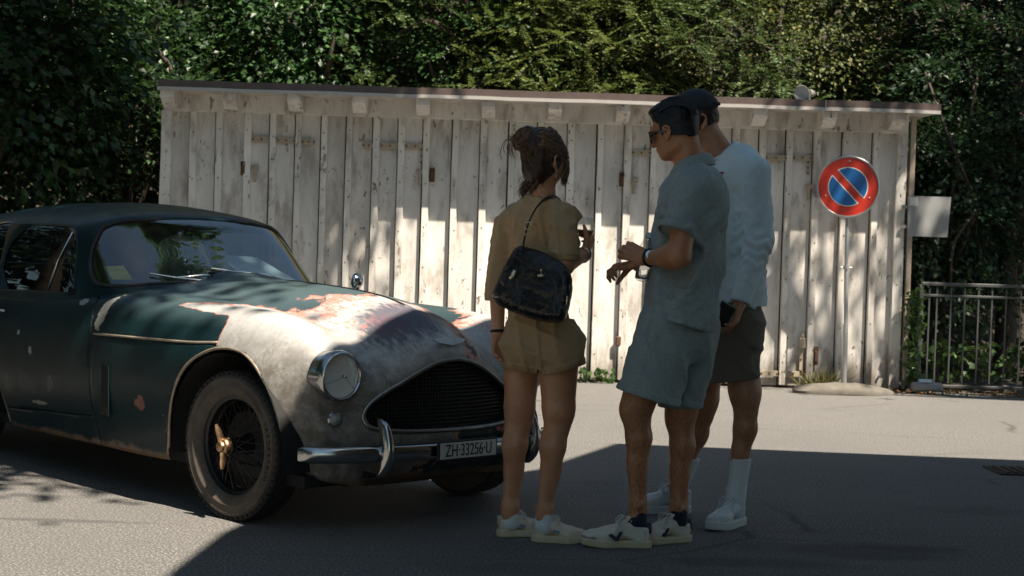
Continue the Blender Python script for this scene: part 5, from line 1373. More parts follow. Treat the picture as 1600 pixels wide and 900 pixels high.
def add_hand(S, wrist, d, n, thumb, curl, sc=1.0, tcurl=.3, spread=.05, tdir=None, k=.006):
    """palm and five fingers; d forearm direction, n palm side, thumb: +1/-1 which side of cross(d,n)"""
    wrist = np.array(wrist, float); d = unit(np.array(d, float)); n = unit(np.array(n, float) - d * (np.array(n, float) @ d)); w = np.cross(d, n) * thumb
    out = {}
    for i in range(4):
        o = (1.5 - i) * .0195 * sc
        kn = wrist + d * (.088 - .006 * abs(i - 1)) * sc + w * o + n * .004 * abs(i - 1.5)
        S.u(cone(wrist + w * o * .62 + d * .005, kn, .0145 * sc, .0105 * sc), .012)
        dd = unit(d + w * (1.5 - i) * spread); L = (.072, .080, .074, .058)[i] * sc; p = kn; c = curl[i] if hasattr(curl, '__len__') else curl
        ax = np.cross(dd, n); dd = rotv(dd, ax, c * .75)
        for q, (fr, r0, r1) in enumerate(((.46, .0092, .0084), (.30, .0084, .0077), (.26, .0077, .0065))):
            e = p + dd * L * fr; S.u(cone(p, e, r0 * sc, r1 * sc), k if q else .008); p = e; dd = rotv(dd, ax, c * (1.0, .7, 0)[q])
        out[i] = p
    tb = wrist + d * .022 * sc + w * .026 * sc + n * .006; td = unit(tdir if tdir is not None else d * .75 + w * .75 + n * .35)
    t1 = tb + td * .042 * sc; td2 = unit(td * (1 - tcurl) + d * tcurl * .9 + n * tcurl * .8); t2 = t1 + td2 * .032 * sc; t3 = t2 + unit(td2 + n * tcurl * .4) * .026 * sc
    S.u(cone(tb, t1, .0155 * sc, .0118 * sc), .012).u(cone(t1, t2, .0112 * sc, .0098 * sc), .005).u(cone(t2, t3, .0098 * sc, .0075 * sc), .005)
    out['t'] = t3; return out
def ear(S, c, f, side, up=(0, 0, 1), s=1.0):
    """auricle: rim, lobe and hollow"""
    M = frame(f, up); c = np.array(c, float); fwd, lat, u = M[:, 0], M[:, 1] * side, M[:, 2]
    pts = [c + fwd * a * s + u * b * s + lat * l * s for a, b, l in ((.012, .010, -.002), (.006, .026, .006), (-.008, .030, .012), (-.018, .020, .015), (-.019, .004, .013), (-.010, -.012, .008), (.002, -.024, .004), (.009, -.020, .0))]
    for a, b in zip(pts[:-1], pts[1:]): S.u(cone(a, b, .0042 * s, .0042 * s), .003)
    S.u(ell(c + lat * .002 - fwd * .004 * s, (.015 * s, .006, .024 * s), M), .004); S.u(ell(pts[6], (.006, .005, .007), M), .003)

# ---- materials of people
def m_skin(name, col, hair=0.0):
    m = Mat(name, .42); co = m.co(); n = m.noise(7, 6, .65, co); n2 = m.noise(70, 3, .6, co)
    c = m.mix(m.ramp(n, [(.3, 0), (.7, 1)]), (col[0] * .78, col[1] * .70, col[2] * .66), tuple(min(1, q * 1.14) for q in col)); c = m.mix(m.ramp(n2, [(.50, 0), (.80, .40)]), c, (col[0] * .8, col[1] * .55, col[2] * .5))
    if hair:
        hn = m.noise(150, 3, .7, co, stretch=(1.6, 1.6, .35)); zz = m.sep(co)[2]
        c = m.mix(m.math('MULTIPLY', m.ramp(hn, [(.52, 0), (.62, hair)]), m.ramp(zz, [(.55, 1), (.75, 0)])), c, (.045, .025, .018))
    m.color(c); m.b.inputs['Subsurface Weight'].default_value = .12; m.b.inputs['Subsurface Radius'].default_value = (.02, .008, .004); m.b.inputs['Subsurface Scale'].default_value = .5
    m.bump(m.noise(260, 3, .6, co), .12, .001); return m.m
def m_cloth(name, col, rough=.85, fold=.5, weave=320, heather=.0, sheen=.3, fscale=5):
    m = Mat(name, rough); co = m.co(); n = m.noise(fscale, 5, .55, co, dist=.6); w = m.noise(weave, 2, .6, co)
    c = m.mix(m.ramp(n, [(.3, 0), (.7, 1)]), tuple(q * .9 for q in col), tuple(min(1, q * 1.06) for q in col))
    c = m.mix(m.ramp(w, [(.35, .0), (.7, .30 + heather)]), c, tuple(q * .62 for q in col)); m.color(c)
    m.b.inputs['Sheen Weight'].default_value = sheen * .25; m.b.inputs['Sheen Roughness'].default_value = .4
    p = m.bump(n, fold * .5, .02); m.bump(w, .35, .0015, p); return m.m
SK_W = m_skin('tanned_skin', (.58, .295, .165)); SK_M = m_skin('olive_skin', (.52, .245, .125), .6); SK_N = m_skin('fair_brown_skin', (.48, .25, .14), .5)
C_KHAKI = m_cloth('khaki_cotton', (.47, .315, .165), .8, .9, 420); C_TERRY = m_cloth('grey_green_terry', (.31, .365, .36), .95, .8, 130, .35, .8)
C_TEE = m_cloth('pale_blue_jersey', (.74, .87, .92), .85, .9, 380); C_OLIVE = m_cloth('dark_khaki_twill', (.17, .145, .11), .85, .7, 380)
C_SOCK = m_cloth('white_sock', (.75, .80, .82), .9, .1, 240); C_CAP = m_cloth('black_cap_cloth', (.020, .030, .038), .8, .3, 300); C_NAVY = m_cloth('navy_felt', (.010, .018, .038), .8, .2)
def m_hair(name, dark, light, isl=.55):
    m = Mat(name, .42); co = m.co(); g = m.node('ShaderNodeNewGeometry').outputs['Random Per Island']
    n = m.noise(26, 4, .6, co, dist=.4); c = m.mix(m.ramp(m.math('ADD', m.math('MULTIPLY', g, isl), m.math('MULTIPLY', n, .5)), [(.3, 0), (.85, 1)]), dark, light); m.color(c)
    m.b.inputs['Specular IOR Level'].default_value = .35; m.bump(m.noise(90, 3, .6, co), .5, .003); return m.m
HB_BROWN = m_hair('brown_hair_mass', (.032, .017, .010), (.12, .066, .036), .0); HB_BLACK = m_hair('black_hair_mass', (.004, .004, .005), (.010, .010, .012), .0); H_BROWN = m_hair('brown_hair', (.04, .02, .011), (.34, .20, .11)); H_BLACK = m_hair('black_hair', (.006, .006, .007), (.06, .065, .075)); H_DKBR = m_hair('dark_brown_hair', (.014, .009, .006), (.05, .032, .022))  # light tone of the black strands paints in a bluish sheen
M_LEATHER = Mat('black_leather', .22, (.010, .011, .013)); _n = M_LEATHER.noise(9, 5, .6, dist=.8); M_LEATHER.rough(M_LEATHER.ramp(_n, [(.3, .12), (.7, .38)])); M_LEATHER.bump(_n, .8, .02); M_LEATHER = M_LEATHER.m
M_GOLD = m_chrome('pale_gold', (.60, .52, .36), .22); M_STEEL = m_chrome('bright_steel', (.6, .6, .6), .15)
M_SHADES = Mat('black_acetate', .12, (.006, .006, .007)).m
C_OFFW = plain('off_white_leather', (.66, .58, .45), .5, vary=.10, scale=20, bump=.05); C_SUEDE = plain('grey_suede', (.26, .25, .215), .9, vary=.12, scale=40); C_SOLE = plain('cream_rubber_sole', (.56, .48, .33), .7, vary=.15, scale=16)
C_WHITE = plain('white_leather', (.62, .67, .68), .45, vary=.06, scale=20); C_WSOLE = plain('white_rubber_sole', (.58, .62, .62), .6, vary=.08, scale=16); C_VW = plain('cream_white_leather', (.66, .62, .54), .5, vary=.08, scale=20); C_BEIGE = plain('beige_leather', (.50, .46, .37), .6, vary=.10, scale=20)
C_NAVYL = plain('navy_leather', (.012, .02, .05), .4); C_PINKT = plain('pale_lining', (.50, .36, .27), .8); C_LACE = plain('white_lace', (.62, .61, .57), .9)

def tubeson(pts, r, n=6, **kw): return MB().tube(spline(pts, max(8, len(pts) * 4)), r, n, **kw)
def ribbons(paths, w, mat, name, parent, jit=.0):
    """many tapered strands as one part (far past counting)"""
    V, F, k = [], [], 0
    for P in paths:
        P = np.array(P); n = len(P); T = np.gradient(P, axis=0); T = unit(T); N = unit(np.cross(T, rng.normal(size=3))); B = np.cross(T, N)
        ta = (np.sin(np.linspace(.25, math.pi * .97, n)) ** .6)[:, None] * w
        for a in (0, 2.1, 4.2): V.append(P + (N * math.cos(a) + B * math.sin(a)) * ta)
        for q in range(3):
            for i in range(n - 1): F.append((k + q * n + i, k + ((q + 1) % 3) * n + i, k + ((q + 1) % 3) * n + i + 1, k + q * n + i + 1))
        k += 3 * n
    o = link(name, np_mesh(name, np.vstack(V), np.array(F), mat, True), parent); o['kind'] = 'stuff'; return o

# ---- shoes (local frame: toe +x, inner side +/-y, z up), lengths in metres
def shoe(name, parent, loc, rz, kind, side=1, L=.285, rx=0):
    root = bpy.data.objects.new(name, None); COL.objects.link(root); root.parent = parent; root.location = loc; root.rotation_euler = (0, rx, rz)
    s = L / .285; up = {'beige': C_OFFW, 'v': C_VW, 'white': C_WHITE}[kind]; sole = {'beige': C_SOLE, 'v': C_SOLE, 'white': C_WSOLE}[kind]
    hs = .036 if kind != 'v' else .030
    def outline(P, grow=0):
        x, y = P[:, 0], P[:, 1]; t = np.clip((x - .035) / (.245 - .035), 0, 1); hw = np.interp(t, [0, .35, .7, 1], [.034, .034, .046, .030]); cy = side * .008 * np.sin(t * 3.14)
        e = np.maximum(np.abs(x - .14) - .105, 0); return np.sqrt(e ** 2 + np.maximum(np.abs(y - cy), 0) ** 2) - hw - grow
    def sc(f): return lambda P: f(P / s) * s
    S = Sdf().u(sc(lambda P: smax(outline(P, .003), np.abs(P[:, 2] - hs / 2 - np.clip(P[:, 0] - .20, 0, 1) * .12) - hs / 2, .006)))
    so_ = polygonize(S, np.array([-.01, -.06, -.002]) * s, np.array([.30, .06, .06]) * s, .003, 'sole', sole, root)
    U = Sdf().u(sc(ell((.215, side * .006, hs + .004), (.066, .042, .034)))).u(sc(cone((.17, side * .006, hs + .014), (.085, 0, hs + .050), .036, .029)), .03 * s)
    U.u(sc(cone((.045, 0, hs + .012), (.042, 0, hs + .040), .036, .032)), .03 * s).u(sc(cone((.05, 0, hs + .03), (.10, 0, hs + .04), .030, .030)), .02 * s)
    U.cut(sc(lambda P: outline(P, -.002))).cut(sc(lambda P: hs - .004 - P[:, 2])).cut(sc(plane((.042, 0, hs + .055), (-.25, 0, 1))) if True else None, .01)
    U.sub(sc(cone((.052, 0, hs + .04), (.060, 0, hs + .12), .023, .034)), .006)
    U.disp(wrinkle(.0012, 60, 5 + len(name)))
    polygonize(U, np.array([-.01, -.06, 0]) * s, np.array([.30, .06, .13]) * s, .0032, 'upper', up, root)
    # tongue, laces, heel tab, toe overlay
    T = Sdf().u(sc(cone((.135, 0, hs + .046), (.088, 0, hs + .088), .020, .023, (.65, 0, .76), 3.0)))
    polygonize(T, np.array([.04, -.04, hs]) * s, np.array([.18, .04, .15]) * s, .003, 'tongue', {'beige': C_PINKT, 'v': C_OFFW, 'white': C_WHITE}[kind], root)
    mb = MB()
    for i in range(6):
        t = i / 5; x = .178 - .078 * t; z = hs + .040 + .036 * t; w = .021 + .004 * t
        for sg in (1, -1):
            mb.tube(spline(np.array([(x, -sg * w, z - .010), (x - .004, -sg * w * .4, z + .006), (x - .012, sg * w * .5, z + .008), (x - .015, sg * w, z - .004)]) * s, 8), .0030 * s, 5, sq=(1.3, .8))
    kx = np.array([.098, 0, hs + .080])
    for sg in (1, -1):
        mb.tube(spline((kx + np.array([(0, 0, 0), (.018, sg * .022, .012), (.040, sg * .034, -.006), (.030, sg * .030, -.022), (.008, sg * .010, -.004)])) * s, 14), .0026 * s, 5)
        mb.tube(spline((kx + np.array([(0, 0, 0), (.022, sg * .016, .004), (.045, sg * .036, -.030), (.050, sg * .041, -.048)])) * s, 12), .0026 * s, 5)
    mb.build('laces', C_LACE if kind != 'white' else C_WHITE, root, True)
    Hh = Sdf().u(sc(cone((.018, 0, hs + .02), (.014, 0, hs + .050), .022, .020))).cut(sc(lambda P: P[:, 0] - .030)).cut(sc(lambda P: outline(P, .0005)))
    if kind != 'white': Hh.cut(sc(lambda P: hs + .026 - P[:, 2]))
    polygonize(Hh, np.array([-.01, -.05, 0]) * s, np.array([.05, .05, .13]) * s, .003, 'heel_tab', {'beige': C_BEIGE, 'v': C_NAVYL, 'white': C_WHITE}[kind], root)
    if kind == 'v':
        Q = Sdf().u(sc(ell((.222, side * .006, hs + .001), (.062, .0435, .030)))).cut(sc(lambda P: outline(P, .0005))).cut(sc(lambda P: hs - .004 - P[:, 2])).cut(sc(plane((.232, 0, hs + .02), (-.8, 0, .6))), .004)
        polygonize(Q, np.array([.1, -.06, 0]) * s, np.array([.30, .06, .1]) * s, .003, 'toe_guard', C_SUEDE, root)
    return root, s, hs
def on_shoe(root, s, hs, poly, side, mat, name, y0=.0375, th=.003):
    """flat mark on the outer wall: poly of (x,z)"""
    V = []; n = len(poly)
    for off in (0, th):
        for x, z in poly: V.append((x * s, side * (np.interp(x, [.03, .08, .15, .2], [.0345, .036, .043, .047]) - (z - hs) * .16 + off) * s, z * s))
    F = [tuple(range(n)), tuple(range(2 * n - 1, n - 1, -1))] + [(i, i + n, (i + 1) % n + n, (i + 1) % n) for i in range(n)]
    MB().add(V, F).build(name, mat, root)

def Wf(Y0): return lambda px, py, dy=0.0: at(px, py, Y0 + dy)
def person(name_label, feet, group=None):
    return thing('person', name_label, 'person', tuple(feet))
def fin(objs_root):
    """parts were modelled in world space: bring them under the root without moving them"""
    pass
class Per:
    def __init__(s, label, foot):
        s.root = thing('person', label, 'person', tuple(foot)); s.o = np.array(foot, float)
    def poly(s, S, lo, hi, h, name, mat, label=None):
        o = polygonize(S, lo, hi, h, name, mat, s.root); o.location = -s.o
        if label: o['label'] = label
        return o
    def mb(s, mb, name, mat, smooth=True, angle=None):
        o = mb.build(name, mat, s.root, smooth, angle); o.location = -s.o; return o
def bounds(pts, pad=.12): P = np.array(pts); return P.min(0) - pad, P.max(0) + pad
# ================================================================== woman in a khaki playsuit, seen from behind, turned to the right
W = Wf(6.50); fW = unit(np.array([.64, .77, 0])); lW = np.array([-.77, .64, 0]); Z = np.array([0, 0, 1.])
PW = Per('woman in a khaki playsuit with a messy brown updo and a glass, beside the car', (W(835, 845)[0], 6.5, 0))
hd = W(851, 246, -.0)
def leg(S, hip, knee, ankle, r, back, k=.02, front=True):
    """r: hip, above knee, knee, calf, ankle"""
    hip, knee, ankle = map(lambda q: np.array(q, float), (hip, knee, ankle)); back = np.array(back, float); r = [q - .004 for q in r]; lat = unit(np.cross(back, Z))
    for sg in (-1, 1):   # two calf heads, hamstring tendons, ankle bones
        cc = knee + (ankle - knee) * (.27 if sg > 0 else .31); S.u(ell(cc + back * .020 + lat * sg * .016, (r[3] * .50, r[3] * .48, .075)), .02)
        S.u(cone(knee + Z * .09 + back * .030 + lat * sg * .030, knee - Z * .045 + back * .022 + lat * sg * .026, .014, .012), .02)
        S.u(ell(ankle + lat * sg * .026, (.013, .013, .016)), .012)
    S.u(ell(knee - back * .034, (.024, .026, .032)), .02).u(cone(knee + (ankle - knee) * .62 + back * .018, ankle - Z * .03 + back * .026, .016, .013), .015)
    S.u(cone(knee + (ankle - knee) * .15 - back * .020, knee + (ankle - knee) * .75 - back * .010, .026, .020), .02)
    S.u(cone(hip, hip + (knee - hip) * .9, r[0], r[1]), k).u(cone(hip + (knee - hip) * .85, knee + (ankle - knee) * .06, r[1], r[2]), .02)
    c = knee + (ankle - knee) * .30; S.u(cone(knee, c + back * .010, r[2], r[3] * .90), .02).u(cone(c + back * .012, knee + (ankle - knee) * .62, r[3] * .90, r[3] * .66), .02)
    S.u(cone(knee + (ankle - knee) * .55, ankle, r[3] * .68, r[4] - .003), .02)
    S.u(cone(ankle, ankle - Z * .05 , r[4], r[4] * 1.1), .02)
B = Sdf()
B.u(ell(hd, (.090, .074, .108), frame(fW)), .01).u(ell(hd + fW * .038 - Z * .052, (.052, .052, .060), frame(fW)), .03).u(ell(hd + fW * .085 - Z * .030, (.012, .009, .015), frame(fW)), .012)
B.u(ell(hd + fW * .070 - Z * .090, (.018, .020, .014), frame(fW)), .015).u(cone(hd + fW * .078 - Z * .058, hd + fW * .080 - Z * .064, .010, .010), .01)
B.u(cone(hd - Z * .06 - fW * .01, W(848, 322, 0), .050, .056), .025).u(cone(W(808, 342, .09), W(880, 334, -.09), .050, .050), .04)
B.u(cone(W(842, 360, .0), W(836, 430, 0), .108, .098, fW, 1.35), .05).u(cone(W(838, 430, 0), W(843, 510, .01), .100, .140, fW, 1.2), .05)
ear(B, W(867.5, 254, -.062), fW, -1, s=1.05)
leg(B, W(817, 545, .06), W(811, 655, .06), W(797, 790, .06), (.088, .066, .053, .061, .039), -fW)
leg(B, W(872, 545, -.05), W(873, 655, -.05), W(851, 795, -.04), (.094, .070, .053, .062, .036), -fW)
eL = W(777, 432, .10); wL = W(778, 520, .06); B.u(cone(W(795, 345, .11), eL, .048, .040), .03).u(cone(eL, wL, .038, .026), .02)
dL = unit(wL - eL); hL = add_hand(B, wL, dL + np.array([-.0, 0, 0]), unit(-lW * .8 - fW * .3) * 1.0, -1, (.35, .45, .55, .6), .93, tdir=dL * .9 + fW * .4 - lW * .1)
eR = W(880, 415, -.17); wR = W(913, 397, .03); B.u(cone(W(879, 348, -.11), eR, .044, .042), .03).u(cone(eR, wR, .041, .0265), .02)
gl = W(916, 362, .10)   # the glass
dR = unit(W(928, 375, .09) - wR); hR = add_hand(B, wR, dR, unit(gl - wR + np.array([0, .02, 0])), 1, (.95, .9, .85, .8), .93, tcurl=.5)
lo, hi = bounds([W(775, 200), W(930, 200), W(775, 835, -.15), W(930, 835, .25)], .03); lo[1] = 6.15; hi[1] = 6.85
PW.poly(B, lo, hi, .0048, 'body', SK_W)
# playsuit: blouse, sleeves, shorts with turned cuffs
G = Sdf()
G.u(cone(W(840, 350, .01), W(838, 425, .01), .130, .120, fW, 1.25), .05).u(cone(W(804, 348, .085), W(876, 340, -.085), .062, .062), .04).u(cone(W(838, 430, .01), W(843, 470, .01), .128, .128, fW, 1.15), .05)
G.u(cone(W(843, 480, .01), W(846, 535, .0), .130, .158, fW, 1.12), .05)
G.u(cone(W(794, 352, .10), W(776, 458, .10), .060, .050), .012).u(cone(W(880, 346, -.11), W(880, 402, -.15), .066, .064), .012)
G.u(cone(W(820, 540, .05), W(810, 610, .06), .098, .070), .03).u(cone(W(872, 540, -.04), W(877, 612, -.05), .108, .104), .03)
G.u(ell(W(826, 545, -.03), (.085, .085, .085)), .04).u(ell(W(872, 545, -.09), (.090, .085, .085)), .04)
G.disp(wrinkle(.0050, 15, 3, (1, 1, .9))).disp(creases(.0130, 24, (.8, .3, .55), 3)).disp(creases(.0045, 48, (.5, .3, .9), 5)); G.disp(wrinkle(.0014, 60, 4, (1, 1, 1.6)))
xs_ = W(838, 540)[0]; G.disp(lambda P: (.0035 * np.exp(-((P[:, 0] - xs_ - (P[:, 2] - .9) * .02) / .005) ** 2) * (P[:, 2] < 1.02)).astype(F4))
g1, g2 = W(776, 470, .1), W(877, 407, -.13); hemL, hemR = W(809, 577, .05), W(876, 578, -.05)
def cutW(P):
    left = P[:, 0] < W(842, 560)[0]
    zl = hemL[2] - (P[:, 0] - hemL[0]) * .05; zr = hemR[2] + (P[:, 0] - hemR[0]) * .28
    low = np.where(left, zl, zr) - P[:, 2]; low = np.where(np.abs(P[:, 0] - W(842, 575)[0]) < .006, low + .02, low)
    inlegs = P[:, 2] < W(0, 500)[2]
    la = (P[:, 0] < W(797, 0)[0]) & (P[:, 2] > W(0, 500)[2]); ra = ((P[:, 0] > W(858, 0)[0]) & (P[:, 1] < 6.42)) & (P[:, 2] < g2[2] + .12)
    d = np.where(inlegs, low, -1.0); d = np.where(la, np.maximum(d, g1[2] - P[:, 2]), d); return d
G.disp(lambda P: np.where((cutW(P) > -.030) & (P[:, 2] < W(0, 500)[2]), -.0045, 0).astype(F4)); G.cut(cutW, .002)
nk = W(851, 308, 0); G.sub(cone(nk + fW * .01, nk + Z * .2 + fW * .02, .058, .075), .006)
# the right sleeve ends at the elbow
sdR = unit(eR - W(880, 346, -.11))
def cutR(P):
    q = P - np.array(W(877, 412, -.135), F4); along = q @ sdR.astype(F4); rad = np.sqrt(((q - along[:, None] * sdR.astype(F4)) ** 2).sum(1)); return np.where(rad < .105, along, -1.0)
G.sub(lambda P: np.where((P[:, 0] > W(885, 0)[0]) & (P[:, 2] < g2[2] + .0) & (P[:, 2] > W(0, 470)[2]), -1, 1.0), .002)
PW.poly(G, lo, hi, .0052, 'playsuit', C_KHAKI)
# turned hems
def cuff(P_, c, a, b, ax, r, name='cuff'):
    th = np.linspace(0, 2 * math.pi, 28, endpoint=False); ax = unit(np.array(ax, float)); u = unit(np.cross(ax, [0, 1, .01])); v = np.cross(ax, u)
    V = []; n = 28
    for (h, q) in ((0, -.003), (0, .004), (r, .006), (r, -.003)):
        for t in th: V.append(np.array(c) + ax * h + (u * math.cos(t) * (a + q) + v * math.sin(t) * (b + q)) * (1 + .02 * math.sin(3 * t + h * 40)))
    F = [(i * n + k, i * n + (k + 1) % n, ((i + 1) % 4) * n + (k + 1) % n, ((i + 1) % 4) * n + k) for i in range(4) for k in range(n)]
    return PW.mb(MB().add(V, F), name, C_KHAKI, True, 50)
cuff(PW, W(777, 470, .10), .050, .052, (.02, 0, 1), .030); cuff(PW, W(881, 404, -.152), .062, .060, -sdR, .028)
# collar and seam ridge
PW.mb(tubeson([W(834, 311, .07), W(836, 303, .02), W(846, 300, -.045), W(857, 304, -.055), W(863, 312, -.03)], .009, 8, sq=(.6, 1.4)), 'collar', C_KHAKI)
PW.mb(tubeson([W(790, 346, .06), W(812, 330, .02), W(838, 326, -.06), W(868, 334, -.13), W(884, 350, -.155)], .0022, 5), 'yoke_seam', C_KHAKI)
# hair
Hh = Sdf().u(ell(hd - fW * .012 + Z * .012, (.098, .083, .108), frame(fW)), .01).cut(lambda P: np.maximum(((P - hd.astype(F4)) @ fW.astype(F4)) - .058, -1) , .01)
Hh.sub(ell(hd + fW * .070 - Z * .05 , (.060, .12, .085), frame(fW)), .01)
Hh.u(ell(hd - fW * .055 - Z * .058, (.045, .060, .060), frame(fW)), .03).u(cone(W(838, 276, -.01), W(834, 298, -.02), .040, .020), .02)
for (x, y, d_, r) in ((821, 216, -.0, .040), (813, 226, .01, .030), (830, 230, -.02, .032), (826, 206, .0, .026)): Hh.u(ell(W(x, y, d_), (r, r, r * .95)), .02)
Hh.disp(wrinkle(.0025, 75, 8, (1, 1, .6)))
PW.poly(Hh, W(790, 305, -.2), W(890, 190, .2) , .0042, 'hair', HB_BROWN)
paths = []
def onhead(th, ph, k=1.0):   # th around up axis from front, ph elevation
    M = frame(fW); q = np.array([math.cos(ph) * math.cos(th) * .101, math.cos(ph) * math.sin(th) * .086, math.sin(ph) * .111]) * k; return hd - fW * .012 + Z * .012 + M @ q
bun = W(824, 226, -.02); g = np.random.default_rng(60)
for i in range(800):   # swept from the forehead and temples back into the bun
    th = g.uniform(-1.5, 1.6); ph = g.uniform(-.1, 1.3) if abs(th) < .9 else g.uniform(-.2, 1.2); k = 1.01 + g.random() * .03
    a = onhead(th, ph, k); m1 = onhead(th + (math.pi - th) * .35 * (1 if th >= 0 else 1) if th >= 0 else th - (math.pi + th) * .35, ph * .9 + .12, k + .02); m2 = onhead(math.pi * (.78 if th >= 0 else -.78), .55 + .3 * g.normal() * .5, k + .02)
    paths.append(spline([a, m1, m2, bun + g.normal(size=3) * .014], 12))
for i in range(500):   # nape hair falling down
    th = math.pi + g.uniform(-1.35, 1.35); a = onhead(th, g.uniform(-.2, .45), 1.02); b = onhead(th, -.65, .95); e = W(836, 292, -.02) + g.normal(size=3) * np.array([.020, .022, .014]); paths.append(spline([a, b, e + Z * .02, e], 10))
for i in range(560):   # loops and ends of the bun
    c = W(821, 218, -.005); a = c + g.normal(size=3) * .010; d = unit(g.normal(size=3)); e = unit(np.cross(d, g.normal(size=3) + np.array([0, 0, 0.])))
    r = g.uniform(.038, .050); paths.append(np.array([c + unit(g.normal(size=3)) * .001 + (d * math.cos(t) + e * math.sin(t)) * np.array([r, r, r * 1.05]) for t in np.linspace(-1.1, g.uniform(1.2, 2.6), 12)]))
for i in range(12):    # loose ends hanging left of the bun
    a = W(812, 214, .0) + g.normal(size=3) * .008; sw = g.uniform(-.035, .01); paths.append(spline([a, a + np.array([-.028 + sw * .4, g.normal() * .01, -.004]), a + np.array([-.034 + sw, g.normal() * .01, -.04 - g.random() * .02]), a + np.array([-.02 + sw, g.normal() * .01, -.07 - g.random() * .03])], 9))
for i in range(60):    # strands at the neck curling out
    a = W(832, 284, -.02) + g.normal(size=3) * .01; paths.append(spline([a, a + np.array([-.022, g.normal() * .008, -.014]), a + np.array([-.036 + g.normal() * .005, 0, -.038]), a + np.array([-.028, 0, -.060])], 9))
for i in range(160):   # long face-framing lock at the right
    a = onhead(-.55 + g.normal() * .12, .75, 1.02); b = W(882, 240, .01) + g.normal(size=3) * .006; c = W(886, 264, .01) + g.normal(size=3) * .006; e = W(881, 286, .0) + g.normal(size=3) * .008; paths.append(spline([a, b, c, e], 10))
o = ribbons(paths, .0018, H_BROWN, 'hair_strands', PW.root); o.location = -PW.o
# earrings, sunglasses on the head
er = W(869.5, 264, -.072)
mb = MB()
for i in range(6): mb.lathe([(.001, -.003), (.0035, 0), (.001, .003)], er + np.array([(-1) ** i * .0015, 0, -i * .0068]), (0, 0, 1), 8)
PW.mb(mb, 'earring', M_STEEL)
sgm = MB()
PX = W(858, 206, -.05)
sgm.tube(spline([W(849, 206, -.03), W(855, 203, -.05), W(862, 207, -.055), W(864, 224, -.075)], 14), .0045, 6, sq=(1, .7)).box(W(856, 205, -.02), (.045, .07, .012), None, .004)
so2 = PW.mb(sgm, 'sunglasses', M_SHADES)
# bracelets, ring, watch band
def bangle(P_, c, ax, r, t, mat, name, root=PW):
    ax = unit(np.array(ax, float)); u = unit(np.cross(ax, [0, .1, 1])); v = np.cross(ax, u); c = np.array(c, float)
    return root.mb(MB().tube([c + (u * math.cos(a) + v * math.sin(a)) * r for a in np.linspace(0, 2 * math.pi, 24, endpoint=False)], t, 6, closed=True), name, mat)
aR = unit(wR - eR)
bangle(PW, wR - aR * .012, aR, .0305, .0028, M_STEEL, 'bracelet'); bangle(PW, wR - aR * .024, aR, .0325, .0024, M_GOLD, 'bracelet'); bangle(PW, wR + aR * .000, aR, .0300, .0028, M_RUBBER, 'bracelet')
bangle(PW, wL - dL * .006, dL, .0275, .0065, M_RUBBER, 'watch_band')
# ankle socks and shoes
for (a, nm) in ((W(797, 798, .06), 0), (W(851, 803, -.04), 0)):
    S = Sdf().u(cone(a - Z * .002, a - Z * .05, .037, .040)); PW.poly(S, a - .07, a + .07, .004, 'sock', C_SOCK)
def put_shoe(Pn, name, heel, toe, kind, side, L):
    heel, toe = np.array(heel), np.array(toe); rz = math.atan2(toe[1] - heel[1], toe[0] - heel[0]); loc = heel - Pn.o; loc[2] = .0 ; return shoe(name, Pn.root, tuple(loc), rz, kind, side, L) + (rz,)
def gY(px, py): return ground_at(px, py)
hA = W(797, 800, .06); a = math.atan2(.30, .95)
for (ank, an, sd_) in ((W(797, 800, .06), R(12), 1), (W(852, 800, -.04), R(-2), -1)):
    d = np.array([math.cos(an), math.sin(an), 0]); heel = ank - d * .055; r_, s_, h_, z_ = put_shoe(PW, 'shoe', heel, heel + d, 'beige', sd_, .242 if sd_ < 0 else .242)
    on_shoe(r_, s_, h_, [(.105, h_ + .018), (.135, h_ + .014), (.140, h_ + .024), (.112, h_ + .030)], -1, plain('blue_tag', (.10, .20, .35), .5), 'side_tag')

# ---- shoulder bag and wine glass
bgp = [(812, 384), (835, 390), (857, 399), (878, 412), (891, 430), (893, 450), (890, 470), (880, 500), (858, 503), (834, 499), (793, 483), (770, 467), (775, 446), (788, 418), (800, 396)]
YB = 6.5 - .20
BP = np.array([at(x, y, YB) for x, y in bgp]); bc = BP.mean(0); B2 = smooth_poly(BP[:, [0, 2]], 60)
tilt = .25
def bagf(P):
    sd2 = poly_sd(P[:, [0, 2]], B2).astype(F4); yc = YB - (P[:, 0] - bc[0]) * .45; w = P[:, 1] - yc
    sag = 1 - .35 * np.clip((P[:, 2] - bc[2]) / .12, -1, 1); t = .055 * sag; ins = np.clip(-sd2 / .045, 0, 1)
    inside = (np.abs(w) / t - np.sqrt(ins * (2 - ins))) * t * .6; return np.where(sd2 > 0, np.maximum(sd2, np.abs(w) * .6), inside)
S = Sdf().u(bagf).disp(wrinkle(.0030, 26, 12, (1, 1, 1.2))).disp(wrinkle(.0010, 70, 13))
bag = thing('shoulder_bag', 'black leather shoulder bag with pale zip pulls hanging on her back', 'bag', tuple(bc))
class BagP(Per):
    def __init__(s): s.root = bag; s.o = bc
BG = BagP()
BG.poly(S, BP.min(0) - .22, BP.max(0) + .22, .0045, 'pouch', M_LEATHER)
def yb(x, off=.0): return YB - (x - bc[0]) * .45 - .055 - off
def bagpt(px, py, off=0.0):
    p = at(px, py, YB - .05); p = at(px, py, yb(p[0], off)); return p
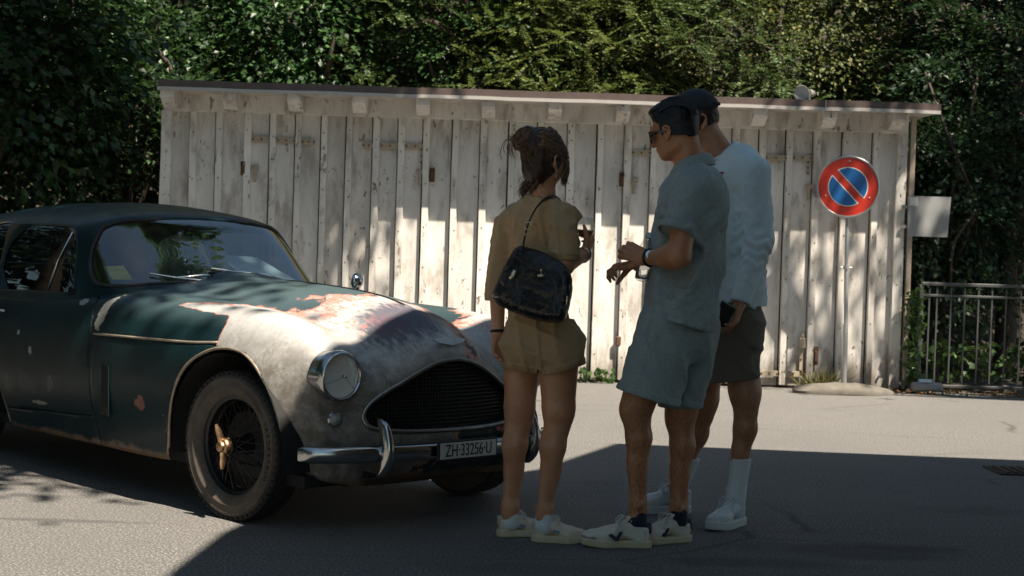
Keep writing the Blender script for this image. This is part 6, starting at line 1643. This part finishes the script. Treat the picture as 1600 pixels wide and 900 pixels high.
# flap fold, zip, strap
BG.mb(tubeson([bagpt(803, 398, -.02), bagpt(820, 410, -.008), bagpt(845, 424, -.002), bagpt(870, 432, -.006), bagpt(888, 436, -.028)], .0045, 6), 'flap_edge', M_LEATHER)
BG.mb(tubeson([bagpt(776, 466, -.035), bagpt(800, 482, -.030), bagpt(835, 494, -.028), bagpt(876, 497, -.035)], .004, 6), 'piping', M_LEATHER)
st_ = MB().tube(spline([W(816, 392, -.215), W(818.5, 378, -.215), W(824, 354, -.205), W(832, 335, -.185), W(842, 320, -.15), W(853, 310.5, -.10), W(862, 308, -.06), W(872, 314, .0), W(880, 330, .04), W(884, 360, .04), W(884, 390, .02), W(882, 415, -.06)], 50), .0125, 8, sq=(.30, 1.0))
BG.mb(st_, 'strap', M_LEATHER)
ch = bagpt(802, 430, .012)
BG.mb(MB().box(ch, (.022, .006, .042), np.array([[math.cos(.5), 0, math.sin(.5)], [0, 1, 0], [-math.sin(.5), 0, math.cos(.5)]]), .003), 'zip_pull', M_GOLD)
for px, py, nm in ((846, 431, 'clasp'), (828, 352, 'strap_ring'), (886, 470, 'side_zip')):
    p = bagpt(px, py, .008) if nm != 'strap_ring' else W(825, 353, -.222)
    if nm == 'clasp': mb = MB().box(p, (.032, .006, .012), None, .002).lathe([(.006, 0), (.006, .006)], p + np.array([0, 0, .022]), (0, -1, 0), 10).tube([p, p + np.array([0, 0, .022])], .003, 6)
    elif nm == 'side_zip': mb = MB().box(p + np.array([0, -.0, 0]), (.008, .005, .040), None, .002)
    else: mb = MB().tube([p + np.array([math.cos(a) * .013, 0, math.sin(a) * .015]) for a in np.linspace(0, 6.283, 18, endpoint=False)], .003, 6, closed=True).lathe([(.004, 0), (.004, .005)], p + np.array([.008, -.002, .035]), (0, -1, 0), 8).lathe([(.004, 0), (.004, .005)], p + np.array([-.008, -.002, -.035]), (0, -1, 0), 8)
    BG.mb(mb, nm, M_GOLD)
G_GLASS = Mat('clear_glass', .0); G_GLASS.b.inputs['Transmission Weight'].default_value = 1; G_GLASS.b.inputs['IOR'].default_value = 1.3; G_GLASS.color((.97, .98, .98)); G_GLASS = G_GLASS.m
G_THIN = m_glass('thin_drinking_glass', (.93, .93, .92))
wine = thing('wine_glass', 'stemless wine glass with a little amber drink held in her right hand', 'glass', tuple(W(916, 380, .10)))
gb = W(913, 374, .08) - W(916, 380, .10)
MB().lathe([(.018, 0), (.030, .008), (.0365, .028), (.0375, .045), (.034, .070), (.029, .092), (.0285, .0935), (.0335, .070), (.0365, .045), (.0352, .028), (.029, .010), (.001, .006)], gb, (.06, 0, 1), 32, cap=False).build('bowl', G_THIN, wine, True)
MB().lathe([(.001, .008), (.0285, .0105), (.0350, .028), (.0355, .034), (.001, .034)], gb, (.06, 0, 1), 32, cap=False).build('drink', plain('amber_drink', (.32, .15, .03), .1, vary=.03), wine, True)
MB().lathe([(.001, .0345), (.0352, .0345), (.036, .040), (.001, .0405)], gb, (.06, 0, 1), 32, cap=False).build('foam', plain('pale_foam', (.6, .5, .38), .8), wine, True)

# ================================================================== man in grey-green terry set, facing left
Wm = Wf(6.50); fM = unit(np.array([-.97, .22, 0])); lM = np.array([-.22, -.97, 0])
PM = Per('man in a grey-green terry shirt and shorts with sunglasses, holding a water bottle', (Wm(1020, 848)[0], 6.5, 0))
hu = unit(Z + fM * .30 * 1.0); fh = unit(fM - Z * .30)      # head tipped forward
hm = Wm(1055, 200, -.0); HMx = frame(fh, hu)
def hp(a, b, l=0): return hm + fh * a + HMx[:, 2] * b + lM * l
B = Sdf().u(ell(hp(-.005, .018), (.094, .074, .092), HMx), .01).u(ell(hp(.045, -.055), (.050, .050, .062), HMx), .035).u(ell(hp(.062, -.100), (.026, .026, .018), HMx), .02)
B.u(cone(hp(.092, -.010), hp(.112, -.042), .0075, .011), .010).u(ell(hp(.102, -.048), (.012, .014, .008), HMx), .006).u(ell(hp(.089, -.068), (.013, .020, .006), HMx), .004).u(ell(hp(.087, -.080), (.012, .018, .006), HMx), .004)
B.u(cone(hp(.086, .012, .028), hp(.090, .012, 0), .010, .012), .012).u(cone(hp(.086, .012, -.028), hp(.090, .012, 0), .010, .012), .012)
B.u(cone(hp(.015, -.075, .045), hp(.070, -.100, .012), .020, .016), .02).u(cone(hp(.015, -.075, -.045), hp(.070, -.100, -.012), .020, .016), .02)
ear(B, Wm(1041, 209, -.070), fh, 1, hu, 1.05)
B.u(cone(Wm(1070, 222, 0), Wm(1083, 280, 0), .061, .068), .03).u(cone(Wm(1084, 292, -.13), Wm(1072, 292, .13), .055, .055), .05)
B.u(cone(Wm(1080, 310, 0), Wm(1072, 420, 0), .112, .105, lM, .72), .05).u(cone(Wm(1068, 420, 0), Wm(1062, 500, 0), .105, .115, lM, .75), .05)
leg(B, Wm(1030, 520, -.10), Wm(994, 640, -.10), Wm(996, 786, -.10), (.085, .072, .060, .060, .037), -fM)
leg(B, Wm(1072, 525, .10), Wm(1064, 655, .09), Wm(1060, 792, .06), (.085, .072, .056, .060, .038), -fM)
B.u(ell(Wm(981, 640, -.10), (.030, .035, .045)), .025).u(ell(Wm(1050, 655, .09), (.026, .035, .045)), .02)
for a_ in (Wm(1000, 789, -.145), Wm(1064, 796, .015)): B.u(ell(a_, (.012, .010, .014)), .012)
shN = Wm(1078, 305, -.20); elN = Wm(1060, 400, -.27); wrN = Wm(1010, 403, -.12)
B.u(cone(shN, elN, .056, .047), .03).u(cone(elN, wrN, .047, .029), .025).u(ell(elN + (wrN - elN) * .25 + np.array([0, 0, -.004]), (.048, .046, .046)), .03)
bt0, bt1 = Wm(1002, 439, -.10), Wm(1015, 364, -.07)   # bottle base, cap top
dN = unit(Wm(996, 392, -.09) - wrN); hN = add_hand(B, wrN, unit(np.array([-.80, .25, .30])), unit(np.array([.1, 1, -.15])), 1, (.85, .9, .9, .9), 1.02, tcurl=.4)
elF = Wm(1048, 412, .22); wrF = Wm(994, 412, .05); B.u(cone(Wm(1066, 305, .19), elF, .052, .044), .03).u(cone(elF, wrF, .043, .027), .02)
hF = add_hand(B, wrF, unit(np.array([-.92, -.12, -.10])), unit(np.array([.1, -.15, -1])), -1, (.75, .8, .85, .8), 1.0, tcurl=.2, tdir=np.array([-.55, -.45, -.72]))
lo, hi = np.array([Wm(945, 0)[0], 6.08, .0]), np.array([Wm(1140, 0)[0], 6.90, Wm(0, 0)[2] * 0 + 1.98])
PM.poly(B, lo, hi, .0048, 'body', SK_M)
# shirt
G = Sdf().u(cone(Wm(1082, 308, -.02), Wm(1076, 400, -.01), .140, .146, lM, .70), .04).u(cone(Wm(1090, 290, -.14), Wm(1080, 290, .14), .062, .062), .06).u(cone(Wm(1074, 400, -.01), Wm(1062, 495, -.01), .146, .152, lM, .72), .05)
G.u(ell(Wm(1096, 330, -.06), (.10, .13, .13)), .06)
G.u(cone(Wm(1080, 302, -.185), Wm(1057, 364, -.245), .076, .070), .03).u(cone(Wm(1068, 302, .17), Wm(1050, 364, .20), .072, .066), .03)
G.disp(wrinkle(.0050, 13, 21, (1, 1, 1))).disp(creases(.0120, 18, (.75, .3, -.6), 21)).disp(creases(.0040, 40, (.6, .3, -.8), 23)).disp(lambda P: np.where(cutM(P) > -.022, -.0028, 0).astype(F4)); G.disp(wrinkle(.0018, 46, 22, (1, 1, 1.3)))
hemz = Wm(1060, 500)[2]
aN = unit(Wm(1057, 364, -.245) - Wm(1080, 302, -.185)).astype(F4); eN_ = np.array(Wm(1055, 363, -.25), F4)
def cutM(P):
    d = (hemz - (P[:, 0] - Wm(1060, 0)[0]) * .27) - P[:, 2]
    q = P - eN_; al = q @ aN; rad = np.sqrt(((q - al[:, None] * aN) ** 2).sum(1))
    arm = (P[:, 1] < 6.34) & (P[:, 2] < eN_[2] + .2) & (rad < .16) & (P[:, 0] < Wm(1104, 0)[0]); return np.where(arm, np.maximum(d, al), d)
G.cut(cutM, .003)
G.sub(cone(Wm(1064, 262, 0), Wm(1058, 225, 0), .062, .09), .006)
PM.poly(G, lo, hi, .0052, 'shirt', C_TERRY)
# arm hidden under the cut sleeve reads through: re-grow the near sleeve with a hem fold
V = []; n = 30; uu = unit(np.cross(aN, [0, 1, 0.])); vv = np.cross(aN, uu)
for (h, q) in ((-.024, .000), (-.022, .004), (.003, .005), (.006, .001), (.003, -.006), (-.02, -.006)):
    for k in range(n):
        t = 2 * math.pi * k / n; V.append(eN_ + aN * h + (uu * math.cos(t) + vv * math.sin(t)) * (.071 + q) * (1 + .03 * math.sin(2 * t + 1)))
F = [(i * n + k, i * n + (k + 1) % n, ((i + 1) % 6) * n + (k + 1) % n, ((i + 1) % 6) * n + k) for i in range(6) for k in range(n)]
PM.mb(MB().add(V, F), 'sleeve_hem', C_TERRY, True, 60)
# collar: a folded band round the neck
cp = [Wm(1050, 271, -.045), Wm(1062, 258, -.088), Wm(1082, 249, -.092), Wm(1102, 245, -.05), Wm(1110, 246, .02), Wm(1100, 248, .08), Wm(1078, 252, .085), Wm(1055, 262, .05)]
C_ = spline(cp, 34); V = []
for i, c in enumerate(C_):
    o_ = unit((c - Wm(1078, 255, 0)) * np.array([1, 1, 0])); 
    for (a, b) in ((-.012, -.012), (-.010, .010), (-.003, .017), (.006, .012), (.018, -.012), (.024, -.030), (.018, -.031), (.004, -.008)): V.append(c + o_ * a + Z * b)
F = [(i * 8 + q, i * 8 + (q + 1) % 8, (i + 1) * 8 + (q + 1) % 8, (i + 1) * 8 + q) for i in range(33) for q in range(8)] + [tuple(range(8)), tuple(range(33 * 8, 34 * 8))[::-1]]
PM.mb(MB().add(V, F), 'collar', C_TERRY, True, 60)
pk = [Wm(1026, 318, -.10), Wm(1030, 318, -.14), Wm(1031, 352, -.145), Wm(1025, 354, -.10)]
PM.mb(MB().box(Wm(1030, 335, -.115), (.018, .05, .085), None, .006), 'chest_pocket', C_TERRY)
# shorts
G = Sdf().u(cone(Wm(1062, 480, 0), Wm(1058, 520, 0), .128, .140, lM, .78), .04).u(cone(Wm(1042, 510, -.09), Wm(1011, 622, -.10), .118, .130), .04).u(cone(Wm(1078, 510, .08), Wm(1062, 632, .09), .120, .098), .04)
G.disp(wrinkle(.0050, 13, 31, (1.2, 1.2, .5))).disp(creases(.0120, 18, (.9, .3, .25), 31)).disp(creases(.004, 44, (.7, .3, .7), 33)).disp(lambda P: np.where(cutS(P) > -.026, -.0030, 0).astype(F4)); G.disp(wrinkle(.0015, 50, 32))
sh0 = Wm(1013, 613)[2]
def cutS(P): return np.where(P[:, 1] < 6.505, (sh0 - (P[:, 0] - Wm(1013, 0)[0]) * .26), (Wm(0, 618)[2] + .0) + 0 * P[:, 0] + .03) - P[:, 2]
G.cut(cutS, .003).cut(lambda P: P[:, 2] - Wm(1060, 478)[2])
PM.poly(G, lo, hi, .0052, 'shorts', C_TERRY)
PM.mb(tubeson([Wm(1018, 500, -.225), Wm(1010, 515, -.225), Wm(1009, 530, -.228), Wm(1016, 538, -.232)], .0035, 5), 'pocket_edge', C_TERRY)
# hair: swept back, short at the nape
Hh = Sdf().u(ell(hp(-.010, .040), (.094, .079, .084), HMx), .01).u(ell(hp(-.040, .018), (.062, .072, .076), HMx), .02).u(ell(hp(.03, .085), (.062, .055, .030), HMx), .02).u(ell(hp(-.054, -.030), (.028, .052, .040), HMx), .03)
Hh.sub(ell(hp(.090, -.040), (.062, .12, .088), HMx), .006).sub(ell(Wm(1041, 209, -.09), (.016, .05, .028), HMx), .004)
Hh.disp(wrinkle(.0012, 80, 41, (1, 1, 1)))
PM.poly(Hh, Wm(1005, 262, -.2), Wm(1105, 140, .2), .0042, 'hair', HB_BLACK)
paths = []; g = np.random.default_rng(61)
for i in range(900):
    l = g.uniform(-.070, .070); k = math.sqrt(max(0, 1 - (l / .082) ** 2)); hgt = g.uniform(.0, 1); a0 = R(28 + 0 * hgt) ; pts = []
    for t in np.linspace(0, 1, 9):
        an = R(35) + t * R(150 + g.normal() * 2) ; rr = 1.03 + .03 * math.sin(t * 3.1) + .01 * g.normal() * .4
        pts.append(hp(-.008 + .095 * math.cos(an) * rr * (.55 + .45 * k), .036 + .088 * math.sin(an) * k * rr, l * (1 + .05 * t)))
    paths.append(pts)
for i in range(600):   # sides
    st_a = g.uniform(.2, 1.0); pts = []; z0_ = g.uniform(-.02, .07)
    for t in np.linspace(0, 1, 8):
        a = .055 - t * .13; pts.append(hp(a, z0_ - t * .035, .0795 * math.sqrt(max(.05, 1 - (a / .115) ** 2)) * math.sqrt(max(.1, 1 - ((z0_ - .02) / .11) ** 2)) + .003))
    paths.append(pts)
o = ribbons(paths, .0018, H_BLACK, 'hair_strands', PM.root); o.location = -PM.o
# sunglasses
def hpp(px, py, dy): return Wm(px, py, dy)
mb = MB().tube([Wm(1041, 205, -.079), Wm(1028, 207, -.077), Wm(1017, 211, -.066)], .0038, 6, sq=(1.3, .6))
fr = [hp(.098, .004, .066), hp(.108, .006, .035), hp(.112, .002, .005), hp(.112, .002, -.005), hp(.108, .006, -.035), hp(.098, .004, -.066)]
mb.tube(spline(fr, 20), .0045, 6)
for sg in (1, -1):
    c = hp(.106, -.016, .036 * sg); ln = [(.028, .018), (.026, -.012), (.014, -.024), (-.012, -.024), (-.026, -.010), (-.028, .018)]
    V = []
    for off in (.003, -.003):
        for a, b in ln: V.append(c + lM * a + HMx[:, 2] * b + fh * (off - abs(a + .03 * sg) * .12 * 0 - .10 * (a * sg + .0) * .8))
    mb.add(V, [tuple(range(6)), tuple(range(11, 5, -1))] + [(i, i + 6, (i + 1) % 6 + 6, (i + 1) % 6) for i in range(6)])
PM.mb(mb, 'sunglasses', M_SHADES, False)
aN2 = unit(wrN - elN); bangle(PM, wrN - aN2 * .018, aN2, .0325, .0065, M_RUBBER, 'watch_strap', PM)
PM.mb(MB().lathe([(.019, 0), (.020, .006), (.017, .010), (.001, .010)], wrN - aN2 * .018 + np.array([.0, -.030, .010]), (-.2, -1, .3), 20), 'watch_face', M_STEEL, True, 40)
aF = unit(wrF - elF); bangle(PM, wrF - aF * .004, aF, .0290, .0030, M_RUBBER, 'bracelet', PM)
bangle(PM, hF[0] * .35 + (wrF + np.array([-.09, -.03, -.0])) * .65, (-.6, 0, -.8), .0105, .0020, M_STEEL, 'ring', PM)
for (ank, an, sd_, k_) in ((Wm(997, 792, -.10), R(184), -1, .30), (Wm(1061, 792, .05), R(200), 1, .285)):
    d = np.array([math.cos(an), math.sin(an), 0]); heel = ank - d * .060; r_, s_, h_, z_ = put_shoe(PM, 'shoe', heel, heel + d, 'v', sd_ * 1, k_)
    h = h_; sgn = 1
    for sgn in (1, -1):
        on_shoe(r_, s_, h_, [(.150, h + .002), (.138, h + .002), (.118, h + .036), (.132, h + .036), (.144, h + .016), (.165, h + .030), (.176, h + .022)], sgn, C_NAVYL, 'side_emblem')
    S = Sdf().u(cone(ank - Z * .028, ank - Z * .06, .036, .040)); PM.poly(S, ank - .07, ank + .07, .004, 'sock', C_NAVY if sd_ > 0 else C_NAVY)
# water bottle
btl = thing('water_bottle', 'clear plastic water bottle with pale cap held against his belly', 'bottle', tuple(bt0)); ax = bt1 - bt0; Lb = np.linalg.norm(ax); ax = ax / Lb; r = .030
pf = [(.001, .004), (.018, .0), (.029, .008), (.030, .03), (.0285, .045), (.030, .060), (.030, .10), (.0285, .115), (.030, .130), (.027, .150), (.017, .172), (.0125, .180), (.0125, Lb - .018)]
MB().lathe(pf, (0, 0, 0), ax, 28, cap=False).build('bottle_wall', G_THIN, btl, True)
MB().lathe([(.001, .006), (.026, .008), (.0285, .012), (.0285, .085), (.001, .085)], (0, 0, 0), ax, 24, cap=False).build('water', G_GLASS, btl, True)
MB().lathe([(.0145, Lb - .022), (.0150, Lb - .020), (.0150, Lb - .003), (.013, Lb), (.001, Lb)], (0, 0, 0), ax, 20, cap=False).build('cap', plain('pale_blue_cap', (.42, .52, .55), .4), btl, True, 40)

# ================================================================== man in pale long-sleeved shirt and cap, behind
Wn = Wf(7.05); fN = unit(np.array([-.92, -.38, 0])); lN = np.array([.38, -.92, 0])
PN = Per('man in a pale blue long-sleeved shirt, dark shorts and black cap standing behind', (Wn(1115, 815)[0], 7.05, 0))
fh = unit(np.array([-.93, .30, -.22])); hu = unit(Z + fh * .2); HMx = frame(fh, hu); lH = HMx[:, 1]; hm = Wn(1086, 189, 0)
def hp(a, b, l=0): return hm + fh * a + HMx[:, 2] * b + lH * l
B = Sdf().u(ell(hp(-.005, .018), (.098, .078, .096), HMx), .01).u(ell(hp(.045, -.055), (.052, .052, .064), HMx), .035).u(ell(hp(.062, -.103), (.026, .026, .018), HMx), .02).u(cone(hp(.092, -.010), hp(.114, -.042), .008, .011), .01)
B.u(cone(hp(.012, -.078, .046), hp(.068, -.102, .012), .020, .016), .02).u(cone(hp(.012, -.078, -.046), hp(.068, -.102, -.012), .020, .016), .02).u(ell(hp(.090, -.070), (.013, .02, .010), HMx), .006)
ear(B, Wn(1097.5, 191, -.075), fh, 1, hu, 1.15)
B.u(cone(Wn(1104, 210, .0), Wn(1136, 262, 0), .062, .072), .03).u(cone(Wn(1168, 262, -.14), Wn(1118, 262, .14), .055, .055), .05)
B.u(cone(Wn(1140, 300, 0), Wn(1140, 420, 0), .115, .105, lN, .75), .05).u(cone(Wn(1140, 420, 0), Wn(1138, 500, 0), .105, .118, lN, .8), .05)
leg(B, Wn(1152, 520, -.08), Wn(1166, 628, -.08), Wn(1150, 765, -.06), (.088, .074, .055, .060, .038), -fN)
leg(B, Wn(1108, 525, .12), Wn(1098, 640, .14), Wn(1058, 760, .20), (.086, .072, .055, .060, .038), -fN)
sN, eN2, wN = Wn(1178, 270, -.19), Wn(1186, 375, -.20), Wn(1156, 475, -.24)
B.u(cone(sN, eN2, .052, .044), .03).u(cone(eN2, wN, .042, .028), .02)
dn = unit(wN - eN2 + np.array([0, 0, -.03])); hN3 = add_hand(B, wN, dn, unit(np.array([-.75, -.2, -.1])), 1, (.55, .6, .65, .7), 1.05, tcurl=.35, tdir=np.array([-.45, .0, -.85]))
B.u(cone(Wn(1120, 270, .19), Wn(1095, 372, .22), .05, .044), .03)
lo, hi = np.array([Wn(1030, 0)[0], 6.55, .0]), np.array([Wn(1215, 0)[0], 7.5, 2.08])
PN.poly(B, lo, hi, .0052, 'body', SK_N)
G = Sdf().u(cone(Wn(1147, 290, 0), Wn(1146, 380, 0), .142, .132, lN, .74), .04).u(cone(Wn(1168, 262, -.15), Wn(1122, 262, .15), .066, .066), .05).u(cone(Wn(1145, 380, 0), Wn(1146, 478, 0), .132, .138, lN, .76), .05)
G.u(cone(Wn(1158, 250, -.05), Wn(1140, 250, .02), .070, .070), .05).u(cone(sN, eN2, .070, .062), .025).u(cone(eN2, wN + (eN2 - wN) * .10, .062, .044), .02).u(cone(Wn(1120, 270, .19), Wn(1098, 372, .22), .07, .06), .03)
def armfold(P):   # bunching at elbow and forearm
    t = (P - np.array(eN2, F4)) @ unit(wN - eN2).astype(F4); near = np.exp(-((t - .05) / .12) ** 2) * (P[:, 0] > Wn(1148, 0)[0]); return (-.0040 * near * np.sin(t * 105 + 2.5 * np.sin(P[:, 1] * 45 + P[:, 2] * 20) + 2 * np.sin(P[:, 0] * 70))).astype(F4)
G.disp(armfold).disp(wrinkle(.0050, 14, 51, (1, 1, 1))).disp(creases(.0045, 14, (.7, .3, .7), 51)).disp(creases(.0022, 40, (.5, .3, -.8), 53)); G.disp(wrinkle(.0014, 50, 52))
hz = Wn(1150, 476)[2]; wcut = plane(wN + (eN2 - wN) * .03, wN - eN2)
def cutN(P):
    d = hz - P[:, 2]; arm = (P[:, 1] < 6.92) & (P[:, 2] < eN2[2]) & (P[:, 0] > Wn(1136, 0)[0]); w = wcut(P); near = np.sqrt(((P - np.array(wN, F4)) ** 2).sum(1)) < .12
    return np.where(near & (P[:, 1] < 6.90), np.maximum(w, -1), d)
G.cut(cutN, .003).sub(cone(Wn(1128, 236, 0), Wn(1100, 190, 0), .062, .080), .005)
PN.poly(G, lo, hi, .0055, 'shirt', C_TEE)
bangle(PN, wN + (eN2 - wN) * .045, unit(wN - eN2), .041, .007, C_TEE, 'sleeve_cuff', PN)
cp = [Wn(1112, 250, -.045), Wn(1122, 246, -.062), Wn(1140, 233, -.058), Wn(1149, 222, -.01), Wn(1142, 226, .045), Wn(1124, 240, .055), Wn(1110, 250, .02)]
PN.mb(MB().tube(spline(cp, 40), .0075, 8, closed=True), 'neckband', C_TEE)
# small red letter on the chest
lgp = Wn(1128, 272, -.150)
def chestY(px, py):
    return Wn(px, py, -.165)
mred = plain('red_print', (.40, .02, .03), .6)
q0 = chestY(1128, 272); ux_ = unit(np.array([.90, -.43, 0])); 
for (a, b, c, d) in ((0, .0065, .022, .006), (0, -.002, .006, .016)):
    c0 = q0 + ux_ * a + Z * b
    PN.mb(MB().add([c0 - ux_ * c / 2 - Z * d / 2, c0 + ux_ * c / 2 - Z * d / 2, c0 + ux_ * c / 2 + Z * d / 2, c0 - ux_ * c / 2 + Z * d / 2], [(0, 1, 2, 3)]), 'chest_print', mred, False)
G = Sdf().u(cone(Wn(1142, 478, 0), Wn(1140, 515, 0), .126, .142, lN, .82), .04).u(cone(Wn(1152, 505, -.08), Wn(1146, 606, -.08), .112, .108), .04).u(cone(Wn(1112, 505, .10), Wn(1104, 606, .12), .105, .100), .04)
G.disp(wrinkle(.0048, 15, 61, (1, 1, .6))).disp(creases(.0075, 22, (.8, .3, .4), 61)); G.disp(wrinkle(.0013, 50, 62))
s0 = Wn(1140, 594)[2]; G.cut(lambda P: (s0 + (P[:, 0] - Wn(1140, 0)[0]) * .12) - P[:, 2], .003).cut(lambda P: P[:, 2] - Wn(1140, 470)[2])
PN.poly(G, lo, hi, .0055, 'shorts', C_OLIVE)
# cap worn backwards with the strap gap, hair at the nape
S = Sdf().u(ell(hp(-.008, .052), (.108, .088, .092), HMx)).cut(plane(hp(0, .028), -HMx[:, 2] + fh * -.10), .004)
PN.poly(S, hm - .2, hm + .2, .0045, 'cap', C_CAP)
PN.mb(tubeson([hp(-.103, .060, -.03), hp(-.122, .052, -.01), hp(-.122, .050, .02), hp(-.104, .056, .040)], .006, 8, sq=(1.4, .6)), 'cap_strap', C_CAP)
PN.mb(MB().lathe([(.006, 0), (.005, .004), (.001, .006)], hp(-.008, .143), HMx[:, 2], 10), 'cap_button', C_CAP)
Hh = Sdf().u(ell(hp(-.012, .010), (.098, .0815, .094), HMx)).cut(plane(hp(-.012, 0), fh), .004).cut(plane(hp(-.03, -.048), -HMx[:, 2] - fh * .3), .006).u(ell(hp(-.098, .068), (.018, .025, .014), HMx), .01).disp(wrinkle(.0022, 90, 63))
PN.poly(Hh, hm - .2, hm + .2, .0045, 'hair', H_DKBR)
for (ank, an, sd_) in ((Wn(1150, 775, -.06), R(232), 1), (Wn(1060, 762, .22), R(188), -1)):
    top = ank + Z * .165 if sd_ > 0 else ank + Z * .12
    ax_ = (Wn(1158, 716, -.07) if sd_ > 0 else Wn(1078, 716, .18)); S = Sdf().u(cone(ank - Z * .05, ank + Z * .02, .042, .040)).u(cone(ank, ax_, .040, .047), .02).cut(lambda P, z=ax_[2]: P[:, 2] - z, .003)
    S.disp(lambda P, c=ank: (.0010 * np.sin(np.arctan2(P[:, 1] - c[1], P[:, 0] - c[0]) * 34)).astype(F4))
    PN.poly(S, np.minimum(ank, ax_) - .08, np.maximum(ank, ax_) + .08, .0042, 'sock', C_SOCK)
    d = np.array([math.cos(an), math.sin(an), 0]); heel = ank - d * .062; put_shoe(PN, 'shoe', heel, heel + d, 'white', sd_, .30)
# phone in his hand
ph = Wn(1127, 497, -.25)
phn = thing('phone', 'phone with a teal edge held low by the man in the cap', 'phone', tuple(ph)); a = .5
MB().box((0, 0, 0), (.075, .010, .14), np.array([[math.cos(a), 0, math.sin(a)], [0, 1, 0], [-math.sin(a), 0, math.cos(a)]]), .003).build('case', plain('teal_case', (.10, .26, .25), .3), phn)
MB().box((0, -.0058, 0), (.068, .001, .128), np.array([[math.cos(a), 0, math.sin(a)], [0, 1, 0], [-math.sin(a), 0, math.cos(a)]])).build('screen', M_SHADES, phn)
